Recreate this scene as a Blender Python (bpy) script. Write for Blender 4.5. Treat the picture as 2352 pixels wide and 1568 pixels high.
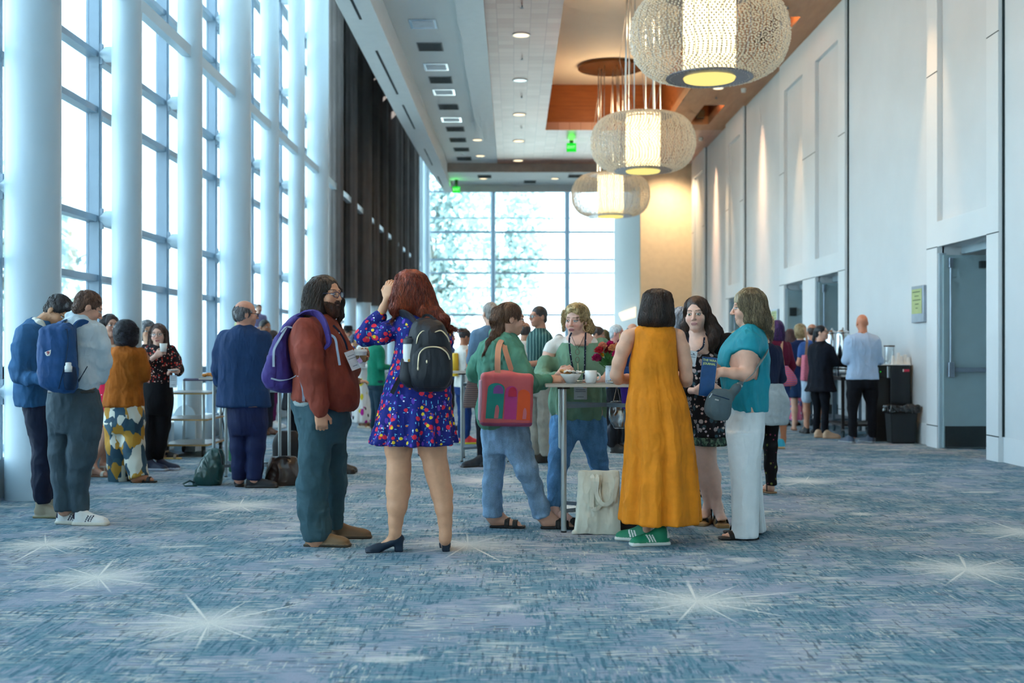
import bpy, bmesh, math, random
import numpy as np
from mathutils import Vector, Matrix

for o in list(bpy.data.objects): bpy.data.objects.remove(o, do_unlink=True)
SC = bpy.context.scene
COL = SC.collection
random.seed(7)
PI = math.pi

# ---------------------------------------------------------------- camera
F, VX, VY, EYE = 2700.0, 1180.0, 807.0, 1.27      # focal length and vanishing point of the hall in 2352x1568 pixels, eye height in metres
cam_d = bpy.data.cameras.new('camera'); cam = bpy.data.objects.new('camera', cam_d); COL.objects.link(cam)
cam.location = (0, 0, EYE); cam.rotation_euler = (PI/2, 0, 0)
cam_d.sensor_width = 36.0; cam_d.lens = F/2352*36
cam_d.shift_x = (1176-VX)/2352; cam_d.shift_y = (VY-784)/2352
cam_d.clip_end = 400; cam_d.clip_start = 0.05
cam_d.dof.use_dof = True; cam_d.dof.focus_distance = 8.0; cam_d.dof.aperture_fstop = 2.2
SC.camera = cam

# ---------------------------------------------------------------- colour management, cycles limits
vs = SC.view_settings
vs.view_transform = 'Standard'; vs.look = 'None'; vs.gamma = 1.0; vs.use_curve_mapping = False
vs.exposure = 1.05
SC.display_settings.display_device = 'sRGB'
cy = SC.cycles
cy.max_bounces = 5; cy.diffuse_bounces = 3; cy.glossy_bounces = 2; cy.transmission_bounces = 3; cy.transparent_max_bounces = 10
cy.caustics_reflective = False; cy.caustics_refractive = False
cy.use_denoising = True
cy.use_adaptive_sampling = True; cy.adaptive_threshold = 0.1; cy.adaptive_min_samples = 12
cy.sample_clamp_indirect = 6.0

# ---------------------------------------------------------------- sky
wd = bpy.data.worlds.new('sky'); SC.world = wd; wd.use_nodes = True
wn = wd.node_tree; wn.nodes.clear()
wo = wn.nodes.new('ShaderNodeOutputWorld'); wb = wn.nodes.new('ShaderNodeBackground')
tc = wn.nodes.new('ShaderNodeTexCoord'); sp = wn.nodes.new('ShaderNodeSeparateXYZ'); rp = wn.nodes.new('ShaderNodeValToRGB')
wn.links.new(tc.outputs['Generated'], sp.inputs[0]); wn.links.new(sp.outputs[2], rp.inputs[0])
rp.color_ramp.elements[0].position = 0.0; rp.color_ramp.elements[0].color = (0.71, 0.89, 1.0, 1)
rp.color_ramp.elements[1].position = 0.6; rp.color_ramp.elements[1].color = (0.62, 0.85, 1.0, 1)
wn.links.new(rp.outputs[0], wb.inputs[0]); wb.inputs[1].default_value = 3.0
wn.links.new(wb.outputs[0], wo.inputs[0])

def lamp(kind, name, loc, energy, color, parent=None, **kw):
    d = bpy.data.lights.new(name, kind); d.energy = energy; d.color = color
    for k, v in kw.items(): setattr(d, k, v)
    o = bpy.data.objects.new(name, d); COL.objects.link(o); o.location = loc
    if parent is not None: o.parent = parent; o.location = Vector(loc) - parent.location
    return o
sun = lamp('SUN', 'sun', (30, 10, 40), 13.0, (1.0, .96, .90), angle=.01)      # stands behind the hall: it only reaches the ground outside
sun.rotation_euler = (0, math.radians(42), 0)
WARM = (1.0, 0.72, 0.42)

# ---------------------------------------------------------------- coordinate helpers
def W(px, py, Y): return Vector(((px-VX)/F*Y, Y, EYE-(py-VY)/F*Y))
def depth(py): return EYE*F/(py-VY)                  # distance of a floor point seen on row py
def XA(px, Y): return (px-VX)/F*Y
def ZA(py, Y): return EYE-(py-VY)/F*Y

# ---------------------------------------------------------------- tags
def tag(o, label=None, cat=None, group=None, kind=None):
    if label: o['label'] = label
    if cat: o['category'] = cat
    if group: o['group'] = group
    if kind: o['kind'] = kind
    return o
def empty(name, loc=(0, 0, 0), rz=0.0, **kw):
    o = bpy.data.objects.new(name, None); COL.objects.link(o); o.location = loc; o.rotation_euler = (0, 0, rz)
    o.empty_display_size = 0.1
    return tag(o, **kw)
def kids(o): return [c for c in bpy.data.objects if c.parent is o]
def copy_tree(o, loc=None, rz=None, parent=None):
    c = o.copy(); COL.objects.link(c)
    if parent is not None: c.parent = parent
    for ch in kids(o): copy_tree(ch, parent=c)
    if loc is not None: c.location = loc
    if rz is not None: c.rotation_euler = (0, 0, rz)
    return c

# ---------------------------------------------------------------- mesh builder
class MB:
    def __init__(s): s.v = []; s.f = []; s.m = []
    def add(s, vs, fs, m=0):
        n = len(s.v); s.v += [tuple(v) for v in vs]; s.f += [tuple(n+i for i in f) for f in fs]; s.m += [m]*len(fs); return s
    def box(s, x0, x1, y0, y1, z0, z1, m=0):
        v = [(x, y, z) for z in (z0, z1) for y in (y0, y1) for x in (x0, x1)]
        return s.add(v, [(0, 2, 3, 1), (4, 5, 7, 6), (0, 1, 5, 4), (2, 6, 7, 3), (0, 4, 6, 2), (1, 3, 7, 5)], m)
    def obox(s, c, ax, ay, az, m=0):      # centre and three half-axis vectors
        c, ax, ay, az = map(Vector, (c, ax, ay, az))
        v = [c+ax*i+ay*j+az*k for k in (-1, 1) for j in (-1, 1) for i in (-1, 1)]
        return s.add(v, [(0, 2, 3, 1), (4, 5, 7, 6), (0, 1, 5, 4), (2, 6, 7, 3), (0, 4, 6, 2), (1, 3, 7, 5)], m)
    def tube(s, pts, r, n=8, m=0, cap=True, flat=None):
        pts = [Vector(p) for p in pts]; k = len(pts)
        rs = r if isinstance(r, (list, tuple)) else [r]*k
        vs = []; up = None
        for i, p in enumerate(pts):
            t = (pts[min(i+1, k-1)]-pts[max(i-1, 0)]).normalized()
            if up is None:
                up = Vector((0, 0, 1)) if abs(t.z) < .9 else Vector((0, 1, 0))
            a = (up-t*up.dot(t)).normalized(); up = a; b = t.cross(a)
            for j in range(n):
                th = 2*PI*j/n
                vs.append(p+a*math.cos(th)*rs[i]+b*math.sin(th)*rs[i]*(flat or 1))
        fs = [(i*n+j, i*n+(j+1) % n, (i+1)*n+(j+1) % n, (i+1)*n+j) for i in range(k-1) for j in range(n)]
        if cap: fs += [tuple(reversed(range(n))), tuple((k-1)*n+j for j in range(n))]
        return s.add(vs, fs, m)
    def lathe(s, c, prof, n=24, m=0, cap=True):      # prof: (r, z) pairs about a vertical axis through c
        c = Vector(c); vs = []
        for r, z in prof:
            for j in range(n):
                th = 2*PI*j/n; vs.append((c.x+r*math.cos(th), c.y+r*math.sin(th), c.z+z))
        k = len(prof)
        fs = [(i*n+j, i*n+(j+1) % n, (i+1)*n+(j+1) % n, (i+1)*n+j) for i in range(k-1) for j in range(n)]
        if cap: fs += [tuple(reversed(range(n))), tuple((k-1)*n+j for j in range(n))]
        return s.add(vs, fs, m)
    def prism(s, poly, d, m=0):                      # polygon of 3D points extruded by vector d
        poly = [Vector(p) for p in poly]; d = Vector(d); n = len(poly)
        return s.add(poly+[p+d for p in poly], [tuple(reversed(range(n))), tuple(range(n, 2*n))]+[(i, (i+1) % n, n+(i+1) % n, n+i) for i in range(n)], m)
    def ball(s, c, r, n=10, m=0):
        c = Vector(c); r = (r, r, r) if isinstance(r, (int, float)) else r
        vs = [(c.x, c.y, c.z-r[2])]; k = max(3, n//2)
        for i in range(1, k):
            ph = -PI/2+PI*i/k
            for j in range(n): vs.append((c.x+r[0]*math.cos(ph)*math.cos(2*PI*j/n), c.y+r[1]*math.cos(ph)*math.sin(2*PI*j/n), c.z+r[2]*math.sin(ph)))
        vs.append((c.x, c.y, c.z+r[2])); L = len(vs)-1
        fs = [(0, 1+(j+1) % n, 1+j) for j in range(n)]
        for i in range(k-2):
            for j in range(n): fs.append((1+i*n+j, 1+i*n+(j+1) % n, 1+(i+1)*n+(j+1) % n, 1+(i+1)*n+j))
        fs += [(L, 1+(k-2)*n+j, 1+(k-2)*n+(j+1) % n) for j in range(n)]
        return s.add(vs, fs, m)
    def ribbon(s, pts, width, thick=.003, up=None, m=0):   # flat strap along pts; width vector(s)
        k = len(pts); pts = [Vector(p) for p in pts]; vs = []
        for i, p in enumerate(pts):
            t = (pts[min(i+1, k-1)]-pts[max(i-1, 0)]).normalized()
            w = Vector(width[i] if isinstance(width, list) else width)
            wn_ = w.normalized(); wn_ = (wn_-t*wn_.dot(t)); wn_.normalize(); w = wn_*w.length/2
            n_ = t.cross(wn_)*thick/2
            vs += [p-w-n_, p+w-n_, p+w+n_, p-w+n_]
        fs = [(i*4+j, i*4+(j+1) % 4, (i+1)*4+(j+1) % 4, (i+1)*4+j) for i in range(k-1) for j in range(4)]
        fs += [(3, 2, 1, 0), tuple((k-1)*4+j for j in range(4))]
        return s.add(vs, fs, m)
    def build(s, name, mat, parent=None, smooth=False, origin=None, bevel=0, **kw):
        me = bpy.data.meshes.new(name)
        off = Vector(origin) if origin is not None else (parent_world(parent) if parent is not None else Vector((0, 0, 0)))
        me.from_pydata([Vector(v)-off for v in s.v], [], s.f)
        ms = mat if isinstance(mat, (list, tuple)) else [mat]
        for m in ms: me.materials.append(m)
        if len(ms) > 1: me.polygons.foreach_set('material_index', s.m)
        me.validate(); bm = bmesh.new(); bm.from_mesh(me); bmesh.ops.recalc_face_normals(bm, faces=bm.faces); bm.to_mesh(me); bm.free()
        if smooth: me.shade_smooth()
        o = bpy.data.objects.new(name, me); COL.objects.link(o)
        if parent is not None: o.parent = parent
        if origin is not None:
            o.location = off-(parent_world(parent) if parent is not None else Vector((0, 0, 0)))
        if smooth == 'auto':
            md = o.modifiers.new('edges', 'EDGE_SPLIT'); md.split_angle = math.radians(40)
        if bevel:
            md = o.modifiers.new('bevel', 'BEVEL'); md.width = bevel; md.segments = 2; md.limit_method = 'ANGLE'
        return tag(o, **kw)
def parent_world(p):
    l = Vector((0, 0, 0))
    while p is not None: l = l+p.location; p = p.parent
    return l

# ---------------------------------------------------------------- materials
_M = {}
def new_mat(name):
    m = bpy.data.materials.new(name); m.use_nodes = True; nt = m.node_tree
    return m, nt, nt.nodes['Principled BSDF']
def N(nt, t, **kw):
    n = nt.nodes.new('ShaderNode'+t)
    for k, v in kw.items():
        if k.startswith('i_'):
            kk = k[2:]; n.inputs[int(kk) if kk.isdigit() else kk].default_value = v
        else: setattr(n, k, v)
    return n
def srgb(r, g, b):
    f = lambda c: ((c/255+.055)/1.055)**2.4 if c > 10 else c/255/12.92
    return (f(r), f(g), f(b), 1)
def mapping(nt, scale=(1, 1, 1), loc=(0, 0, 0), rot=(0, 0, 0), out='Object'):
    t = N(nt, 'TexCoord'); mp = N(nt, 'Mapping'); mp.inputs['Scale'].default_value = scale; mp.inputs['Location'].default_value = loc; mp.inputs['Rotation'].default_value = rot
    nt.links.new(t.outputs[out], mp.inputs[0]); return mp.outputs[0]
def mixc(nt, fac, a, b, blend='MIX'):
    n = N(nt, 'Mix', data_type='RGBA', blend_type=blend)
    for sock, v in ((n.inputs[0], fac), (n.inputs[6], a), (n.inputs[7], b)):
        if isinstance(v, bpy.types.NodeSocket): nt.links.new(v, sock)
        else: sock.default_value = v
    return n.outputs[2]
def math_(nt, op, a, b=0.0, c=None, clamp=False):
    n = N(nt, 'Math', operation=op, use_clamp=clamp)
    for i, v in enumerate((a, b) if c is None else (a, b, c)):
        if isinstance(v, bpy.types.NodeSocket): nt.links.new(v, n.inputs[i])
        else: n.inputs[i].default_value = v
    return n.outputs[0]
def noise(nt, vec, scale, detail=2, rough=.5):
    n = N(nt, 'TexNoise'); n.inputs['Scale'].default_value = scale; n.inputs['Detail'].default_value = detail; n.inputs['Roughness'].default_value = rough
    nt.links.new(vec, n.inputs['Vector']); return n.outputs[0]
def ridge(nt, vec, scale):
    n = noise(nt, vec, scale, 3, .55); r = math_(nt, 'SUBTRACT', 1.0, math_(nt, 'ABSOLUTE', math_(nt, 'MULTIPLY_ADD', n, 4.0, -2.0)), clamp=True)
    return math_(nt, 'POWER', r, 1.5)
def ramp(nt, fac, stops, interp='LINEAR'):
    n = N(nt, 'ValToRGB'); e = n.color_ramp; e.interpolation = interp
    while len(e.elements) < len(stops): e.elements.new(.5)
    for el, (p, c) in zip(e.elements, stops): el.position = p; el.color = c
    nt.links.new(fac, n.inputs[0]); return n.outputs[0]
def bump(nt, bs, h, strength=.3, dist=.01):
    b = N(nt, 'Bump'); b.inputs['Strength'].default_value = strength; b.inputs['Distance'].default_value = dist
    nt.links.new(h, b.inputs['Height']); nt.links.new(b.outputs[0], bs.inputs['Normal'])
def plain(name, col, rough=.6, metal=0.0, spec=.5, var=.06, scale=6, bmp=0, bscale=60, coat=0, emis=None, estr=0):
    key = name
    if key in _M: return _M[key]
    m, nt, bs = new_mat(name)
    bs.inputs['Roughness'].default_value = rough; bs.inputs['Metallic'].default_value = metal; bs.inputs['Specular IOR Level'].default_value = spec
    bs.inputs['Coat Weight'].default_value = coat
    vec = mapping(nt)
    nz = noise(nt, vec, scale, 3)
    dark = tuple(c*(1-var*2) for c in col[:3])+(1,); lite = tuple(min(1, c*(1+var)) for c in col[:3])+(1,)
    nt.links.new(ramp(nt, nz, [(.3, dark), (.7, lite)]), bs.inputs['Base Color'])
    if bmp: bump(nt, bs, noise(nt, vec, bscale, 2), bmp, .004)
    if emis: bs.inputs['Emission Color'].default_value = emis; bs.inputs['Emission Strength'].default_value = estr
    _M[key] = m; return m
def cloth(name, col, rough=.85, var=.10, weave=500, sheen=.0, spec=.25, fade=0):
    if name in _M: return _M[name]
    m, nt, bs = new_mat(name); vec = mapping(nt)
    bs.inputs['Roughness'].default_value = rough; bs.inputs['Specular IOR Level'].default_value = spec
    if sheen: bs.inputs['Sheen Weight'].default_value = sheen
    dark = tuple(c*(1-var*2) for c in col[:3])+(1,); lite = tuple(min(1, c*(1+var)) for c in col[:3])+(1,)
    cc = ramp(nt, noise(nt, vec, 9, 4, .6), [(.3, dark), (.7, lite)])
    if fade: cc = mixc(nt, 1.0, cc, ramp(nt, noise(nt, mapping(nt, (1, 1, .25)), 16, 4, .6), [(.35, (1-fade,)*3+(1,)), (.65, (1+fade*.6,)*3+(1,))]), 'MULTIPLY'); cc = mixc(nt, 1.0, cc, ramp(nt, noise(nt, mapping(nt, (1, 1, .4)), 420, 1), [(.35, (.82,)*3+(1,)), (.65, (1.14,)*3+(1,))]), 'MULTIPLY')
    nt.links.new(cc, bs.inputs['Base Color'])
    nzb = math_(nt, 'ADD', noise(nt, vec, weave, 1), math_(nt, 'MULTIPLY', ridge(nt, mapping(nt, (1, 1, .38)), 5.5), 9.0))
    bump(nt, bs, nzb, .34, .0045)
    _M[name] = m; return m
def glow(name, col, s):
    if name in _M: return _M[name]
    m = bpy.data.materials.new(name); m.use_nodes = True; nt = m.node_tree; nt.nodes.clear()
    o = N(nt, 'OutputMaterial'); e = N(nt, 'Emission'); e.inputs[0].default_value = col; e.inputs[1].default_value = s
    nt.links.new(e.outputs[0], o.inputs[0]); _M[name] = m; return m
def glassy(name, tint=(1, 1, 1, 1), gloss=.06, rough=.02, fac_col=None):
    if name in _M: return _M[name]
    m = bpy.data.materials.new(name); m.use_nodes = True; nt = m.node_tree; nt.nodes.clear()
    o = N(nt, 'OutputMaterial'); t = N(nt, 'BsdfTransparent'); t.inputs[0].default_value = tint
    g = N(nt, 'BsdfGlossy'); g.inputs['Roughness'].default_value = rough; g.inputs[0].default_value = (1, 1, 1, 1)
    mx = N(nt, 'MixShader'); lw = N(nt, 'LayerWeight'); lw.inputs[0].default_value = .3
    f = math_(nt, 'ADD', math_(nt, 'MULTIPLY', lw.outputs['Fresnel'], .5), gloss, clamp=True)
    nt.links.new(f, mx.inputs[0]); nt.links.new(t.outputs[0], mx.inputs[1]); nt.links.new(g.outputs[0], mx.inputs[2]); nt.links.new(mx.outputs[0], o.inputs[0])
    _M[name] = m; return m
def layered(name, base, layers, rough=.8, stretch=(1, 1, 1), stripes=None, nvar=.06):
    """printed fabric: layers of voronoi blobs (scale, threshold, colour, share of cells, stretch, offset)"""
    if name in _M: return _M[name]
    m, nt, bs = new_mat(name); bs.inputs['Roughness'].default_value = rough; bs.inputs['Specular IOR Level'].default_value = .25
    col = base
    wob = N(nt, 'TexNoise'); wob.inputs['Scale'].default_value = 40; nt.links.new(mapping(nt), wob.inputs['Vector'])
    for i, (sc, thr, c, share, st, off) in enumerate(layers):
        vec = mapping(nt, st, off, (0.3*i, 0.5*i, 0.2*i))
        vm = N(nt, 'VectorMath', operation='MULTIPLY_ADD'); nt.links.new(wob.outputs[1], vm.inputs[0]); vm.inputs[1].default_value = (.25/sc,)*3; nt.links.new(vec, vm.inputs[2])
        v = N(nt, 'TexVoronoi'); v.inputs['Scale'].default_value = sc; nt.links.new(vm.outputs[0], v.inputs['Vector'])
        sx = N(nt, 'SeparateColor'); nt.links.new(v.outputs['Color'], sx.inputs[0])
        a = math_(nt, 'LESS_THAN', v.outputs['Distance'], thr); b = math_(nt, 'LESS_THAN', sx.outputs[0], share)
        col = mixc(nt, math_(nt, 'MULTIPLY', a, b), col, c)
    if isinstance(col, bpy.types.NodeSocket): nt.links.new(col, bs.inputs['Base Color'])
    else: bs.inputs['Base Color'].default_value = col
    bump(nt, bs, ridge(nt, mapping(nt, (1, 1, .3)), 5.5), .32, .03)
    _M[name] = m; return m
def cells(name, cols, scale, stretch, rough=.8, seed=(0, 0, 0)):
    if name in _M: return _M[name]
    m, nt, bs = new_mat(name); bs.inputs['Roughness'].default_value = rough
    v = N(nt, 'TexVoronoi', distance='MANHATTAN'); v.inputs['Scale'].default_value = scale; nt.links.new(mapping(nt, stretch, seed), v.inputs['Vector'])
    sx = N(nt, 'SeparateColor'); nt.links.new(v.outputs['Color'], sx.inputs[0])
    k = len(cols); nt.links.new(ramp(nt, sx.outputs[0], [(i/k, c) for i, c in enumerate(cols)], 'CONSTANT'), bs.inputs['Base Color'])
    _M[name] = m; return m
def striped(name, cols, scale, axis='X', rough=.8, seed=0):
    if name in _M: return _M[name]
    m, nt, bs = new_mat(name); bs.inputs['Roughness'].default_value = rough
    w = N(nt, 'TexWave', wave_type='BANDS', bands_direction=axis, wave_profile='SAW'); w.inputs['Scale'].default_value = scale; w.inputs['Distortion'].default_value = 1.0; w.inputs['Phase Offset'].default_value = seed
    nt.links.new(mapping(nt), w.inputs['Vector'])
    k = len(cols); nt.links.new(ramp(nt, w.outputs[1], [(i/k, c) for i, c in enumerate(cols)], 'CONSTANT'), bs.inputs['Base Color'])
    _M[name] = m; return m
def attr_mat(name, rough=.55, spec=.35, var=.05, bmp=.0, bscale=200, aniso=None, sss=0):
    if name in _M: return _M[name]
    m, nt, bs = new_mat(name); bs.inputs['Roughness'].default_value = rough; bs.inputs['Specular IOR Level'].default_value = spec
    a = N(nt, 'Attribute', attribute_name='Col')
    vec = mapping(nt, aniso or (1, 1, 1)); nz = noise(nt, vec, 30 if not aniso else 1, 3, .6)
    f = ramp(nt, nz, [(.25, (1-var*2.5,)*3+(1,)), (.75, (1+var,)*3+(1,))])
    nt.links.new(mixc(nt, 1.0, a.outputs['Color'], f, 'MULTIPLY'), bs.inputs['Base Color'])
    if bmp: bump(nt, bs, noise(nt, vec, bscale, 2) if not aniso else nz, bmp, .004)
    _M[name] = m; return m
# ================================================================ ROOM
XR = 5.63           # right wall plane
XF = 5.56           # face of the portals that stand out of it
XL = -4.46          # inner face of the left glazing
XC = -4.17          # line of round columns
ZC = 7.23           # timber and tile ceiling
ZB = 6.72           # underside of bulkhead
ZT = 11.0           # roof over the glazed aisle
YE = 54.0           # far glazing
Y0, DY = 10.2, 2.47
M_white = plain('white painted plaster', srgb(226, 228, 228), .55, var=.015)
M_wall = plain('off white wall panel', srgb(214, 218, 220), .5, var=.02, scale=1.5)
M_portal = plain('white portal panel', srgb(222, 226, 228), .45, var=.012, scale=2)
M_beige = plain('warm beige plaster', srgb(224, 206, 176), .7, var=.03)
M_gap = plain('dark shadow gap', srgb(40, 52, 54), .8)
M_col = plain('satin white column paint', srgb(196, 216, 228), .42, var=.02, scale=1.2, coat=.1)
M_mull = plain('grey aluminium mullion', srgb(146, 166, 182), .4, metal=.2, var=.02)
M_mulls = plain('pale aluminium reveal', srgb(170, 190, 200), .45, var=.02)
M_glass = glassy('window glass', (.93, .98, 1, 1), .04)
M_shade = plain('dark blackout shade', srgb(74, 68, 66), .9, var=.06, scale=2)
M_black = plain('black plastic', srgb(22, 24, 27), .5)
M_chrome = plain('polished steel', srgb(200, 205, 210), .18, metal=1.0, var=.02)
M_steel = plain('brushed steel tube', srgb(176, 184, 184), .32, metal=.75, var=.03)

def carpet():
    m, nt, bs = new_mat('patterned carpet'); bs.inputs['Roughness'].default_value = .95; bs.inputs['Specular IOR Level'].default_value = .15
    L = nt.links
    def st(sx, sy, sc, d=2, off=(0, 0, 0)): return noise(nt, mapping(nt, (sx, sy, 1), off), sc, d, .55)
    big = st(1, 1, 1.5, 5); big2 = st(1, 1.3, 2.3, 4, (5, 2, 0)); patch = st(1, 1, 3.4, 3, (9, 1, 0)); sel = st(1, 1, 1.9, 2, (2, 6, 0))
    sv = st(62, 6.5, 1, 2); sv2 = st(48, 5.0, 1, 2, (3, 3, 0)); sh = st(6.0, 60, 1, 2, (1, 7, 0)); sh2 = st(7.0, 76, 1, 2, (4, 4, 0)); sh3 = st(5.0, 52, 1, 2, (8, 3, 0))
    lav, teal, pale, dark, deep, mid = srgb(156, 164, 182), srgb(98, 138, 154), srgb(210, 210, 204), srgb(66, 78, 88), srgb(62, 108, 126), srgb(124, 152, 168)
    K = lambda v: (v, v, v, 1)
    strk = mixc(nt, ramp(nt, sel, [(.46, K(0)), (.52, K(1))]), sh3, sv)
    c = mixc(nt, ramp(nt, math_(nt, 'ADD', math_(nt, 'MULTIPLY', big, .62), math_(nt, 'MULTIPLY', strk, .38)), [(.47, K(0)), (.52, K(1))]), lav, teal)
    def lay(c, base, thr, wid, stream, mask, mthr, strength=1.0):
        f = ramp(nt, stream, [(thr, K(0)), (thr+wid, K(1))]); g = ramp(nt, mask, [(mthr, K(0)), (mthr+.05, K(strength))])
        return mixc(nt, math_(nt, 'MULTIPLY', f, g), c, base)
    c = lay(c, mid, .50, .05, sh, patch, .42, .9)
    c = lay(c, deep, .52, .05, sv2, big, .45, .85)
    c = lay(c, pale, .52, .05, sh, big2, .48, .80)
    c = lay(c, pale, .55, .05, sv, patch, .54, .75)
    c = lay(c, dark, .57, .04, sh2, patch, .48, .75)
    c = lay(c, dark, .60, .04, sv2, big2, .50, .65)
    c = lay(c, lav, .54, .04, sh2, big, .50, .7)
    c = lay(c, teal, .55, .04, sh3, big2, .40, .7)
    geo = N(nt, 'NewGeometry') if False else None
    pos = mapping(nt)
    star_mask = None
    stars = [(480, 1430, .62), (225, 1325, .58), (1600, 1380, .62), (2220, 1307, .66), (1075, 1250, .62), (105, 1250, .55), (550, 1160, .62), (1330, 1168, .6),
             (1850, 1104, .6), (2350, 1222, .6), (700, 1098, .6), (1120, 1103, .6), (1980, 1180, .2)]
    wob = math_(nt, 'MULTIPLY', math_(nt, 'SUBTRACT', noise(nt, pos, 45, 2), .5), .5)
    for i, (px, py, R) in enumerate(stars):
        Y = depth(py); X = XA(px, Y)
        sub = N(nt, 'VectorMath', operation='SUBTRACT'); L.new(pos, sub.inputs[0]); sub.inputs[1].default_value = (X, Y, 0)
        ln = N(nt, 'VectorMath', operation='LENGTH'); L.new(sub.outputs[0], ln.inputs[0])
        sx = N(nt, 'SeparateXYZ'); L.new(sub.outputs[0], sx.inputs[0])
        ang = math_(nt, 'ARCTAN2', sx.outputs[1], sx.outputs[0])
        r1 = math_(nt, 'POWER', math_(nt, 'ABSOLUTE', math_(nt, 'SINE', math_(nt, 'MULTIPLY_ADD', ang, 5.5, i*1.3))), 60)
        r2 = math_(nt, 'POWER', math_(nt, 'ABSOLUTE', math_(nt, 'SINE', math_(nt, 'MULTIPLY_ADD', ang, 8.5, i*2.1+.4))), 50)
        reach = math_(nt, 'MULTIPLY_ADD', r1, .62, math_(nt, 'MULTIPLY_ADD', r2, .34, .27))
        d = math_(nt, 'DIVIDE', ln.outputs['Value'], R)
        v = math_(nt, 'MULTIPLY', math_(nt, 'ADD', math_(nt, 'SUBTRACT', reach, d), wob), 2.4, clamp=True)
        core = math_(nt, 'MULTIPLY', math_(nt, 'SUBTRACT', .62, math_(nt, 'ADD', d, wob)), 1.5, clamp=True)
        v = math_(nt, 'MAXIMUM', v, core)
        star_mask = v if star_mask is None else math_(nt, 'MAXIMUM', star_mask, v)
    soft = ramp(nt, st(1, 2.2, 1.7, 1, (2, 8, 0)), [(.66, (0, 0, 0, 1)), (.74, (.55,)*3+(1,))])
    c = mixc(nt, math_(nt, 'MULTIPLY', math_(nt, 'MAXIMUM', star_mask, soft), .95), c, srgb(226, 226, 220))
    fine = noise(nt, pos, 260, 2, .7)
    c = mixc(nt, 1.0, c, ramp(nt, fine, [(.3, (.66,)*3+(1,)), (.7, (1.28,)*3+(1,))]), 'MULTIPLY')
    L.new(c, bs.inputs['Base Color'])
    bump(nt, bs, fine, .5, .006)
    return m
S = dict(kind='structure')
MB().box(-7, 7.6, -8, YE+.2, -.2, 0).build('floor', carpet(), **S)

# ---------------------------------------------------------------- right wall with portals
wall = MB()
portals = [(13.49, 15.83, [(13.83, 15.44)]), (19.75, 24.6, [(20.15, 21.7), (22.64, 24.2)]), (28.5, 30.85, [(28.9, 30.45)]), (34.3, 36.75, [(34.7, 36.3)]),
           (6.6, 9.0, [(7.0, 8.6)])]
portals.sort()
holes = sorted(h for p in portals for h in p[2])
HD = 2.645; PB = 2.975; PT = 6.62
y = -8
for a, b in holes:
    wall.box(XR, XR+.25, y, a, 0, ZC+.3); wall.box(XR, XR+.25, a, b, HD, ZC+.3); y = b
wall.box(XR, XR+.25, y, 37.3, 0, ZC+.3)
wall.build('wall_right', M_wall, **S)
# beige end wall, its return, and the pilaster next to the far glazing
MB().box(4.01, XR+.2, 37.2, 37.45, 0, ZC+.3).build('wall_far_end', M_beige, **S)
MB().box(4.01, 4.25, 37.45, 47, 0, ZT).build('wall_far_return', M_white, **S)
MB().box(4.84, 6.0, 46.9, YE+.1, 0, ZT).build('wall_far_pilaster', M_white, **S)
tr = 1
for a, b, hs in portals:                       # each portal: pilasters, recess frame, joints
    fr = MB(); j = MB()
    ys = [a]+[v for h in hs for v in h]+[b]
    for i in range(0, len(ys), 2): fr.box(XF, XR+.02, ys[i], ys[i+1], 0, PT+.0)
    for (h0, h1) in hs: fr.box(XF, XR+.02, h0, h1, HD, PB)
    fr.box(XF, XR+.02, a, b, PT, ZC)
    o = fr.build('trim_%d' % tr, M_portal, kind='structure', label='white door portal standing out of the right wall'); tr += 1
    for i in range(0, len(ys), 2):
        j.box(XF-.002, XF+.01, ys[i], ys[i+1], HD-.008, HD+.004)
        j.box(XF-.002, XF+.01, ys[i], ys[i+1], 4.945, 4.957)
        j.box(XF-.002, XF+.01, ys[i], ys[i+1], .284, .296)
    j.box(XF+.045, XR+.005, a-.012, a, .29, ZC)
    j.build('trim_joint', M_gap, o)
    for (h0, h1) in hs:                        # vestibule lining behind each opening
        MB().box(XR+.25, XR+1.5, h0-.1, h0, 0, HD+.1).box(XR+.25, XR+1.5, h1, h1+.1, 0, HD+.1).box(XR+.25, XR+1.5, h0, h1, HD, HD+.1).box(XR+1.5, XR+1.6, h0-.1, h1+.1, 0, HD+.1)\
            .build('wall_vestibule', M_wall, **S)
# base course of wall
bb = MB(); y = -8
for a, b, hs in portals: bb.box(XR-.012, XR+.01, y, a-.001, 0, .285); y = b
bb.box(XR-.012, XR+.01, y, 37.2, 0, .285)
bb.build('baseboard_right', M_portal, **S)

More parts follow.
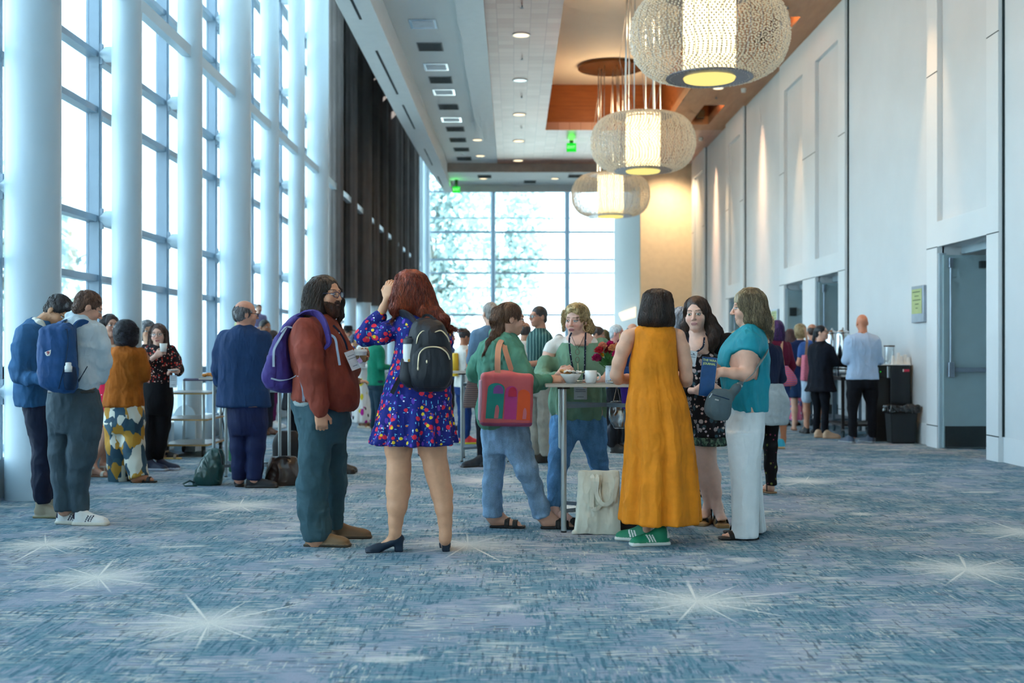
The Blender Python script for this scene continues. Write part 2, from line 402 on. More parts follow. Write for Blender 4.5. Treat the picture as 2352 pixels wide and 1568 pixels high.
# doors: leaf standing open at the far jamb of each opening
M_door = plain('grey green door paint', srgb(150, 174, 180), .45, var=.02)
M_kick = plain('dark kick plate', srgb(50, 58, 60), .4, metal=.3)
M_dsteel = plain('steel door fitting', srgb(150, 165, 180), .3, metal=.8)
dn = 1
for k, (h0, h1) in enumerate(holes):
    yd = h1-.03
    r = MB().box(XF+.06, XF+1.0, yd-.045, yd, .015, 2.53).build('door_%d' % dn, M_door, kind='structure', label='grey door leaf standing open in its portal', origin=(XF+.5, yd, 0)); dn += 1
    MB().box(XF+.075, XF+.985, yd-.05, yd-.044, .02, .295).build('kick_plate', M_kick, r)
    if h0 != holes[3][0]:
        rod = MB().tube([(XF+.14, yd-.075, 1.06), (XF+.14, yd-.075, 2.4)], .011).build('latch_rod', M_dsteel, r)
        MB().box(XF+.115, XF+.165, yd-.10, yd-.045, 2.36, 2.5).build('rod_latch', M_dsteel, rod, bevel=.006)
        pb = MB().box(XF+.10, XF+.9, yd-.105, yd-.06, 1.0, 1.06).build('panic_bar', M_dsteel, r, bevel=.006)
        MB().box(XF+.10, XF+.18, yd-.115, yd-.045, .93, 1.13).build('bar_case', M_dsteel, pb, bevel=.01)
        MB().box(XF+.52, XF+.72, yd-.12, yd-.045, 2.36, 2.45).build('door_closer', M_kick, r)
    else:
        MB().box(XF+.10, XF+.24, yd-.075, yd-.045, 2.0, 2.17).build('viewer_plate', M_kick, r)
    f = MB().box(XR-.05, XR+.04, h0, h0+.035, 0, 2.6).box(XR-.05, XR+.04, h1-.028, h1, 0, 2.56).box(XR+.25, XR+.3, h0, h1, 2.55, HD)
    f.build('door_frame', M_mulls, r)

# ---------------------------------------------------------------- ceiling
def tiles():
    m, nt, bs = new_mat('glossy timber tile ceiling'); bs.inputs['Roughness'].default_value = .34; bs.inputs['Specular IOR Level'].default_value = .5
    b = N(nt, 'TexBrick'); b.offset = 0; b.inputs['Scale'].default_value = 1; b.inputs['Brick Width'].default_value = .3; b.inputs['Row Height'].default_value = .3; b.inputs['Mortar Size'].default_value = .006
    b.inputs['Color1'].default_value = srgb(180, 126, 104); b.inputs['Color2'].default_value = srgb(198, 150, 132); b.inputs['Mortar'].default_value = srgb(156, 106, 86)
    nt.links.new(mapping(nt), b.inputs['Vector']); nt.links.new(b.outputs[0], bs.inputs['Base Color'])
    return m
def wood(name, c1, c2, rough=.45, sc=(1, 1, 1), plank=None):
    m, nt, bs = new_mat(name); bs.inputs['Roughness'].default_value = rough
    vec = mapping(nt, sc)
    c = ramp(nt, noise(nt, vec, 3, 4, .6), [(.3, c1), (.7, c2)])
    if plank:
        w = N(nt, 'TexWave', wave_type='BANDS', bands_direction='Z', wave_profile='SAW'); w.inputs['Scale'].default_value = plank; nt.links.new(mapping(nt), w.inputs['Vector'])
        c = mixc(nt, 1.0, c, ramp(nt, w.outputs[1], [(0, (.7,)*3+(1,)), (.06, (1,)*3+(1,)), (.95, (1,)*3+(1,))]), 'MULTIPLY')
    nt.links.new(c, bs.inputs['Base Color']); return m
M_tiles = tiles()
M_soff = wood('brown timber soffit', srgb(176, 122, 84), srgb(192, 138, 98), .5, (3, .5, 3))
M_coff = wood('orange brown plank coffer', srgb(140, 74, 26), srgb(160, 88, 34), .5, (.6, .6, 5), plank=.52)
M_ceil = plain('white ceiling board', srgb(226, 228, 226), .6, var=.012, scale=1)
M_cream = plain('cream coffer ceiling', srgb(226, 212, 192), .7, var=.01)
C1 = MB().box(-2.25, -1.0, -8, 37.2, ZC, ZC+.2).build('ceiling', M_ceil, label='white ceiling strip with a row of vents', **S)
MB().box(-1.0, -.51, -8, 31.7, ZC-.06, ZC+.2).box(-1.0, -.51, 31.7, 37.2, ZC, ZC+.2).build('ceiling', M_white, **S)
MB().box(-.51, .85, -8, 37.2, ZC-.012, ZC+.2).box(.85, XR, 31.6, 37.2, ZC-.012, ZC+.2).build('ceiling', M_tiles, **S)
sf = MB(); pk = [(20.9, 23.3), (28.4, 30.8), (13.5, 15.9)]; pk.sort(); y = -8
for a, b in pk: sf.box(4.0, XR, y, a, ZC-.012, ZC+.2); sf.box(4.0, 4.6, a, b, ZC-.012, ZC+.2); sf.box(5.1, XR, a, b, ZC-.012, ZC+.2); y = b
sf.box(4.0, XR, y, 31.6, ZC-.012, ZC+.2)
sf.build('ceiling', M_soff, **S)
M_pocket = plain('dark orange pocket lining', srgb(120, 62, 22), .6)
for a, b in pk: MB().box(4.58, 5.12, a-.02, b+.02, ZC+.6, ZC+.65).box(4.58, 4.6, a-.02, b+.02, ZC+.2, ZC+.6).box(5.1, 5.12, a-.02, b+.02, ZC+.2, ZC+.6).box(4.6, 5.1, a-.02, a, ZC+.2, ZC+.6).box(4.6, 5.1, b, b+.02, ZC+.2, ZC+.6).build('ceiling', M_pocket, **S)
MB().box(.83, .85, 6, 31.62, ZC, 8.5).box(4.0, 4.02, 6, 31.62, ZC+.2, 8.5).box(.83, 4.02, 31.6, 31.62, ZC+.2, 8.5).box(.83, 4.02, 5.98, 6, ZC, 8.5).build('ceiling', M_coff, **S)
MB().box(.83, 4.02, 5.98, 31.62, 8.44, 8.6).build('ceiling', M_cream, **S)
MB().box(-.51, 4.02, -8, 6, ZC-.012, ZC+.2).build('ceiling', M_soff, **S)
# far dropped ceiling and fascias
M_fasc = plain('taupe fascia', srgb(176, 164, 154), .6)
MB().box(-2.2, 4.01, 37.2, 37.3, 6.95, ZC+.2).build('trim_fascia', M_fasc, **S)
MB().box(-2.3, 4.01, 37.3, 40.1, 6.95, 7.1).build('ceiling', M_ceil, **S)
MB().box(-2.34, 4.01, 40.1, 40.2, 6.72, 7.6).build('trim_fascia', M_white, **S)
MB().box(-2.34, 4.01, 40.2, 40.3, 7.0, ZT).build('wall_over_soffit', M_white, **S)
# bulkhead with curved outer edge
outer = [(-8, -2.80), (12, -2.79), (18.8, -2.77), (23.1, -2.75), (28, -2.70), (32.5, -2.62), (36.5, -2.50), (40.1, -2.36)]
inner = [(-8, -2.24), (18.2, -2.23), (26, -2.18), (34, -2.11), (37.2, -2.10), (40.1, -2.10)]
poly = [(x, y_, ZB) for y_, x in outer]+[(x, y_, ZB) for y_, x in reversed(inner)]
MB().prism(poly, (0, 0, .53)).build('ceiling_bulkhead', M_white, **S)
poly = [(x, y_, ZC+.02) for y_, x in outer]+[(x+.12, y_, ZC+.02) for y_, x in reversed(outer)]
MB().prism(poly, (0, 0, ZT-ZC)).build('wall_bulkhead', M_white, **S)
MB().box(-4.9, -2.6, -8, YE+.3, ZT, ZT+.2).box(-2.6, 6.0, 40.2, YE+.3, ZT, ZT+.2).build('ceiling', M_white, **S)
# slots in bulkhead
sl_pts = lambda y_: float(np.interp(y_, [0, 18.4, 21.5, 27.3, 33.07, 38.7], [-2.53, -2.52, -2.49, -2.44, -2.39, -2.35]))
for a, b in [(14.6, 16.9), (17.2, 19.3), (21.3, 24.9), (26.0, 28.8), (31.6, 34.4), (36.6, 38.9)]:
    p = [(sl_pts(a)-.022, a, ZB-.004), (sl_pts(a)+.022, a, ZB-.004), (sl_pts(b)+.022, b, ZB-.004), (sl_pts(b)-.022, b, ZB-.004)]
    MB().prism(p, (0, 0, .012)).build('air_slot', M_black, origin=((sl_pts(a)+sl_pts(b))/2, (a+b)/2, ZB), label='narrow black air slot in the white bulkhead', cat='air slot', group='black air slots along the bulkhead')

# ---------------------------------------------------------------- columns
def is_big(k): return k % 3 == 0
cols = []
for k in range(-2, 19):
    Yk = Y0+DY*k; r = .231 if is_big(k) else .157
    if Yk > YE-.5: continue
    o = MB().lathe((XC, Yk, 0), [(r, 0), (r, ZT)], 48).build('column', M_col, smooth='auto', origin=(XC, Yk, 0), kind='structure')
    if k > -2:     # beam to the next column nearer the camera
        rp_ = .231 if is_big(k-1) else .157
        MB().box(XC-.055, XC+.055, Yk-DY+rp_-.03, Yk-r+.03, 5.03, 5.17).build('beam', M_col, o)
    # brackets that tie the column to the mullion
    for z in (.92, 2.70, 4.47, 6.24, 8.0, 9.77):
        if Yk < 28.2 or Yk > 50: MB().tube([(XC-r+.02, Yk, z), (-4.40, Yk, z), (-4.42, Yk, z), (XL-.02, Yk, z)], [.085, .085, .07, .045], 12, flat=.45).build('bracket', M_col, o, smooth='auto')
M_slv = plain('dark taupe shadow sleeve', srgb(104, 98, 96), .9, var=.08, scale=2)  # added dark sleeves stand in for shade on the far columns
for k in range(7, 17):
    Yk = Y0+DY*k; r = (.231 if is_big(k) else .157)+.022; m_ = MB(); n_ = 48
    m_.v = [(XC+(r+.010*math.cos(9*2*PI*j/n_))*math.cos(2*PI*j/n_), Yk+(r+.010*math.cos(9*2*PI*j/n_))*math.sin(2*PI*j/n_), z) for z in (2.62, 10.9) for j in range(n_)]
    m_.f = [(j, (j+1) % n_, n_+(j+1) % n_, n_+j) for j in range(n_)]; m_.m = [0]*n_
    m_.build('column_shadow_sleeve', M_slv, origin=(XC, Yk, 2.62), smooth=True, label='dark taupe drape gathered around a far column of the glazed side', cat='drape', group='drapes around the far columns')  # not a real drape: added sleeve standing in for shade on the column
cur = MB().box(-4.72, XL, -8, YE, 0, .33).box(-4.72, -4.2, -8, 3.5, 0, .33)
cur.build('trim_curb', M_mulls, **S)
MB().box(-4.60, XL+.012, -8, YE, .33, .35).build('trim_sill', M_white, **S)

# ---------------------------------------------------------------- left glazing, one window for each bay
wn_i = 1
tz = [.92, 2.06, 2.70, 3.87, 4.47, 5.62, 6.24, 7.4, 8.0, 9.2, 9.77]
for k in range(-6, 18):
    a, b = Y0+DY*k, Y0+DY*(k+1)
    fr = MB().box(-4.60, XL, b-.03, b+.03, .33, ZT)
    fr.box(XL-.004, XL+.02, b-.012, b+.012, .33, ZT)
    for z in tz: fr.box(-4.60, XL-.02, a+.03, b-.03, z-.035, z+.035)
    for z in (.92, 2.70, 4.47, 6.24): fr.box(XL, XL+.035, b-.022, b+.022, z-.11, z+.11)
    o = fr.build('window_%d' % wn_i, M_mull, origin=(-4.55, (a+b)/2, .33), kind='structure', label='bay of the tall glazed facade'); wn_i += 1
    MB().box(-4.575, -4.567, a+.03, b-.03, .33, ZT).build('pane', M_glass, o)
    if a > 27.0 and a < 49:
        zlo = 2.55
        MB().box(-4.43, -4.415, a+.02, b-.02, zlo, ZT).build('window_shade', M_shade, o)
# far glazing: three bays between two round posts
bays = [(-4.0, -.95), (-.95, 2.44), (2.44, 4.84)]
ftz = [ZA(v, YE) for v in (790, 753, 723, 661, 627, 596, 533, 501, 440, 395, 360)]
fth = [.03, .02, .05, .02, .045, .05, .055, .025, .04, .04, .04]
for x0, x1 in bays:
    fr = MB().box(x0, x1, YE-.05, YE+.05, 0, .35)
    for z, t in zip(ftz, fth): fr.box(x0, x1, YE-.04, YE+.04, z-t, z+t)
    o = fr.build('window_%d' % wn_i, M_mull, origin=((x0+x1)/2, YE, 0), kind='structure', label='wide bay of the far glazed end'); wn_i += 1
    MB().box(x0, x1, YE-.01, YE, 0, ZT).build('pane', M_glass, o)
for x in (-.95, 2.44):
    MB().lathe((x, YE-.3, 0), [(.12, 0), (.12, ZT)], 24).build('column', M_mull, smooth='auto', origin=(x, YE-.3, 0), kind='structure')
MB().lathe((-3.98, 53.2, 0), [(.19, 0), (.19, ZT)], 32).build('column', M_col, smooth='auto', origin=(-3.98, 53.2, 0), kind='structure')

MB().box(-4.9, XR+.3, -8.2, -8, 0, ZC+.4).build('wall_back_added', M_beige, **S)  # unseen wall behind the camera, added to cut the flat light from there
# ---------------------------------------------------------------- outside
M_ground = plain('pale paving outside', srgb(196, 200, 190), .9, var=.1, scale=.5)
MB().box(-60, -5, -20, 120, -.4, -.2).box(-60, 60, YE+.6, 140, -.4, -.2).build('ground', M_ground, **S)
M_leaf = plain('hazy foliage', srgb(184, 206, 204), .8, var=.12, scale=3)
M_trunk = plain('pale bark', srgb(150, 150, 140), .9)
def tree(x, y, h, w, label, seed=1, n=2600, leaf=.24):
    rnd = np.random.RandomState(seed)
    u = rnd.normal(size=(n, 3)); u /= np.linalg.norm(u, axis=1)[:, None]; u *= rnd.uniform(.35, 1, (n, 1))**.5
    cl = rnd.normal(size=(14, 3)); cl /= np.linalg.norm(cl, axis=1)[:, None]; cl *= .62
    c = cl[rnd.randint(0, 14, n)]+u*.45
    c = c*np.array([w, w*.8, h*.42])+np.array([x, y, h*.58])
    mb = MB(); d1 = rnd.normal(size=(n, 3)); d1 /= np.linalg.norm(d1, axis=1)[:, None]; d2 = np.cross(d1, rnd.normal(size=(n, 3))); d2 /= np.linalg.norm(d2, axis=1)[:, None]
    V = np.stack([c-d1*leaf, c+d2*leaf*.5, c+d1*leaf, c-d2*leaf*.5], 1).reshape(-1, 3)
    mb.v = [tuple(v) for v in V]; mb.f = [(4*i, 4*i+1, 4*i+2, 4*i+3) for i in range(n)]; mb.m = [0]*n
    r = empty('tree', (x, y, -.2), label=label, cat='tree')
    mb.build('foliage', M_leaf, r)
    t = MB().tube([(x, y, -.2), (x+.1, y, h*.3), (x-.2, y+.1, h*.6)], [w*.09, w*.07, w*.03], 10)
    for i in range(6): t.tube([(x, y, h*.3+i*.2), (x+cl[i][0]*w*.8, y+cl[i][1]*w*.6, h*.58+cl[i][2]*h*.35)], [w*.04, .02], 6)
    t.build('trunk', M_trunk, r, smooth=True)
tree(-4.2, 62, 12.0, 3.6, 'tall pale tree outside the far glazing, its crown filling the left bay', 3, 4200)
tree(-1.0, 70, 15.0, 3.2, 'tree outside the far glazing behind the left round post', 5, 3200)
tree(-9.5, 14, 3.4, 1.8, 'low green shrub outside the glazing beside the nearest column', 8, 1800, .16)
tree(-14, 26, 6.5, 2.6, 'pale tree outside the left glazing near the nearest columns', 11, 2200)
tree(-17, 38, 7.5, 3.0, 'pale tree outside the left glazing further along the hall', 12, 2200)

# ---------------------------------------------------------------- ceiling fittings
M_lit = glow('lit downlight lens', (1, .80, .50, 1), 1.1)
M_trimw = plain('white fitting rim', srgb(225, 225, 220), .5)
def downlight(x, y, z, lit=True, r=.17, power=45, where='tile strip', lab=None):
    o = MB().lathe((x, y, z-.012), [(r, 0), (r, .011), (r-.02, .011)], 28, cap=False).lathe((x, y, z-.012), [(r-.02, .0), (r, 0)], 28, cap=False)
    r_ = o.build('downlight', M_trimw, origin=(x, y, z), label=lab or 'round recessed downlight in the %s' % where, cat='downlight', group='round downlights in the %s' % where)
    MB().lathe((x, y, z-.008), [(.001, 0), (r-.018, 0)], 28, cap=False).build('lens', M_lit if lit else M_chrome, r_)
    if lit and power: lamp('SPOT', 'downlight_lamp', (x, y, z-.03), power, WARM, r_, spot_size=1.5, spot_blend=.8, shadow_soft_size=.12)
for yy, lit in ((22.1, 1), (25.8, 0), (29.5, 1), (33.2, 1), (36.6, 1), (18.4, 1), (14.7, 1), (11, 1), (7.3, 1)): downlight(.14, yy, ZC-.012, bool(lit), power=110 if yy > 20 else 160)
for yy in (33.1, 35.8): downlight(-1.35+.33, yy, ZC, True, .15, 30, 'white band', 'small round downlight in the white band left of the tiles')
downlight(4.62, 26.55, ZC-.012, True, .13, 120, 'brown soffit by the right wall')
for x in (-1.0, 1.35): downlight(x, 38.6, 6.95, True, .14, 20, 'far dropped ceiling')
M_vent = plain('grey vent blades', srgb(128, 130, 132), .6); M_vd = plain('ceiling light panel', srgb(205, 215, 225), .5)
def vent(px, py, w, light=False, ZC=ZC, where='white ceiling strip'):
    Y = (ZC-EYE)*F/(VY-py); X = XA(px, Y); hw = w/2/F*Y
    r = MB().box(X-hw, X+hw, Y-.3, Y+.3, ZC-.015, ZC).build('light_panel' if light else 'ceiling_vent', M_chrome if light else M_vent, origin=(X, Y, ZC),
        label='framed square panel in the white ceiling strip' if light else 'grey slatted vent in the '+where, cat='ceiling panel' if light else 'ceiling vent',
        group='framed panels in the white ceiling strip' if light else 'grey vents in the '+where)
    if light: MB().box(X-hw*.8, X+hw*.8, Y-.22, Y+.22, ZC-.019, ZC-.014).build('diffuser', M_vd, r)
    else:
        s_ = MB()
        for i in range(9): s_.box(X-hw*.9, X+hw*.9, Y-.27+i*.062, Y-.24+i*.062, ZC-.019, ZC-.014)
        s_.build('slat', M_gap, r)
for a in ((972, 54, 62, 1), (1002, 153, 56, 1), (1020, 211, 50, 1), (1037, 274, 46, 1)): vent(*a)
for a in ((988, 107, 58), (1012, 183, 52), (1030, 245, 46), (1046, 296, 42), (1052, 321, 38), (1060, 343, 36), (1066, 364, 34)): vent(*a)
for a in ((1113, 405, 32), (1217, 417, 28), (1321, 404, 32)): vent(*a, ZC=6.95, where='far dropped ceiling')
MB().prism([(4.01, 38.6, 2.40), (3.90, 38.6, 2.62), (3.90, 38.6, 2.70), (4.01, 38.6, 2.74)], (0, 5.0, 0)).build('wall_light', glow('cream wall light', (1, .86, .62, 1), .8), origin=(4.0, 41, 2.4), label='long cream wall light on the return wall left of the beige end wall', cat='wall light')
for px, py in ((1199, 15), (1199, 134), (1198, 222), (1198, 292), (1645, 224), (1809, 16)):
    Y = (ZC-EYE-.03)*F/(VY-py); X = XA(px, Y)
    MB().lathe((X, Y, ZC-.06), [(.02, 0), (.035, .004), (.012, .01), (.012, .048)], 10).build('sprinkler', M_vent, origin=(X, Y, ZC-.012), label='small sprinkler head under the timber ceiling', cat='sprinkler', group='sprinkler heads under the ceiling')
# wall washers in the pockets: warm streaks down the right wall
for i, (a, b) in enumerate(pk):
    r = MB().box(4.75, 4.95, b-.35, b-.15, ZC+.1, ZC+.3).build('spotlight', M_black, origin=(4.85, b-.25, ZC+.3), label='small spotlight inside the dark ceiling pocket', cat='spotlight', group='spotlights in the ceiling pockets')
    lamp('SPOT', 'pocket_lamp', (4.85, b-.25, ZC+.08), 260, (1, .6, .3), r, spot_size=.5, spot_blend=.7, shadow_soft_size=.05)
    for o in [bpy.data.objects['pocket_lamp' if i == 0 else 'pocket_lamp.%03d' % i]]:
        o.rotation_euler = (0, math.radians(-9), 0)
    lamp('POINT', 'pocket_glow', (5.0, a+.25, ZC+.35), 14, (1, .5, .15), r, shadow_soft_size=.04)
# grazing lights that draw two warm bands on the right wall
for y_, e in ((26.6, 1000), (32.7, 1500)):
    r = MB().lathe((5.2, y_, ZC-.10), [(.05, 0), (.06, .09)], 16).build('spotlight', M_trimw, origin=(5.2, y_, ZC-.012), label='small wall washer spotlight close to the right wall', cat='spotlight', group='wall washers close to the right wall')
    l = lamp('SPOT', 'wash_lamp', (5.2, y_, ZC-.12), e, (1, .55, .32), r, spot_size=.50, spot_blend=1.0, shadow_soft_size=.25)
    l.rotation_euler = (0, math.radians(-7), 0)
for x, e in ((4.8, 300),):
    r = MB().lathe((x, 36.2, ZC-.10), [(.05, 0), (.06, .09)], 16).build('spotlight', M_trimw, origin=(x, 36.2, ZC-.012), label='small spotlight in front of the beige end wall', cat='spotlight')
    l = lamp('SPOT', 'end_lamp', (x, 35.9, ZC-.12), e, (1, .72, .44), r, spot_size=2.0, spot_blend=1.0, shadow_soft_size=.1); l.rotation_euler = (math.radians(20), 0, 0)
# uplight strip hidden on the coffer edge
for y_ in (12, 22):
    pass

# ---------------------------------------------------------------- exit signs
M_exit = glow('green exit face', (.02, 1, .05, 1), .42); M_exitd = glow('bright exit letters', (.5, 1, .5, 1), .7)
def text(body, size, loc, rot, mat, name='lettering', parent=None, extrude=.001, align='CENTER', bold=0):
    c = bpy.data.curves.new(name, 'FONT'); c.body = body; c.size = size; c.extrude = extrude; c.align_x = align; c.align_y = 'CENTER'; c.offset = bold
    t_ = bpy.data.objects.new('t', c); COL.objects.link(t_); bpy.context.view_layer.update(); me = bpy.data.meshes.new_from_object(t_.evaluated_get(bpy.context.evaluated_depsgraph_get())); bpy.data.objects.remove(t_); me.materials.clear()
    o = bpy.data.objects.new(name, me); COL.objects.link(o); me.materials.append(mat)
    o.location = Vector(loc)-(parent_world(parent) if parent is not None else Vector((0, 0, 0))); o.rotation_euler = rot
    if parent is not None: o.parent = parent
    return o
for (x, y_, z, w, h, top) in ((1.63, 33.2, 7.03, .27, .24, ZC-.012), (-1.9, 38.9, 6.62, .25, .2, 6.95)):
    r = MB().box(x-w/2, x+w/2, y_-.03, y_+.03, z-h/2, z+h/2).build('exit_sign', M_exit, origin=(x, y_, z), label='green EXIT sign hanging from the %s' % ('tile ceiling' if x > 0 else 'far dropped ceiling on the left'), cat='exit sign')
    MB().box(x-.05, x+.05, y_-.02, y_+.02, z+h/2, top).build('bracket', M_black, r)
    text('EXIT', .11, (x, y_-.033, z), (PI/2, 0, 0), M_exitd, 'lettering', r)
    lamp('POINT', 'exit_lamp', (x, y_-.12, z+.08), 1.5, (.1, 1, .1), r, shadow_soft_size=.1)

# ---------------------------------------------------------------- wall displays by the doors
M_plq = plain('silver plaque', srgb(160, 172, 184), .35, metal=.5); M_lcd = plain('yellow green notice', srgb(176, 190, 128), .5)
M_ink = plain('dark print', srgb(90, 104, 70), .6)
def plaque(y0, y1, z0, z1, lab, thick=.05):
    r = MB().box(XR-thick, XR, y0, y1, z0, z1).build('wall_display', M_plq, origin=(XR, (y0+y1)/2, z0), bevel=.008, label=lab, cat='wall display')
    zz = z0+(z1-z0)*.24
    MB().box(XR-thick-.004, XR-thick+.002, y0+(y1-y0)*.12, y1-(y1-y0)*.06, zz, z1-(z1-z0)*.09).build('notice', M_lcd, r)
    t = MB()
    for i, (w0, w1) in enumerate(((.25, .85), (.35, .7), (.2, .85), (.35, .65), (.42, .6))):
        z = z1-(z1-z0)*(.17+i*.11); t.box(XR-thick-.006, XR-thick-.003, y0+(y1-y0)*w0, y0+(y1-y0)*w1, z-.006, z+.006)
    t.build('notice_print', M_ink, r)
plaque(16.02, 16.5, 1.67, 2.18, 'silver wall display with a yellow green notice right of the coffee cart')
plaque(24.9, 25.5, 1.67, 2.18, 'silver wall display beyond the pair of doors, partly behind the queue')

ap = [(-4.18+.135*math.cos(a), 14.93, .44+.15*math.sin(a)) for a in np.linspace(0, PI, 15)]; ap = [(-4.045, 14.93, 0)]+ap+[(-4.315, 14.93, 0)]
MB().prism(ap, (0, .04, 0)).build('arched_panel', M_col, origin=(-4.18, 14.95, 0), label='pale arched panel standing at the foot of the third column behind the trolley', cat='panel')
# ---------------------------------------------------------------- bead lamps
M_bead = None
def bead_mat():
    m, nt, bs = new_mat('clear glass bead'); bs.inputs['Base Color'].default_value = srgb(250, 244, 232); bs.inputs['Roughness'].default_value = .18
    bs.inputs['Specular IOR Level'].default_value = .8; bs.inputs['Transmission Weight'].default_value = .0; bs.inputs['Subsurface Weight'].default_value = 0
    t = N(nt, 'BsdfTranslucent'); t.inputs[0].default_value = (1, .95, .85, 1); mx = N(nt, 'MixShader'); mx.inputs[0].default_value = .45
    out = nt.nodes['Material Output']; nt.links.new(bs.outputs[0], mx.inputs[1]); nt.links.new(t.outputs[0], mx.inputs[2]); nt.links.new(mx.outputs[0], out.inputs[0])
    return m
M_bead = bead_mat(); M_shade_l = glow('lit inner drum', (1, .76, .38, 1), 1.5); M_lampmetal = plain('brushed lamp ring', srgb(150, 150, 160), .3, metal=.8)
M_cable = plain('grey cable', srgb(120, 122, 125), .5); M_rod = plain('pale steel rod', srgb(190, 205, 215), .3, metal=.4)
M_yglow = glow('lit lamp base disc', (1, .82, .26, 1), .55)
def bead_mesh():
    # shell of small beads on a squashed globe, open at top and bottom
    nu = 110; V = []; Fc = []
    def pt(t, ph):
        r = .33+.645*math.sin(t)**.62 if math.sin(t) > 0 else .33
        return (r*math.cos(ph), r*math.sin(ph), .525*math.cos(t))
    rows = 52; oc = [(1, 0, 0), (-1, 0, 0), (0, 1, 0), (0, -1, 0), (0, 0, 1), (0, 0, -1)]; of = [(0, 2, 4), (2, 1, 4), (1, 3, 4), (3, 0, 4), (2, 0, 5), (1, 2, 5), (3, 1, 5), (0, 3, 5)]
    rnd = random.Random(2)
    for i in range(rows):
        t = .10+(PI-.2)*i/(rows-1)
        r0 = pt(t, 0)[0]; n = int(nu*r0/.95)
        for j in range(n):
            ph = 2*PI*(j+.5*(i % 2))/n
            p = pt(t, ph); s = .0155*(.85+.3*rnd.random()); b = len(V); dr = rnd.uniform(-.012, .012)
            q = (p[0]*(1+dr), p[1]*(1+dr), p[2])
            for o_ in oc: V.append((q[0]+o_[0]*s, q[1]+o_[1]*s, q[2]+o_[2]*s))
            Fc += [tuple(b+k for k in f) for f in of]
    me = bpy.data.meshes.new('bead_shell'); me.from_pydata(V, [], Fc); me.shade_smooth(); me.materials.append(M_bead)
    w = MB()
    for j in range(36):          # fine wires that carry the beads
        ph = 2*PI*j/36; w.tube([pt(.1+(PI-.2)*i/16, ph) for i in range(17)], .0035, 4)
    return me, w
BM, BWR = bead_mesh()
def bead_lamp(y, label):
    x, z = 2.43, 5.19
    r = empty('pendant_lamp', (x, y, z), label=label, cat='pendant lamp', group=None)
    sh = bpy.data.objects.new('bead_shell', BM); COL.objects.link(sh); sh.parent = r; sh['kind'] = 'stuff'
    w = MB(); w.v = [(a+x, b+y, c+z) for a, b, c in BWR.v]; w.f = list(BWR.f); w.m = list(BWR.m); w.build('wire_cage', M_lampmetal, r)
    MB().lathe((x, y, z), [(.325, -.47), (.325, .47)], 40, cap=False).build('inner_shade', M_shade_l, r, smooth=True)
    MB().lathe((x, y, z), [(.33, -.53), (.54, -.53), (.54, -.515), (.33, -.515), (.33, -.53)], 40, cap=False).build('metal_ring', M_lampmetal, r, smooth='auto'); MB().lathe((x, y, z), [(.30, .50), (.56, .50), (.56, .52), (.30, .52)], 40, cap=False).build('metal_ring', M_lampmetal, r, smooth='auto')
    MB().lathe((x, y, z), [(.001, -.555), (.31, -.555), (.32, -.53), (.32, -.47)], 36, cap=False).build('base_disc', M_yglow, r, smooth='auto')
    cb = MB()
    for i, a in enumerate((.1, .75, 1.3, 2.4, 3.0, 3.3, 4.1, 5.2)):
        cb.tube([(x+.34*math.cos(a), y+.34*math.sin(a), z+.51), (x+.30*math.cos(a), y+.30*math.sin(a), 8.43)], .011, 6)
    cb.build('suspension_rod', M_rod, r, smooth=True)
    c2 = MB()
    for i in range(5):
        a = i*1.25; c2.tube([(x+.2*math.cos(a), y+.2*math.sin(a), z+.51), (x+.45*math.cos(a+.3), y+.35*math.sin(a), z+1.6), (x+.25*math.cos(a), y+.2*math.sin(a), 8.43)], .005, 5)
    c2.build('cable', M_cable, r)
    MB().lathe((x, y, 8.36), [(.001, .03), (.76, .03), (.82, .0), (.82, .075)], 40, cap=False).build('canopy', plain('bronze canopy', srgb(96, 62, 34), .3, metal=.6), r, smooth='auto')
    lamp('POINT', 'lamp_glow', (x, y, z), 130, (1, .74, .42), r, shadow_soft_size=.3)
    lamp('POINT', 'canopy_glow', (x, y, 7.4), 40, (1, .66, .35), r, shadow_soft_size=.15)
bead_lamp(14.6, 'nearest and largest beaded glass pendant lamp, cut by the top of the picture')
bead_lamp(22.1, 'middle beaded glass pendant lamp hanging on steel rods')
bead_lamp(29.5, 'farthest and lowest looking beaded pendant lamp, in front of the far glazing')
# ================================================================ BODY MODELLING: smooth-blended volumes turned into one skin mesh
def vnoise(P, sc, seed=0):
    """smooth value noise of an (n,3) array, 0..1"""
    Q = P*np.asarray(sc, dtype=np.float64)+seed*17.13; I = np.floor(Q).astype(np.int64); f = Q-I; f = f*f*(3-2*f)
    def hsh(a, b, c):
        h = (a*374761393+b*668265263+c*2147483647+seed*1013) & 0xffffffff
        h = ((h ^ (h >> 13))*1274126177) & 0xffffffff; h = h ^ (h >> 16); return (h & 0xffff)/65535.0
    r = 0
    for dx in (0, 1):
        wx = f[:, 0] if dx else 1-f[:, 0]
        for dy in (0, 1):
            wy = f[:, 1] if dy else 1-f[:, 1]
            for dz in (0, 1):
                wz = f[:, 2] if dz else 1-f[:, 2]
                r = r+wx*wy*wz*hsh(I[:, 0]+dx, I[:, 1]+dy, I[:, 2]+dz)
    return r
def rotz(a): return np.array([[math.cos(a), -math.sin(a), 0], [math.sin(a), math.cos(a), 0], [0, 0, 1.0]])
def rotx(a): return np.array([[1.0, 0, 0], [0, math.cos(a), -math.sin(a)], [0, math.sin(a), math.cos(a)]])
def roty(a): return np.array([[math.cos(a), 0, math.sin(a)], [0, 1.0, 0], [-math.sin(a), 0, math.cos(a)]])
class Pr:      # one volume: f(x, y, z) -> distance, bounding box, blend radius, op
    def __init__(s, f, lo, hi, k=.02, op='add'): s.f = f; s.lo = np.array(lo, float); s.hi = np.array(hi, float); s.k = k; s.op = op
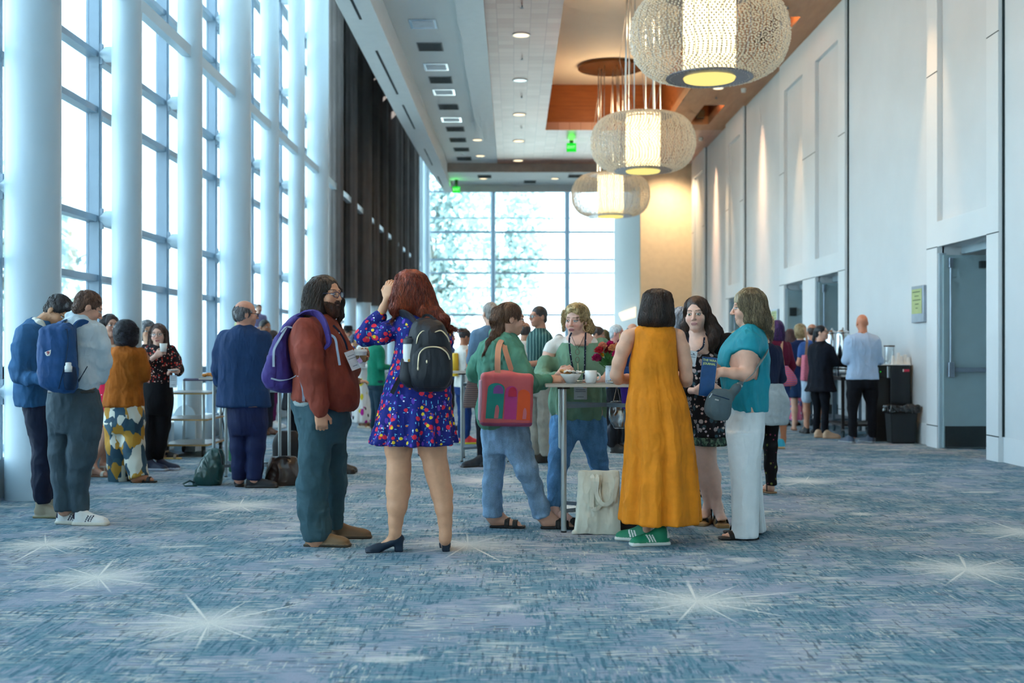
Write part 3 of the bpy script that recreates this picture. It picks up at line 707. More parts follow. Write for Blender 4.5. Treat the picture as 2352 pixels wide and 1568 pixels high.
def cone(a, b, ra, rb, k=.02, op='add', sy=1.0):
    a = np.array(a, float); b = np.array(b, float); ab = b-a; L2 = max(float(ab@ab), 1e-9); r = max(ra, rb)*max(sy, 1)
    def f(x, y, z):
        px, py, pz = x-a[0], y-a[1], z-a[2]
        t = np.clip((px*ab[0]+py*ab[1]+pz*ab[2])/L2, 0, 1)
        return np.sqrt((px-t*ab[0])**2+((py-t*ab[1])/sy)**2+(pz-t*ab[2])**2)-(ra+(rb-ra)*t)
    return Pr(f, np.minimum(a, b)-r, np.maximum(a, b)+r, k, op)
def ell(c, r, R=None, k=.02, op='add'):
    c = np.array(c, float); r = np.array(r, float); m = float(r.max())
    e = np.abs(R)@r if R is not None else r; e = np.minimum(e*1.05, m) if R is not None else r
    def f(x, y, z):
        x, y, z = x-c[0], y-c[1], z-c[2]
        if R is not None: x, y, z = (R[0, 0]*x+R[1, 0]*y+R[2, 0]*z, R[0, 1]*x+R[1, 1]*y+R[2, 1]*z, R[0, 2]*x+R[1, 2]*y+R[2, 2]*z)
        k0 = np.sqrt((x/r[0])**2+(y/r[1])**2+(z/r[2])**2); k1 = np.sqrt((x/r[0]**2)**2+(y/r[1]**2)**2+(z/r[2]**2)**2)
        return k0*(k0-1)/np.maximum(k1, 1e-6)
    return Pr(f, c-e, c+e, k, op)
def rbox(c, hs, R=None, rr=.02, k=.01, op='add'):
    c = np.array(c, float); hs = np.array(hs, float); e = (np.abs(R)@hs if R is not None else hs)
    def f(x, y, z):
        x, y, z = x-c[0], y-c[1], z-c[2]
        if R is not None: x, y, z = (R[0, 0]*x+R[1, 0]*y+R[2, 0]*z, R[0, 1]*x+R[1, 1]*y+R[2, 1]*z, R[0, 2]*x+R[1, 2]*y+R[2, 2]*z)
        qx, qy, qz = np.abs(x)-hs[0]+rr, np.abs(y)-hs[1]+rr, np.abs(z)-hs[2]+rr
        return np.sqrt(np.maximum(qx, 0)**2+np.maximum(qy, 0)**2+np.maximum(qz, 0)**2)+np.minimum(np.maximum(qx, np.maximum(qy, qz)), 0)-rr
    return Pr(f, c-e, c+e, k, op)
def catmull(xs, ys, xq):
    xs = np.asarray(xs, float); ys = np.asarray(ys, float)
    if len(xs) < 3: return np.interp(xq, xs, ys)
    m = np.gradient(ys, xs); i = np.clip(np.searchsorted(xs, xq)-1, 0, len(xs)-2); h = xs[i+1]-xs[i]; t = np.clip((xq-xs[i])/h, 0, 1)
    return (2*t**3-3*t**2+1)*ys[i]+(t**3-2*t**2+t)*h*m[i]+(-2*t**3+3*t**2)*ys[i+1]+(t**3-t**2)*h*m[i+1]
def loft(secs, k=.02, op='add', yaw=0.0, folds=None, shrink=0.0, e=2.2, seed=0):
    """secs: (z, cx, cy, rx, ry); folds: (n, amplitude at top, amplitude at bottom, phase)"""
    secs = sorted(secs); Z = np.array([s[0] for s in secs]); z0, z1 = Z[0]+shrink*.5, Z[-1]-shrink*.5; A = [np.array([s[i] for s in secs]) for i in range(1, 5)]
    mx = max(A[2].max(), A[3].max())*1.12
    lo = (A[0].min()-mx, A[1].min()-mx, z0); hi = (A[0].max()+mx, A[1].max()+mx, z1); c, s_ = math.cos(-yaw), math.sin(-yaw)
    def f(x, y, z):
        zz = np.clip(z, Z[0], Z[-1]); zf = zz.ravel(); sh = zz.shape
        cx, cy_, rx, ry = [catmull(Z, a, zf).reshape(sh) for a in A]
        rx = np.maximum(rx-shrink, .012); ry = np.maximum(ry-shrink, .012)
        u, v = x-cx, y-cy_
        if yaw: u, v = c*u-s_*v, s_*u+c*v
        if folds:
            n, a0, a1, ph = folds; th = np.arctan2(v/ry, u/rx); t = (zz-Z[0])/(Z[-1]-Z[0]); am = a1+(a0-a1)*t
            w = 1+am*(np.sin(n*th+ph+1.1*np.sin(2.3*th+seed))+.45*np.sin((n*1.7)//1*th+ph*2+seed))
            u, v = u/w, v/w
        au, av = np.abs(u)/rx, np.abs(v)/ry
        k0 = (au**e+av**e+1e-12)**(1/e)
        d = (k0-1)*np.minimum(rx, ry)*.9
        return np.maximum(d, np.maximum(z0-z, z-z1))
    return Pr(f, lo, hi, k, op)
def evaluate(prims, h, lo=None, hi=None):
    if lo is None:
        lo = np.min([p.lo for p in prims if p.op == 'add'], 0)-3*h; hi = np.max([p.hi for p in prims if p.op == 'add'], 0)+3*h
    n = np.ceil((hi-lo)/h).astype(int)+1
    Fd = np.full(n, .3, np.float32); ax = [lo[i]+h*np.arange(n[i]) for i in range(3)]
    for p in prims:
        mg = p.k+2.5*h
        a = np.clip(np.floor((p.lo-mg-lo)/h).astype(int), 0, n); b = np.clip(np.ceil((p.hi+mg-lo)/h).astype(int)+1, 0, n)
        if (b <= a).any(): continue
        x, y, z = ax[0][a[0]:b[0]][:, None, None], ax[1][a[1]:b[1]][None, :, None], ax[2][a[2]:b[2]][None, None, :]
        d = np.broadcast_to(p.f(x, y, z), tuple(b-a)); S_ = Fd[a[0]:b[0], a[1]:b[1], a[2]:b[2]]
        if p.op == 'add': q = np.maximum(p.k-np.abs(S_-d), 0)/p.k; r = np.minimum(S_, d)-q*q*p.k*.25
        else: q = np.maximum(p.k-np.abs(S_+d), 0)/p.k; r = np.maximum(S_, -d)+q*q*p.k*.25
        Fd[a[0]:b[0], a[1]:b[1], a[2]:b[2]] = r
    return Fd, lo
def nets(Fd, lo, h):
    S_ = Fd < 0; n = np.array(Fd.shape)-1; c = np.zeros(n, np.int8)
    offs = [(i, j, k) for i in (0, 1) for j in (0, 1) for k in (0, 1)]
    for i, j, k in offs: c += S_[i:i+n[0], j:j+n[1], k:k+n[2]]
    act = (c > 0) & (c < 8); ai = np.nonzero(act); m = len(ai[0])
    if m == 0: return np.zeros((0, 3)), np.zeros((0, 4), int)
    ids = np.full(n, -1); ids[act] = np.arange(m); acc = np.zeros((m, 3)); cnt = np.zeros(m)
    for axn in range(3):
        o2 = [o for o in offs if o[axn] == 0]; d = np.eye(3, dtype=int)[axn]
        for o in o2:
            f0 = Fd[ai[0]+o[0], ai[1]+o[1], ai[2]+o[2]]; f1 = Fd[ai[0]+o[0]+d[0], ai[1]+o[1]+d[1], ai[2]+o[2]+d[2]]
            mk = (f0 < 0) != (f1 < 0); t = f0[mk]/(f0[mk]-f1[mk]); acc[mk] += np.array(o)+t[:, None]*d; cnt[mk] += 1
    V = lo+h*(np.stack(ai, 1)+acc/cnt[:, None]); Q = []
    for axn in range(3):
        a1, a2 = [(1, 2), (2, 0), (0, 1)][axn]; sl0 = [slice(1, n[i]) for i in range(3)]; sl0[axn] = slice(0, n[axn]); sl1 = list(sl0); sl1[axn] = slice(1, n[axn]+1)
        A = S_[tuple(sl0)]; B = S_[tuple(sl1)]
        for sgn in (0, 1):
            e = np.nonzero((A & ~B) if sgn == 0 else (~A & B)); P = np.stack(e, 1)
            for i in range(3):
                if i != axn: P[:, i] += 1
            if not len(P): continue
            u = np.eye(3, dtype=int)[a1]; w = np.eye(3, dtype=int)[a2]
            q = [ids[tuple((P-u-w).T)], ids[tuple((P-w).T)], ids[tuple(P.T)], ids[tuple((P-u).T)]]
            q = np.stack(q if sgn == 0 else q[::-1], 1); Q.append(q)
    Q = np.concatenate(Q); Q = Q[(Q >= 0).all(1)]
    return V, Q
def vnormals(V, Q):
    n = np.cross(V[Q[:, 2]]-V[Q[:, 0]], V[Q[:, 3]]-V[Q[:, 1]]); r = np.zeros_like(V)
    for i in range(4): np.add.at(r, Q[:, i], n)
    return r/np.maximum(np.linalg.norm(r, axis=1), 1e-9)[:, None]
def relax(V, Q, it=1):
    for _ in range(it):
        a = np.zeros_like(V); c = np.zeros(len(V))
        for i in range(4):
            j = Q[:, (i+1) % 4]; np.add.at(a, Q[:, i], V[j]); np.add.at(c, Q[:, i], 1); np.add.at(a, j, V[Q[:, i]]); np.add.at(c, j, 1)
        V = V*.5+.5*a/np.maximum(c, 1)[:, None]
    return V
def mesh_obj(name, V, Q, mat, parent=None, origin=(0, 0, 0), col=None, smooth=True):
    me = bpy.data.meshes.new(name); V = V-np.asarray(origin)
    me.vertices.add(len(V)); me.vertices.foreach_set('co', V.astype(np.float32).ravel())
    k = Q.shape[1]; me.loops.add(Q.size); me.loops.foreach_set('vertex_index', Q.astype(np.int32).ravel())
    me.polygons.add(len(Q)); me.polygons.foreach_set('loop_start', (np.arange(len(Q))*k).astype(np.int32)); me.polygons.foreach_set('loop_total', np.full(len(Q), k, np.int32))
    me.update(calc_edges=True)
    if smooth: me.polygons.foreach_set('use_smooth', np.ones(len(Q), bool))
    if col is not None:
        ca = me.color_attributes.new('Col', 'FLOAT_COLOR', 'POINT'); ca.data.foreach_set('color', np.concatenate([col, np.ones((len(col), 1))], 1).astype(np.float32).ravel())
    me.materials.append(mat)
    o = bpy.data.objects.new(name, me); COL.objects.link(o)
    if parent is not None: o.parent = parent
    return o
FOLD = 1.25
def volume(name, prims, h, mat, parent=None, origin=(0, 0, 0), folds=None, colf=None, rel=1, seed=0):
    """folds: list of (amplitude, scale vector)"""
    Fd, lo = evaluate(prims, h); V, Q = nets(Fd, lo, h)
    if rel: V = relax(V, Q, rel)
    if folds:
        Nn = vnormals(V, Q)
        for i, (a, sc) in enumerate(folds):
            w = vnoise(V, 6, seed+3)[:, None]*.12; P = V+np.concatenate([w, w, -w], 1)
            r = 1-np.abs(2*vnoise(P, sc, seed+i)-1); r2 = 1-np.abs(2*vnoise(P+.37, np.array(sc)*1.9, seed+i+7)-1); V = V+Nn*(a*FOLD*(r**1.5+.30*r2**1.5-.55))[:, None]
    col = colf(V) if colf else None
    return mesh_obj(name, V, Q, mat, parent, origin, col)

SKIN = attr_mat('skin', .5, .4, .03); HAIRM = attr_mat('hair', .42, .5, .30, .6, aniso=(150, 150, 22)); SHOEM = attr_mat('shoe', .5, .4, .03)
DIRECTION = dict()
def lin(c): return np.array(srgb(*c)[:3]) if max(c) > 1.01 else np.array(c[:3])

class Head:
    """face forward is local -Y; yaw turns it towards +X (image right), pitch looks down"""
    def __init__(s, c, yaw=0, pitch=0, roll=0, sc=1.0):
        s.c = np.array(c, float); s.sc = sc
        s.R = rotz(math.radians(yaw))@rotx(math.radians(pitch))@roty(math.radians(roll)); s.Ry = rotz(math.radians(yaw))
    def w(s, p): return s.c+s.R@(np.array(p, float)*s.sc)
    def wy(s, p): return s.c+s.Ry@(np.array(p, float)*s.sc)
    def e(s, p, r, k=.02, op='add'): return ell(s.w(p), np.array(r)*s.sc, s.R, k, op)
    def cn(s, a, b, ra, rb, k=.01, op='add'): return cone(s.w(a), s.w(b), ra*s.sc, rb*s.sc, k, op)
    def loc(s, V): return ((V-s.c)@s.R)/s.sc
    def prims(s, neck, nr=.054, chub=0.0, female=False):
        jw = .054+chub-(.004 if female else 0)
        L = [s.e((0, .014, .030), (.074, .094, .088)), s.e((0, -.024, -.038), (jw+.004, .064, .070), .03), s.e((0, -.058, -.090), (.027+chub*.5, .024, .022), .03),
             s.e((-.034, -.054, -.030), (.026+chub, .028, .028), .02), s.e((.034, -.054, -.030), (.026+chub, .028, .028), .02),
             s.cn((-.034, -.074, .030), (.034, -.074, .030), .011, .011, .015),
             s.e((-.031, -.101, .006), (.016, .015, .012), .012, 'sub'), s.e((.031, -.101, .006), (.016, .015, .012), .012, 'sub'),
             s.e((-.031, -.077, .006), (.014, .014, .011), .003), s.e((.031, -.077, .006), (.014, .014, .011), .003),
             s.cn((0, -.084, .014), (0, -.108, -.024), .0075, .0115, .010), s.e((-.011, -.096, -.029), (.008, .009, .007), .006), s.e((.011, -.096, -.029), (.008, .009, .007), .006),
             s.cn((-.019, -.084, -.056), (.019, -.084, -.056), .0055, .0055, .006), s.cn((-.017, -.083, -.066), (.017, -.083, -.066), .0065, .0065, .006),
             s.e((-.076, .018, -.006), (.008, .020, .031), .006), s.e((.076, .018, -.006), (.008, .020, .031), .006),
             cone(s.w((0, .028, -.045)), neck, nr*s.sc, nr*1.12*s.sc, .03)]
        return L
    def paint(s, V, col, skin, lips=(.45, .16, .15), eyes=(.10, .16, .16), brow=(.05, .03, .02), blush=.10, beard=None, beardlong=False, stubble=None):
        q = s.loc(V); x, y, z = q.T; front = (y < -.03) & (np.abs(z) < .13) & (np.abs(x) < .09)
        def mixin(mask, c, a=1.0):
            a = np.clip(mask*a, 0, 1)[:, None]; col[:] = col*(1-a)+np.array(c)*a
        sk = np.array(skin)
        for sx in (-1, 1):
            mixin(front*np.exp(-(((x-sx*.036)/.018)**2+((z+.030)/.016)**2)), sk*np.array([1.15, .68, .66]), blush*4)
        mixin(front*np.exp(-((x/.012)**2+((z+.026)/.012)**2)), sk*np.array([1.1, .75, .7]), blush*3)
        if beard is not None:
            b = (z < -.060+.012*np.abs(x)/.05+.006*(vnoise(V, 160, 3)-.5)) & (y < .02) & (y > -.14) & (z > -.16)
            b = b & ~((np.abs(x) < .017) & (z > -.073) & (z < -.050) & (y < -.07))
            mixin(b.astype(float), beard, .95 if not stubble else stubble)
        lip = front & (y < -.070) & (((x/.023)**2+((z+.061)/.0115)**2) < 1); mixin(lip.astype(float), lips, .85)
        mixin((front & (y < -.07) & (np.abs(z+.061) < .0016) & (np.abs(x) < .022)).astype(float), np.array(lips)*.3, .8)
        for sx in (-1, 1):
            dx = x-sx*.031; dz = z-.006
            inside = ((dx/.0155)**2+(dz/.0062)**2)
            mixin((front & (((dx/.019)**2+((dz-.002)/.0100)**2) < 1)).astype(float), sk*.62, .5)
            mixin((front & (inside < 1)).astype(float), (.72, .70, .68))
            mixin((front & (inside < 1) & (((dx)**2+(dz)**2) < .0062**2)).astype(float), eyes)
            mixin((front & (inside < 1) & (((dx)**2+(dz)**2) < .0030**2)).astype(float), (.01, .01, .01))
            mixin((front & (inside > .75) & (inside < 1.7) & (dz > .001)).astype(float), (.03, .02, .02), .9)
            ar = .030+.004*np.cos((dx*sx-.004)/.022*1.6)
            mixin((front & (np.abs(z-ar) < .0030) & (np.abs(dx-sx*.001) < .020)).astype(float), brow, .85)
        for sx in (-1, 1): mixin((front & (((x-sx*.0085)**2+(z+.0355)**2+(y+.098)**2*.4) < .0042**2)).astype(float), sk*.3, .8)
        return col
    def hairprims(s, style):
        """list of volumes in head coordinates for common cuts"""
        face = [s.e((0, -.104, -.026), (.064, .064, .112), .012, 'sub')]
        cap = [s.e((0, .020, .038), (.083, .099, .091), .01)]
        if style == 'short': return [s.e((0, .022, .040), (.081, .097, .088), .01), s.e((0, .060, -.03), (.066, .05, .05), .02), s.e((0, -.112, -.030), (.072, .072, .102), .010, 'sub'), s.e((-.08, -.03, -.055), (.04, .06, .05), .01, 'sub'), s.e((.08, -.03, -.055), (.04, .06, .05), .01, 'sub')]
        if style == 'buzz': return [s.e((0, .018, .034), (.0775, .0965, .0885), .01), s.e((0, -.108, -.030), (.070, .070, .108), .010, 'sub'), s.e((-.08, -.03, -.055), (.04, .06, .05), .01, 'sub'), s.e((.08, -.03, -.055), (.04, .06, .05), .01, 'sub')]
        if style == 'balding': return [s.e((0, .024, .014), (.081, .094, .078), .01), s.e((0, .056, -.03), (.066, .05, .045), .02), s.e((0, -.03, .125), (.070, .115, .062), .012, 'sub'), s.e((0, -.112, -.02), (.078, .085, .11), .010, 'sub')]
        if style == 'bun': return cap+[s.e((0, .085, .085), (.045, .045, .042), .01)]+face
        if style == 'bob':
            L = list(cap)
            for sx in (-1, 1): L.append(cone(s.wy((sx*.060, .022, .02)), s.wy((sx*.072, .020, -.11)), .045*s.sc, .034*s.sc, .03))
            L.append(ell(s.wy((0, .062, -.05)), np.array((.088, .058, .095))*s.sc, s.Ry, .03)); return L+face
        if style == 'long':
            L = list(cap)
            for sx in (-1, 1): L += [cone(s.wy((sx*.062, .020, .02)), s.wy((sx*.078, .015, -.13)), .040*s.sc, .036*s.sc, .03), cone(s.wy((sx*.078, .015, -.13)), s.wy((sx*.085, .0, -.24)), .036*s.sc, .020*s.sc, .03)]
            L.append(ell(s.wy((0, .068, -.08)), np.array((.092, .052, .15))*s.sc, s.Ry, .03)); return L+face
        if style == 'curly':
            L = [s.e((0, .025, .045), (.098, .112, .100), .01)]
            L.append(ell(s.wy((0, .062, -.03)), np.array((.095, .062, .085))*s.sc, s.Ry, .03)); return L+face
        if style == 'pony': return [s.e((0, .020, .036), (.080, .098, .088), .01), s.e((0, .060, -.02), (.06, .05, .055), .02), cone(s.w((0, .105, .03)), s.wy((0, .135, -.10)), .028*s.sc, .022*s.sc, .02), cone(s.wy((0, .135, -.10)), s.wy((0, .125, -.24)), .022*s.sc, .010*s.sc, .02)]+face
        return cap+face

def hand_prims(w, d, nrm, curl=.5, side=1, s=1.0, spread=.16, thumb=.7):
    """w wrist, d direction of the hand, nrm back-of-hand normal; curl 0 flat .. 1 fist; returns volumes with five fingers"""
    w = np.array(w, float); d = np.array(d, float); d /= np.linalg.norm(d); nrm = np.array(nrm, float); nrm -= d*(nrm@d); nrm /= np.linalg.norm(nrm); sd = np.cross(d, nrm)*side
    R = np.stack([sd, d, nrm], 1); L = [ell(w+d*.045*s, (.038*s, .052*s, .016*s), R, .02), rbox(w+d*.050*s, (.036*s, .040*s, .013*s), R, .012*s, .01)]
    for i, (off, ln) in enumerate(((-.028, .072), (-.010, .080), (.009, .075), (.027, .060))):
        p = w+d*.086*s+sd*off*s-d*abs(off)*.15*s; ang = 0; fa = (off/.03)*spread*(1-curl*.8)
        base = d*math.cos(fa)+sd*math.sin(fa)
        for j, (fr, r0, r1) in enumerate(((.44, .0092, .0086), (.31, .0086, .0078), (.25, .0078, .0064))):
            ang += curl*(.75, 1.25, .9)[j]+.12; q = base*math.cos(ang)-nrm*math.sin(ang); p2 = p+q*ln*fr*s
            L.append(cone(p, p2, r0*s, r1*s, .0035)); p = p2
    p = w+d*.022*s-sd*.028*s-nrm*.004*s
    t1 = (d*.72-sd*.62-nrm*.25*thumb); t1 /= np.linalg.norm(t1); t2 = (d*.9-sd*.12-nrm*(.2+.8*curl*thumb)); t2 /= np.linalg.norm(t2)
    L += [cone(p, p+t1*.040*s, .0135*s, .0105*s, .008), cone(p+t1*.040*s, p+t1*.040*s+t2*.032*s, .0102*s, .0080*s, .004)]
    return L

def foot_prims(heel, d, L=.25, r=1.0, up=.07):
    """bare foot volumes: heel point on the floor, direction in the plane"""
    h = np.array(heel, float); d = np.array((d[0], d[1], 0.0)); d /= np.linalg.norm(d); s = np.array((-d[1], d[0], 0))
    z = np.array((0, 0, 1.0)); R = np.stack([s, d, z], 1)
    P = [ell(h+d*.035+z*.030, (.030*r, .040, .030), R, .02), ell(h+d*L*.50+z*.026, (.034*r, L*.33, .024), R, .03), ell(h+d*L*.72+z*.016, (.043*r, L*.20, .015), R, .02), cone(h+d*.05+z*.085, h+d*L*.45+z*.042, .032*r, .024*r, .03)]
    for i in range(5):
        o = -.030+.015*i; ln = L*(.98-.03*i-.02*(i == 4)); P.append(cone(h+d*(L*.80)+s*o*r+z*.014, h+d*(ln-.012)+s*o*1.05*r+z*.011, .0095, .0085 if i else .011, .004))
    return P
# ================================================================ PERSON BUILDER
CROPS = dict(A=(0, 640, 2.6136), B=(400, 640, 2.45), C=(780, 600, 2.241), D=(1020, 640, 2.528), E=(1380, 640, 2.489), Fc=(1740, 680, 4.2375), P=(0, 0, 1.0))
def shoe_obj(kind, heel, d, parent, origin, L=.28, col=(.02, .02, .022), sole=(.02, .02, .02), h=.006, name='shoe', acc=None, w=1.0):
    hl = np.array(heel, float); d = np.array((d[0], d[1], 0.0)); d /= np.linalg.norm(d); s = np.array((-d[1], d[0], 0)); z = np.array((0, 0, 1.0)); R = np.stack([s, d, z], 1)
    col = np.array(col); sole = np.array(sole)
    def pt(a, b, c): return hl+s*a+d*b+z*c
    if kind in ('sneaker', 'dress', 'boot'):
        st = .026 if kind == 'sneaker' else .018
        P = [rbox(pt(0, L*.5, st*.5), (.043*w, L*.5, st*.5), R, st*.45, .01), ell(pt(0, L*.80, st*.5), (.049*w, L*.20, st*.52), R, .012)]
        top = .085 if kind != 'boot' else .13
        P += [ell(pt(0, .055, .05), (.038*w, .055, .045), R, .02), ell(pt(0, L*.55, .042), (.040*w, L*.34, .034), R, .03), ell(pt(0, L*.80, .034), (.044*w, L*.185, .026), R, .02),
              cone(pt(0, .06, .05), pt(0, .055, top), .042*w, .044*w, .02), cone(pt(0, .08, .085), pt(0, L*.58, .052), .030*w, .024*w, .02)]
        def colf(V):
            q = (V-hl)@R; c = np.tile(col, (len(V), 1)); c[q[:, 2] < st] = sole
            if acc is not None:
                a = np.array(acc); t = q[:, 1]/L; u = q[:, 2]
                st_ = (np.abs(q[:, 0]) > .018) & (u > st+.004) & (u < .075)
                k = (t-.42-(u-.05)*1.6)*L/.019
                c[st_ & (k > 0) & (k < 3) & ((k % 1) < .55)] = a; c[(t < .10) & (u > .05)] = a
            return c
        return volume(name, P, h, SHOEM, parent, origin, colf=colf, rel=1)
    if kind == 'pump':
        P = [ell(pt(0, L*.78, .022), (.038, L*.22, .020), R, .01), cone(pt(0, L*.72, .022), pt(0, .045, .075), .030, .030, .02), ell(pt(0, .040, .082), (.033, .045, .034), R, .02),
             rbox(pt(0, L*.80, .006), (.036, L*.19, .006), R, .005, .006), rbox(pt(0, .032, .030), (.025, .027, .030), R, .006, .012),
             ell(pt(0, L*.46, .098), (.028, L*.28, .042), R@rotx(-.22), .008, 'sub')]
        return volume(name, P, h, SHOEM, parent, origin, colf=lambda V: np.tile(col, (len(V), 1)), rel=1)
    if kind in ('slide', 'sandal', 'wedge'):
        P = [rbox(pt(0, L*.5, .009), (.042, L*.5, .009), R, .008, .01), ell(pt(0, L*.74, .009), (.047, L*.25, .009), R, .01)]
        if kind == 'wedge': P += [rbox(pt(0, L*.30, .022), (.038, L*.30, .022), R, .01, .02), rbox(pt(0, L*.7, .014), (.044, L*.3, .014), R, .008, .02)]
        o = volume(name, P, h, SHOEM, parent, origin, colf=lambda V: np.tile(sole, (len(V), 1)), rel=1)
        S2 = []
        def band(b0, b1, hgt, wd, r=.006):
            n = 12; pts = [pt(math.cos(PI*i/n)*wd, b0+(b1-b0)*i/n, .012+math.sin(PI*i/n)*hgt) for i in range(n+1)]
            return [cone(pts[i], pts[i+1], r, r, .004) for i in range(n)]
        zz = .02 if kind == 'wedge' else 0
        for dy_ in ((-.012, 0, .012)): S2 += band(L*.70+dy_, L*.74+dy_, .042+zz, .044)
        if kind == 'slide':
            for dy_ in ((-.012, 0, .012)): S2 += band(L*.52+dy_, L*.50+dy_, .058+zz, .042)
        else:
            for dz in (0, .012): S2 += [cone(pt(.036*math.cos(a), .045+.045*math.sin(a)*-1, .085+dz+zz*.6), pt(.036*math.cos(a+.4), .045+.045*math.sin(a+.4)*-1, .085+dz+zz*.6), .006, .006, .004) for a in np.arange(0, 6.3, .4)]
            S2 += [cone(pt(.036, .06, .02), pt(.036, .06, .09), .006, .006, .004), cone(pt(-.036, .06, .02), pt(-.036, .06, .09), .006, .006, .004)]
        volume('strap', S2, max(h*.8, .004), SHOEM, o, np.zeros(3)+origin, colf=lambda V: np.tile(col, (len(V), 1)), rel=1)
        return o

class Person:
    def __init__(s, label, crop, Y, skin=(205, 160, 135), h=.010, base=None, group=None):
        s.label = label; s.ox, s.oy, s.sc = CROPS[crop]; s.Y = Y; s.skin = lin(skin); s.h = h; s.B = []; s.G = {}; s.gm = {}; s.tiles = []; s.extra = []; s.hd = None; s.face = {}; s.group = group; s.after = []
        s.cuts = {}; s.mpp = Y/F/s.sc; s.seed = int(Y*100) % 97
    def g(s, cx, cy_, dy=0.0):
        px, py = s.ox+cx/s.sc, s.oy+cy_/s.sc; Y = s.Y+dy; return np.array(((px-VX)/F*Y, Y, EYE-(py-VY)/F*Y))
    def garment(s, name, mat, folds=((.010, (9, 9, 4)),), h=None): s.G[name] = []; s.gm[name] = (mat, folds, h or s.h)
    def _put(s, t, full, shr):
        if t == 'skin': s.B += full
        elif t == 'body': s.B += full
        else:
            s.G[t] += full; s.B += shr
    def chain(s, t, pts, k=.02, body=True, sy=1.0, sh=.011, cut=None):
        W3 = [(s.g(p[0], p[1], p[3] if len(p) > 3 else 0), p[2]*s.mpp) for p in pts]
        full = [cone(a[0], b[0], a[1], b[1], k, sy=sy) for a, b in zip(W3, W3[1:])]
        shr = [cone(a[0], b[0], max(a[1]-sh, .012), max(b[1]-sh, .012), k, sy=min(sy, 1.0)) for a, b in zip(W3, W3[1:])] if body else []
        s._put(t, full, shr)
        if cut or (cut is None and t in ('trousers', 'jeans', 'shorts')): s.hemcut(t, W3[-2][0], *W3[-1])
    def hemcut(s, t, a, b, r):
        d = b-a; d = d/np.linalg.norm(d); u = np.cross(d, (0, 1.0, 0)); u /= np.linalg.norm(u); v = np.cross(d, u); R = np.stack([u, v, d], 1)
        s.cuts.setdefault(t, []).append(rbox(b+d*.075, (r*1.25, r*1.25, .07), R, .004, .006, 'sub'))
    def loft(s, t, secs, body=True, k=.03, folds=None, e=2.2, yaw=0, sh=.012):
        """secs: (cy, xl, xr, half depth in m, depth offset in m)"""
        L = []
        for q in secs:
            cy_, xl, xr, d = q[:4]; dy = q[4] if len(q) > 4 else 0
            c = s.g((xl+xr)/2, cy_, dy); L.append((c[2], c[0], c[1], (xr-xl)/2*s.mpp*(1+dy/s.Y), d))
        if t in ('trousers', 'jeans', 'shorts') and len(L) > 2 and not folds:
            q = min(L); z_, x_, y_, a_, b_ = q; L.append((z_-.075, x_, y_, a_*.84, b_*.84)); k = .05
        s._put(t, [loft(L, k, folds=folds, e=e, yaw=yaw, seed=s.seed)], [loft(L, k, shrink=sh, e=e, yaw=yaw)] if body else [])
    def cutbox(s, t, cx, cy_, dy, hs, rot=0, k=.008):
        s.G[t].append(rbox(s.g(cx, cy_, dy), hs, roty(math.radians(rot)), .005, k, 'sub'))
    def head(s, cx, cy_, yaw, pitch=0, roll=0, sc=1.0, dy=0, neck=None, nr=.054, chub=0, female=False, **face):
        s.hd = Head(s.g(cx, cy_, dy), yaw, pitch, roll, sc); nk = s.g(*neck)
        s.B += s.hd.prims(nk, nr, chub, female); s.face = face; c = s.hd.c
        s.tiles.append((c-.135*sc, c+.135*sc, max(s.h*.38, .0032)))
    def hand(s, cx, cy_, dy, d, nrm, curl=.5, side=1, sc=1.0, **kw):
        w = s.g(cx, cy_, dy); s.B += hand_prims(w, d, nrm, curl, side, sc, **kw); d = np.array(d, float)/np.linalg.norm(d); c = w+d*.085*sc
        s.tiles.append((c-.10*sc, c+.10*sc, max(s.h*.4, .0036)))
    def shoe(s, kind, cx, cy_, dy, d, **kw): s.after.append(('shoe', kind, cx, cy_, dy, d, kw))
    def hair(s, prims, col, amp=.006, fr=(70, 70, 10), h=None, strands=0, slen=.10, srad=.0022, wave=.004, name='hair', col2=None, matname=None):
        s.after.append(('hair', prims, col, amp, fr, h, strands, slen, srad, wave, name, col2))
    def wl(s, secs, k=.03, op='add', **kw):     # world loft from crop measures, for hair
        L = []
        for q in secs:
            cy_, xl, xr, d = q[:4]; dy = q[4] if len(q) > 4 else 0; c = s.g((xl+xr)/2, cy_, dy); L.append((c[2], c[0], c[1], (xr-xl)/2*s.mpp, d))
        return loft(L, k, op, **kw)
    def wc(s, pts, k=.02, op='add'):
        W3 = [(s.g(p[0], p[1], p[3] if len(p) > 3 else 0), p[2]*s.mpp) for p in pts]
        return [cone(a[0], b[0], a[1], b[1], k, op) for a, b in zip(W3, W3[1:])]
    def glasses(s, col=(.02, .02, .02), round_=False, temples=True): s.after.append(('glasses', col, round_))
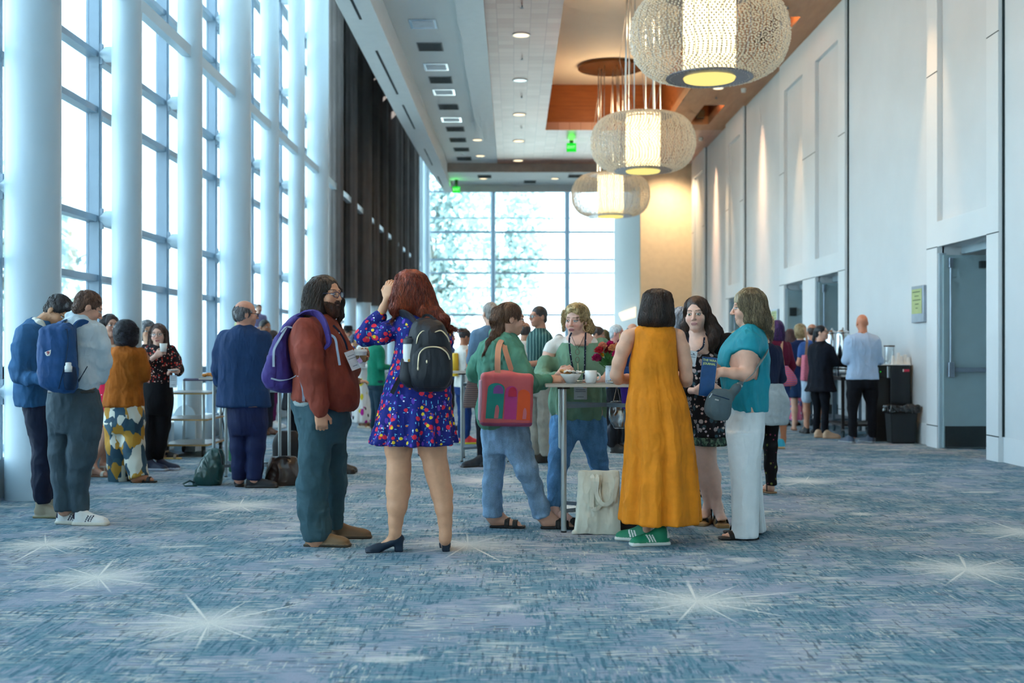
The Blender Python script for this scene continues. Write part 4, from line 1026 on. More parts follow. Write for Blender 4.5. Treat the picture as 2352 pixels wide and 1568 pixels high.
    def finish(s):
        lo = np.min([p.lo for p in s.B if p.op == 'add'], 0)-3*s.h; hi = np.max([p.hi for p in s.B if p.op == 'add'], 0)+3*s.h
        base = np.array(((lo[0]+hi[0])/2, (lo[1]+hi[1])/2, 0.0)); s.base = base
        Fd, l0 = evaluate(s.B, s.h, lo, hi); V, Q = nets(Fd, l0, s.h); V = relax(V, Q, 1)
        Vs, Qs = [V], [Q]; qc = V[Q].mean(1); keep = np.ones(len(Q), bool); done = []
        for a, b, h in s.tiles:
            keep &= ~((qc > a+s.h*1.2).all(1) & (qc < b-s.h*1.2).all(1))
            Ft, lt = evaluate(s.B, h, a, b); Vt, Qt = nets(Ft, lt, h)
            if not len(Vt): continue
            Vt = relax(Vt, Qt, 1); ct = Vt[Qt].mean(1); kp = np.ones(len(Qt), bool)
            for a2, b2 in done: kp &= ~((ct > a2).all(1) & (ct < b2).all(1))
            done.append((a, b)); Vs.append(Vt); Qs.append(Qt[kp])
        Qs[0] = Q[keep]; off = 0; QQ = []
        for v, q in zip(Vs, Qs): QQ.append(q+off); off += len(v)
        V = np.concatenate(Vs); Q = np.concatenate(QQ)
        used = np.zeros(len(V), bool); used[Q.ravel()] = True; mp = np.cumsum(used)-1; V = V[used]; Q = mp[Q]
        col = np.tile(s.skin, (len(V), 1))*(1+.05*(vnoise(V, 60, 2)[:, None]-.5))
        if s.hd is not None: col = s.hd.paint(V, col, s.skin, **s.face)
        root = mesh_obj('person', V, Q, SKIN, None, base, col); root.location = base; s.root = root
        tag(root, s.label, 'person', s.group)
        for nme, pr in s.G.items():
            mat, fo, h = s.gm[nme]
            if pr: volume(nme, pr+s.cuts.get(nme, []), h, mat, root, base, folds=fo, seed=s.seed)
        for a in s.after:
            if a[0] == 'shoe':
                _, kind, cx, cy_, dy, d, kw = a; p = s.g(cx, cy_, dy); p[2] = max(0.0, kw.pop('lift', 0)); shoe_obj(kind, p, d, root, base, h=max(s.h*.6, .005), **kw)
            elif a[0] == 'hair': s._hair(*a[1:])
            elif a[0] == 'glasses': s._glasses(*a[1:])
        return root
    def _hair(s, prims, col, amp, fr, h, strands, slen, srad, wave, name, col2):
        h = h or max(s.h*.6, .005); col = lin(col)*1.25; c2 = lin(col2)*1.1 if col2 is not None else col*1.9
        if strands > 600: strands = int(strands*1.9); srad *= .68; amp *= .8
        Fd, lo = evaluate(prims, h); V, Q = nets(Fd, lo, h)
        if not len(V): return
        V = relax(V, Q, 1); Nn = vnormals(V, Q)
        w = vnoise(V, 14, 5)[:, None]*.5/max(fr[0], 1)*3; r = 1-np.abs(2*vnoise(V+np.concatenate([w, w, w*0], 1), fr, 4)-1)
        V2 = V+Nn*(amp*(r-.45))[:, None]
        def tone(P): t = np.clip(vnoise(P, (fr[0]*.6, fr[1]*.6, fr[2]*.8), 9)*1.3-.35, 0, 1)[:, None]; return col*(1-t)+c2*t
        o = mesh_obj(name, V2, Q, HAIRM, s.root, s.base, tone(V2))
        if strands:
            rnd = np.random.RandomState(s.seed); G = np.gradient(Fd, h); i = rnd.randint(0, len(V), strands); P = V[i]+Nn[i]*.001; n = 9; T = []; w0 = rnd.uniform(0, 6.3, strands); wf = rnd.uniform(35, 60, strands); L = slen*rnd.uniform(.5, 1.2, strands)
            cen = s.hd.c if s.hd is not None else V.mean(0)
            for st in range(n):
                T.append(P.copy()); I = np.clip(np.round((P-lo)/h).astype(int), 0, np.array(Fd.shape)-1); g = np.stack([a[I[:, 0], I[:, 1], I[:, 2]] for a in G], 1); g /= np.maximum(np.linalg.norm(g, axis=1), 1e-6)[:, None]
                d = np.tile((0, 0, -1.0), (strands, 1))+(P-cen)*np.array((3, 3, 0)); d -= g*(d*g).sum(1)[:, None]*.9; d /= np.maximum(np.linalg.norm(d, axis=1), 1e-6)[:, None]
                sd = np.cross(d, g); dist = Fd[I[:, 0], I[:, 1], I[:, 2]]
                P = P+d*(L/n)[:, None]+sd*(wave*np.sin(w0+wf*st*L/n))[:, None]-g*np.clip(dist-.003, -.004, .006)[:, None]
            T = np.stack(T, 1)
            if s.hd is not None and name == 'hair':
                q = s.hd.loc(T.reshape(-1, 3)).reshape(T.shape); bad = ((q[..., 1] < -.055) & (np.abs(q[..., 0]) < .060) & (q[..., 2] < .080) & (q[..., 2] > -.13)).any(1)
                T = T[~bad]; i = i[~bad]; strands = len(T)
                if not strands: return
            d = np.gradient(T, axis=1); d /= np.maximum(np.linalg.norm(d, axis=2), 1e-6)[:, :, None]; u = np.cross(d, (0, 0.3, 1.0)); u /= np.maximum(np.linalg.norm(u, axis=2), 1e-6)[:, :, None]; v = np.cross(d, u)
            prof = srad*np.array([.5, .9, 1, 1, 1, .9, .75, .5, .15])[None, :, None]
            R3 = np.stack([T+prof*(u*math.cos(a)+v*math.sin(a)) for a in (0, 2.09, 4.19)], 2); VV = R3.reshape(-1, 3)
            b = np.arange(strands)[:, None, None]*(n*3)+np.arange(n-1)[None, :, None]*3; j = np.arange(3)[None, None, :]; j2 = (j+1) % 3
            QQ = np.stack([b+j, b+j2, b+3+j2, b+3+j], 3).reshape(-1, 4)
            tc_ = np.repeat(tone(V[i])*(rnd.uniform(.55, 1.35, (strands, 1))), n*3, 0)
            mesh_obj('hair_strands', VV, QQ, HAIRM, o, s.base, tc_)
    def _glasses(s, col, round_):
        H = s.hd; m = MB()
        for sx in (-1, 1):
            pts = []
            for i in range(17):
                a = 2*PI*i/16; ex = math.copysign(abs(math.cos(a))**(.55 if not round_ else 1), math.cos(a))*.0235; ez = math.copysign(abs(math.sin(a))**(.65 if not round_ else 1), math.sin(a))*(.0165 if not round_ else .021)
                pts.append(H.w((sx*.032+ex, -.106+abs(sx*.032+ex)*.16, .003+ez)))
            m.tube(pts, .0024*H.sc, 5); m.tube([H.w((sx*.056, -.097, .010)), H.w((sx*.078, -.04, .008)), H.w((sx*.080, .02, .006))], .0020*H.sc, 5)
        m.tube([H.w((-.010, -.105, .007)), H.w((0, -.109, .010)), H.w((.010, -.105, .007))], .0020*H.sc, 5)
        g = m.build('glasses', plain('spectacle frame %d%d%d' % tuple(int(c*99) for c in col), col+(1,), .3), s.root, smooth=True, )
        for sx in (-1, 1):
            ln = MB(); c = [H.w((sx*.032+.021*math.cos(2*PI*i/12), -.1055+abs(sx*.032+.021*math.cos(2*PI*i/12))*.16, .003+.015*math.sin(2*PI*i/12))) for i in range(12)]; ln.add(c, [tuple(range(12))])
            ln.build('lens', glassy('spectacle lens', (.96, .97, 1, 1), .05), g)

def strap_line(p, pts, width, mat, name='strap', parent=None, thick=.006, wv=None):
    """flat strap laid over crop points (cx, cy, dy); width in m along wv"""
    P_ = [p.g(*q) for q in pts]; n = 18; t = np.linspace(0, len(P_)-1, n); A = np.array(P_)
    Q = np.stack([catmull(np.arange(len(P_)), A[:, i], t) for i in range(3)], 1)
    m = MB(); m.ribbon([Vector(q) for q in Q], [Vector(wv or (1, 0, 0)).normalized()*width]*n, thick)
    return m.build(name, mat, parent, smooth='auto')
# ================================================================ PEOPLE IN THE FOREGROUND
def rgb(*c): return srgb(*c)
# ---- bearded man in the rust shirt -----------------------------------------------------------
p = Person('bearded long haired person in a rust shirt and dark green trousers holding a takeaway cup', 'B', 7.79, (206, 150, 118), .0075)
p.garment('trousers', cloth('dark green twill', rgb(60, 88, 98)), folds=((.012, (7, 7, 5)), (.006, (14, 14, 18))))
p.garment('shirt', cloth('rust shirt cotton', rgb(134, 60, 46), .75), folds=((.009, (6, 6, 5)), (.004, (18, 18, 12))))
p.loft('trousers', [(660, 672, 915, .20), (700, 668, 940, .21), (760, 680, 975, .22), (820, 692, 985, .20), (850, 705, 975, .16)], folds=None)
p.chain('trousers', [(795, 850, 96, -.08), (788, 1000, 82, -.10), (780, 1150, 79, -.10), (780, 1300, 78, -.10), (797, 1400, 76, -.10), (803, 1458, 74, -.10)], .03)
p.chain('trousers', [(868, 850, 96, .10), (882, 1000, 84, .14), (893, 1150, 70, .16), (892, 1300, 54, .18), (902, 1395, 48, .20)], .03)
p.loft('shirt', [(205, 775, 880, .08), (228, 735, 905, .15), (262, 688, 925, .21), (310, 655, 945, .235), (400, 650, 968, .24), (480, 668, 1000, .235), (560, 682, 1028, .23), (630, 676, 1041, .225), (680, 676, 1040, .22), (715, 740, 1030, .20), (738, 860, 1005, .16)])
p.loft('shirt', [(560, 678, 900, .22), (640, 674, 900, .22), (680, 672, 910, .21)], body=False)
p.chain('shirt', [(742, 300, 78, -.17), (762, 420, 74, -.24), (778, 540, 66, -.27), (796, 640, 55, -.27), (812, 700, 46, -.28), (823, 742, 40, -.28)], .03)
p.chain('shirt', [(880, 300, 70, .16), (965, 440, 60, .20), (990, 510, 52, .16), (1000, 480, 42, .10), (1008, 468, 32, .06)], .02)
p.chain('skin', [(823, 742, 24, -.28), (826, 765, 23, -.28)]); p.hand(824, 748, -.28, (.10, 0, -1), (.25, -1, 0), .95, 1, 1.06)
p.chain('skin', [(1000, 480, 24, .08), (1014, 462, 22, .03)]); p.hand(1008, 462, .04, (.9, -.1, .25), (0, .6, -.5), .55, -1, 1.0)
p.head(858, 92, 62, 2, 0, 1.02, 0, (812, 225, 0), .062, .006, beard=(.060, .030, .018), brow=(.03, .015, .01), lips=(.42, .20, .17), blush=.04)
H = p.hd
hair = [H.e((0, .022, .040), (.084, .101, .090), .01), p.wl([(-5, 790, 850, .05), (30, 750, 862, .085), (90, 728, 860, .10), (150, 722, 862, .11), (200, 722, 860, .115), (232, 745, 850, .10), (252, 790, 835, .05)], .03),
        H.e((0, -.112, -.012), (.074, .068, .132), .010, 'sub')]
hair += [p.wc([(925, 60, 15, .06), (938, 130, 16, .08), (935, 200, 15, .08), (925, 235, 8, .06)], .02)[i] for i in range(3)]
p.hair(hair, (48, 38, 34), .008, (60, 60, 14), .0055, 900, .16, .0022, .006, col2=(96, 80, 70))
p.hair([H.e((0, -.026, -.046), (.065, .0675, .076), .01), H.e((0, -.056, -.096), (.042, .038, .036), .02), H.e((0, -.060, -.126), (.032, .028, .024), .02), H.e((0, -.02, .030), (.1, .12, .072), .012, 'sub'), H.e((0, .085, -.06), (.1, .09, .12), .01, 'sub'), H.e((-.034, -.095, -.035), (.023, .035, .024), .01, 'sub'), H.e((.034, -.095, -.035), (.023, .035, .024), .01, 'sub'), H.cn((-.020, -.090, -.046), (.020, -.090, -.046), .0052, .0052), H.e((0, -.102, -.061), (.020, .024, .010), .006, 'sub')], (66, 38, 24), .003, (120, 120, 60), .0035, 590, .028, .0012, .002, name='beard', col2=(112, 66, 42))
p.glasses((.03, .03, .10))
p.shoe('boot', 735, 1480, -.10, (1, -.12), L=.305, col=lin((118, 92, 62)), sole=lin((64, 54, 42)), w=1.08)
p.shoe('boot', 862, 1450, .20, (1, .05), L=.30, col=lin((110, 84, 60)), sole=lin((64, 54, 42)))
P9 = p.finish(); P9c = p
m = MB(); m.lathe(p.g(795, 692, 0), [(.001, -.02), (.001, .02)], 4)
bl = loft([(p.g(0, 712)[2], p.g(797, 0)[0], p.Y, 129*p.mpp, .218), (p.g(0, 672)[2], p.g(796, 0)[0], p.Y, 126*p.mpp, .212)], .01)
volume('belt', [bl], .009, striped('striped webbing belt', [rgb(60, 80, 84), rgb(196, 206, 206), rgb(60, 80, 84), rgb(196, 206, 206)], 20, 'Z'), P9, p.base)

# ---- red haired woman in the printed dress --------------------------------------------------
FLB = layered('blue printed dress fabric', rgb(28, 36, 116), [(30, .34, rgb(96, 60, 170), .45, (1, 1, .6), (1, 2, 3)), (34, .20, rgb(100, 190, 225), .6, (1.8, 1.8, .45), (4, 1, 0)), (38, .17, rgb(100, 190, 225), .5, (.5, .5, 1.7), (2, 7, 1)), (44, .16, rgb(206, 90, 60), .4, (.5, 1.6, .8), (2, 3, 8)), (24, .40, rgb(226, 46, 70), .46, (1, 1, 1.1), (0, 0, 0)), (24, .27, rgb(235, 200, 50), .26, (1, 1, 1), (7, 3, 9)), (40, .22, rgb(225, 225, 240), .12, (1, 1, 1), (3, 9, 9)), (30, .2, rgb(210, 120, 70), .2, (.6, 2, 1), (5, 5, 5))])
p = Person('red haired person with raised arm in a short blue floral dress and black heels', 'C', 7.45, (216, 160, 124), .0075)
p.garment('dress', FLB, folds=((.010, (8, 8, 3)), (.004, (20, 20, 9))))
p.loft('dress', [(262, 360, 480, .07), (285, 305, 530, .11), (320, 288, 552, .14), (400, 295, 560, .145), (480, 285, 562, .14), (560, 262, 564, .145), (640, 238, 566, .155), (700, 222, 568, .165)], folds=None)
p.loft('dress', [(690, 220, 568, .165), (760, 204, 575, .19), (850, 184, 580, .22), (900, 172, 583, .235), (936, 164, 587, .245)], folds=(12, .0, .11, 1.0), body=False, k=.02)
p.loft('body', [(720, 240, 560, .13), (860, 245, 560, .13), (920, 248, 555, .12)], body=False)
p.chain('dress', [(325, 330, 50, 0), (215, 375, 46, -.02), (130, 392, 40, 0), (122, 388, 38, 0), (160, 335, 38, .02), (205, 288, 33, .02)], .025)
p.chain('dress', [(520, 310, 44, 0), (540, 420, 34, .12), (530, 500, 28, .20)], .03)
p.chain('skin', [(200, 292, 25, .02), (226, 240, 20, .01), (245, 190, 17, 0)]); p.hand(244, 192, 0, (.16, 0, 1), (-.5, -.9, 0), .45, 1, .95)
p.chain('skin', [(302, 900, 72, 0), (303, 960, 68, 0), (306, 1060, 58, .0), (302, 1110, 57, .0), (302, 1180, 60, .01), (296, 1260, 49, 0), (288, 1340, 34, 0), (286, 1395, 27, 0), (284, 1425, 27, .02)], .03)
p.chain('skin', [(470, 900, 76, 0), (477, 960, 70, 0), (497, 1060, 60, 0), (508, 1110, 57, 0), (526, 1190, 54, .01), (537, 1270, 43, .0), (543, 1340, 33, 0), (545, 1400, 28, 0), (543, 1430, 27, 0)], .03)
p.B += [cone(p.g(284, 1425, .02), p.g(205, 1476, .0), .033, .022, .03), cone(p.g(543, 1430, 0), p.g(543, 1470, .12), .030, .024, .03)]
p.head(372, 152, 205, -4, 0, .98, 0, (410, 290, .0), .048, 0, True)
hair = [p.wl([(44, 335, 395, .04), (62, 305, 430, .08), (95, 288, 455, .11), (140, 275, 478, .125), (190, 268, 495, .125), (230, 272, 510, .115), (262, 290, 530, .10), (292, 345, 548, .085), (325, 420, 556, .05)], .03, e=2.0)]
hair += p.wc([(500, 270, 30, -.05), (535, 300, 22, -.08), (545, 330, 10, -.08)], .03)+p.wc([(290, 190, 22, -.04), (283, 240, 18, -.06), (292, 262, 8, -.06)], .03)+p.wc([(430, 270, 34, -.08), (455, 320, 20, -.10), (470, 345, 8, -.10)], .03)
p.hair(hair, (112, 36, 18), .012, (46, 46, 16), .006, 1500, .20, .0024, .010, col2=(190, 88, 48))
p.shoe('pump', 330, 1500, .02, (-1, -.18), L=.245, col=lin((24, 40, 58)), sole=(0, 0, 0))
p.shoe('pump', 548, 1492, .0, (-.10, 1), L=.235, col=lin((24, 40, 58)), sole=(0, 0, 0))
P10 = p.finish(); P10c = p

# ---- woman in the green shirt with the tote --------------------------------------------------
JEANS = cloth('light blue denim', rgb(140, 174, 206), .8, .12, fade=.22); GREEN = cloth('sage green crepe', rgb(92, 150, 128), .8, .10)
p = Person('ponytailed person in a loose green shirt and light jeans, hand on the high table', 'D', 8.45, (212, 162, 138), .0075)
p.garment('jeans', JEANS, folds=((.010, (8, 8, 5)), (.005, (16, 16, 16)))); p.garment('shirt', GREEN, folds=((.013, (16, 16, 2.5)), (.006, (22, 22, 10))))
p.loft('jeans', [(820, 225, 478, .13), (860, 222, 488, .14), (910, 224, 496, .145), (950, 232, 480, .13)])
p.chain('jeans', [(300, 900, 74, .0), (295, 1000, 66, .02), (288, 1080, 60, .02), (282, 1180, 52, .03), (283, 1280, 52, .04), (285, 1372, 56, .04)], .03)
p.chain('jeans', [(400, 900, 84, -.04), (440, 1010, 72, -.08), (475, 1110, 62, -.10), (512, 1200, 50, -.06), (548, 1300, 47, -.02), (568, 1368, 50, .0)], .03)
p.loft('shirt', [(310, 315, 395, .06), (332, 280, 415, .09), (360, 240, 438, .13), (420, 208, 462, .155), (500, 200, 478, .16), (600, 205, 482, .16), (700, 202, 485, .17), (790, 196, 480, .17), (840, 206, 400, .15), (864, 225, 330, .12)], folds=(13, .0, .06, .5))
p.chain('shirt', [(300, 318, 34, 0), (345, 318, 36, .0), (380, 335, 34, 0)], .02, body=False)
p.chain('shirt', [(372, 395, 58, -.06), (408, 480, 66, -.12), (436, 560, 72, -.14), (455, 602, 62, -.14), (520, 612, 44, -.08), (570, 600, 33, -.03), (604, 588, 27, .0)], .03)
p.chain('shirt', [(248, 395, 46, .06), (205, 470, 44, .10), (180, 530, 42, .12), (182, 570, 38, .16)], .03)
p.chain('skin', [(182, 560, 28, .16), (240, 600, 24, .32)]); p.hand(240, 600, .32, (.8, .6, 0), (0, 0, 1), .5, 1, .9)
p.chain('skin', [(590, 590, 22, .0), (618, 583, 20, .02)]); p.hand(612, 584, .02, (1, .15, -.02), (0, -.75, .8), .55, 1, .98)
p.head(390, 236, 108, 8, 0, .97, 0, (345, 330, .0), .048, 0, True, brow=(.10, .05, .03))
H = p.hd
hair = [H.e((0, .022, .038), (.081, .099, .090), .01), H.e((0, -.108, -.030), (.076, .066, .112), .010, 'sub'), H.e((-.074, -.014, -.03), (.03, .028, .05), .01, 'sub'), H.e((.074, -.014, -.03), (.03, .028, .05), .01, 'sub')]
hair += p.wc([(305, 190, 26, -.01), (310, 240, 38, -.02), (322, 290, 36, -.02), (300, 330, 26, -.06), (268, 370, 17, -.10), (240, 420, 6, -.12)], .03)
p.hair(hair, (96, 66, 50), .006, (70, 70, 14), .0055, 900, .16, .0019, .003, col2=(160, 122, 92))
p.B += foot_prims((p.g(278, 1446, .05)[0], p.Y+.05, .012), (1, -.18), .235)+foot_prims((p.g(572, 1446, .0)[0], p.Y, .012), (1, -.10), .235)
p.B += [cone(p.g(292, 1360, .04), p.g(296, 1410, .05), .036, .033, .03), cone(p.g(572, 1350, 0), p.g(590, 1410, 0), .036, .034, .03)]
p.shoe('slide', 268, 1446, .05, (1, -.18), L=.255, col=(.012, .012, .013), sole=(.012, .012, .013)); p.shoe('slide', 560, 1446, .0, (1, -.10), L=.255, col=(.012, .012, .013), sole=(.012, .012, .013))
P11 = p.finish(); P11c = p

# ---- curly blond woman behind the table ------------------------------------------------------
DEN2 = cloth('mid blue denim', rgb(92, 140, 186), .8, .12, fade=.2); OLIVE = cloth('olive green linen', rgb(118, 154, 130), .8, .08)
p = Person('curly blond person in a green tunic behind the high table, spectacles on a cord', 'D', 9.0, (226, 178, 160), .0075)
p.garment('jeans', DEN2, folds=((.008, (9, 9, 8)), (.005, (16, 16, 22)))); p.garment('tunic', OLIVE, folds=((.009, (10, 10, 3)), (.005, (18, 18, 10)))); p.garment('undershirt', cloth('white jersey', rgb(232, 230, 226)), folds=((.003, (10, 10, 10)),))
p.loft('jeans', [(770, 630, 925, .13), (820, 622, 932, .14), (870, 622, 934, .14)])
p.chain('jeans', [(700, 850, 76, 0), (690, 930, 70, -.08), (668, 1050, 56, -.25), (650, 1180, 46, -.34), (640, 1290, 34, -.42), (638, 1330, 30, -.45)], .03)
p.chain('jeans', [(856, 850, 78, 0), (872, 940, 70, -.02), (892, 1050, 56, -.02), (906, 1130, 45, .02), (908, 1250, 38, .03), (908, 1335, 32, .04)], .03)
p.loft('undershirt', [(332, 715, 860, .075), (356, 688, 892, .095), (385, 655, 925, .11), (420, 650, 935, .12)])
p.loft('tunic', [(375, 672, 908, .115), (410, 650, 932, .135), (470, 648, 940, .155), (560, 640, 936, .15), (640, 622, 934, .16), (720, 612, 934, .165), (780, 625, 932, .165), (815, 655, 925, .15)], folds=(9, .0, .05, 2.0))
p.loft('skin', [(318, 728, 845, .06, -.02), (345, 712, 862, .085, -.03), (385, 735, 838, .110, -.03)], body=False)
p.chain('undershirt', [(668, 372, 42, 0), (630, 405, 42, 0), (604, 440, 38, -.02)], .03, cut=True)
p.chain('skin', [(618, 430, 36, -.01), (594, 490, 34, -.05)], .03)
p.chain('tunic', [(628, 500, 40, -.05), (590, 490, 40, -.05), (572, 545, 44, -.09), (575, 580, 42, -.14), (620, 585, 34, -.30), (650, 572, 26, -.38)], .03)
p.chain('tunic', [(915, 385, 42, 0), (945, 440, 42, -.01), (958, 500, 42, -.03), (955, 545, 36, -.08)], .03)
p.chain('skin', [(650, 570, 19, -.38), (668, 556, 19, -.42)]); p.hand(664, 560, -.41, (.75, -.1, .45), (-.5, -.8, .3), .6, 1, .95)
p.chain('skin', [(955, 560, 30, -.12), (940, 582, 26, -.22), (905, 592, 23, -.32), (880, 594, 20, -.38)], .02); p.hand(888, 594, -.37, (-1, -.35, 0), (0, -.5, .9), .6, -1, .9)
p.head(765, 242, -27, 8, 3, 1.0, -.03, (790, 345, .0), .050, .0, True, lips=(.36, .08, .10), blush=.16, eyes=(.12, .2, .26), brow=(.16, .10, .06))
H = p.hd
hair = [H.e((0, .030, .042), (.090, .100, .092), .01), H.e((0, -.006, .085), (.070, .080, .045), .01), H.e((0, -.108, -.022), (.072, .064, .118), .010, 'sub'), H.e((-.074, -.02, -.02), (.03, .026, .035), .01, 'sub'), H.e((.074, -.018, -.02), (.03, .022, .035), .01, 'sub'), H.e((.02, .075, -.055), (.080, .052, .080), .03)]
hair += p.wc([(838, 250, 20, .0), (848, 285, 22, .0), (840, 312, 14, .0)], .02)+p.wc([(697, 190, 9, .0), (692, 240, 6, .0), (696, 290, 4, .0)], .01)
p.hair(hair, (164, 134, 84), .014, (52, 52, 44), .005, 1100, .12, .0022, .014, col2=(232, 208, 160))
p.B += foot_prims((p.g(652, 1448, -.50)[0], p.Y-.50, .012), (1, -.25), .235)+[cone(p.g(639, 1325, -.45), p.g(652, 1400, -.48), .034, .033, .03)]
p.shoe('slide', 648, 1446, -.50, (1, -.25), L=.255, col=(.012, .012, .013), sole=(.012, .012, .013)); p.shoe('dress', 905, 1340, .06, (.2, -1), L=.25)
P12 = p.finish(); P12c = p
er = MB(); c = p.hd.w((.082, .012, -.055)); er.tube([(c[0]+.027*math.cos(a), c[1], c[2]+.027*math.sin(a)) for a in np.arange(0, 6.4, .35)], .003, 6); er.build('hoop_earring', plain('pale gold', rgb(226, 200, 150), .3, metal=.7), P12, smooth=True)

# ---- woman in the mustard dress ----------------------------------------------------------------
MUST = cloth('mustard crepe', rgb(228, 136, 26), .75, .08)
p = Person('dark haired person seen from behind in a long sleeveless mustard dress and green sneakers', 'E', 7.75, (222, 170, 142), .0075)
p.garment('dress', MUST, folds=((.006, (10, 10, 3)), (.004, (24, 24, 8))))
p.loft('dress', [(268, 222, 400, .06), (290, 196, 420, .10), (330, 190, 424, .125), (400, 182, 432, .135), (470, 170, 438, .14), (560, 168, 442, .14), (620, 166, 460, .15), (700, 156, 484, .17), (820, 152, 506, .19), (1000, 150, 526, .21), (1100, 142, 534, .22), (1250, 130, 547, .235), (1388, 118, 554, .245)], folds=(9, .0, .085, .3), body=False)
p.loft('body', [(290, 215, 405, .08), (400, 200, 415, .11), (560, 195, 420, .11), (720, 200, 440, .11)], body=False)
p.loft('body', [(700, 190, 450, .11), (1000, 230, 440, .08)], body=False)
p.chain('skin', [(268, 1000, 48, .0), (262, 1200, 45, .0), (262, 1380, 26, .05), (262, 1430, 24, .06)], .03); p.chain('skin', [(390, 1000, 48, 0), (375, 1200, 42, 0), (356, 1370, 26, 0), (352, 1430, 25, 0)], .03)
p.chain('skin', [(200, 305, 30, 0), (160, 335, 44, 0), (130, 400, 42, -.01), (104, 480, 38, .0), (90, 550, 36, .02), (100, 572, 33, .06), (150, 572, 28, .20), (190, 568, 24, .3)], .02)
p.chain('skin', [(405, 300, 28, 0), (440, 330, 40, 0), (464, 400, 43, 0), (480, 480, 40, .0), (488, 560, 36, .02), (488, 585, 34, .06), (450, 560, 28, .22), (400, 540, 24, .30)], .02)
p.hand(195, 568, .30, (1, .3, 0), (0, 0, 1), .4, 1, .92); p.hand(400, 540, .30, (-.8, .2, .3), (0, 0, 1), .5, 1, .92)
p.head(322, 160, 188, 5, 0, .97, 0, (312, 270, 0), .048, 0, True)
hair = [p.wl([(58, 290, 350, .04), (72, 262, 382, .08), (105, 242, 404, .11), (150, 232, 412, .12), (195, 222, 416, .12), (235, 217, 420, .115), (262, 225, 415, .10), (282, 262, 390, .07)], .02, e=2.0)]
p.hair(hair, (42, 30, 26), .008, (56, 56, 12), .006, 1300, .15, .0022, .006, col2=(92, 70, 58))
p.shoe('sneaker', 392, 1516, -.02, (-1, -.22), L=.27, col=lin((24, 128, 92)), sole=lin((226, 226, 216)), acc=lin((236, 236, 230))); p.shoe('sneaker', 300, 1488, .10, (-.9, .35), L=.26, col=lin((24, 128, 92)), sole=lin((226, 226, 216)), acc=lin((236, 236, 230)))
P13 = p.finish()

# ---- brunette in the black cardigan ---------------------------------------------------------
FLK = layered('black floral dress fabric', rgb(24, 24, 30), [(20, .30, rgb(60, 84, 92), .5, (1, 1, .8), (1, 1, 1)), (23, .40, rgb(176, 160, 158), .5, (1, 1, 1), (0, 3, 0)), (23, .24, rgb(216, 196, 184), .5, (1, 1, 1), (0, 3, 0)), (23, .10, rgb(96, 60, 40), .5, (1, 1, 1), (0, 3, 0)), (34, .3, rgb(204, 168, 160), .35, (1, 1, 1), (5, 3, 0)), (30, .25, rgb(190, 180, 190), .3, (1, 1, 1), (8, 2, 4))])
p = Person('brunette person in a black cardigan over a black floral dress, facing the camera', 'E', 8.62, (228, 184, 164), .0075)
p.garment('dress', FLK, folds=((.007, (9, 9, 3)),)); p.garment('cardigan', cloth('black knit', rgb(20, 20, 24), .9), folds=((.006, (9, 9, 5)),)); p.garment('hem_band', cells('green plaid band', [rgb(30, 52, 44), rgb(44, 74, 60), rgb(20, 30, 30), rgb(96, 120, 100)], 60, (1, 1, 1)), folds=None)
p.loft('dress', [(405, 500, 615, .10, -.02), (440, 485, 680, .13, -.02), (520, 478, 700, .15, -.02), (600, 478, 700, .145), (700, 490, 705, .15), (800, 505, 714, .165), (902, 517, 722, .175)], folds=(8, .0, .05, 1))
p.loft('hem_band', [(898, 517, 722, .176), (925, 519, 723, .178), (950, 521, 723, .18)], folds=(8, .03, .03, 1), body=False)
p.loft('cardigan', [(305, 545, 660, .07, .02), (330, 500, 720, .10, .02), (370, 484, 745, .12, .02), (450, 482, 750, .12, .03), (600, 490, 740, .12, .04), (760, 500, 735, .10, .06)])
p.G['cardigan'].append(rbox(p.g(552, 560, -.22), (.068, .17, .40), None, .02, .01, 'sub'))
p.chain('cardigan', [(500, 350, 44, 0), (486, 470, 42, .02), (480, 600, 36, .0), (500, 640, 30, -.15)], .03); p.chain('cardigan', [(728, 360, 50, 0), (752, 470, 46, .02), (750, 600, 40, .0), (720, 640, 32, -.12)], .03)
p.chain('skin', [(500, 640, 20, -.15), (540, 640, 18, -.25)]); p.hand(540, 640, -.25, (1, -.3, .1), (0, -1, 0), .5, 1, .9); p.chain('skin', [(720, 640, 20, -.12), (680, 640, 18, -.2)]); p.hand(680, 640, -.2, (-1, -.3, .1), (0, -1, 0), .5, -1, .9)
p.loft('skin', [(312, 505, 600, .05, -.02), (345, 500, 620, .085, -.03), (400, 498, 616, .118, -.035), (425, 500, 612, .12, -.03)], body=False)
p.head(545, 205, -20, 4, -2, 1.03, -.03, (552, 320, .0), .050, .006, True, lips=(.50, .20, .20), eyes=(.10, .20, .16), brow=(.05, .03, .02), blush=.10)
H = p.hd
hair = [H.e((0, .024, .042), (.084, .100, .092), .01), H.e((-.008, -.110, -.018), (.068, .066, .124), .010, 'sub')]
hair += p.wc([(502, 190, 22, .03), (488, 260, 22, .04), (480, 330, 18, .02), (490, 350, 8, 0)], .03)+p.wc([(590, 180, 30, .0), (612, 240, 34, -.01), (640, 300, 34, -.04), (640, 350, 28, -.08), (625, 390, 14, -.10)], .03)+p.wc([(620, 230, 30, .06), (660, 300, 30, .08), (690, 330, 12, .06)], .03)
p.hair(hair, (38, 26, 22), .005, (80, 80, 9), .0055, 1100, .24, .0020, .004, col2=(98, 64, 48))
p.chain('skin', [(558, 930, 48, .02), (556, 1000, 40, .02), (566, 1060, 38, .02), (588, 1150, 41, .03), (606, 1230, 26, .03), (612, 1300, 22, .04)], .03)
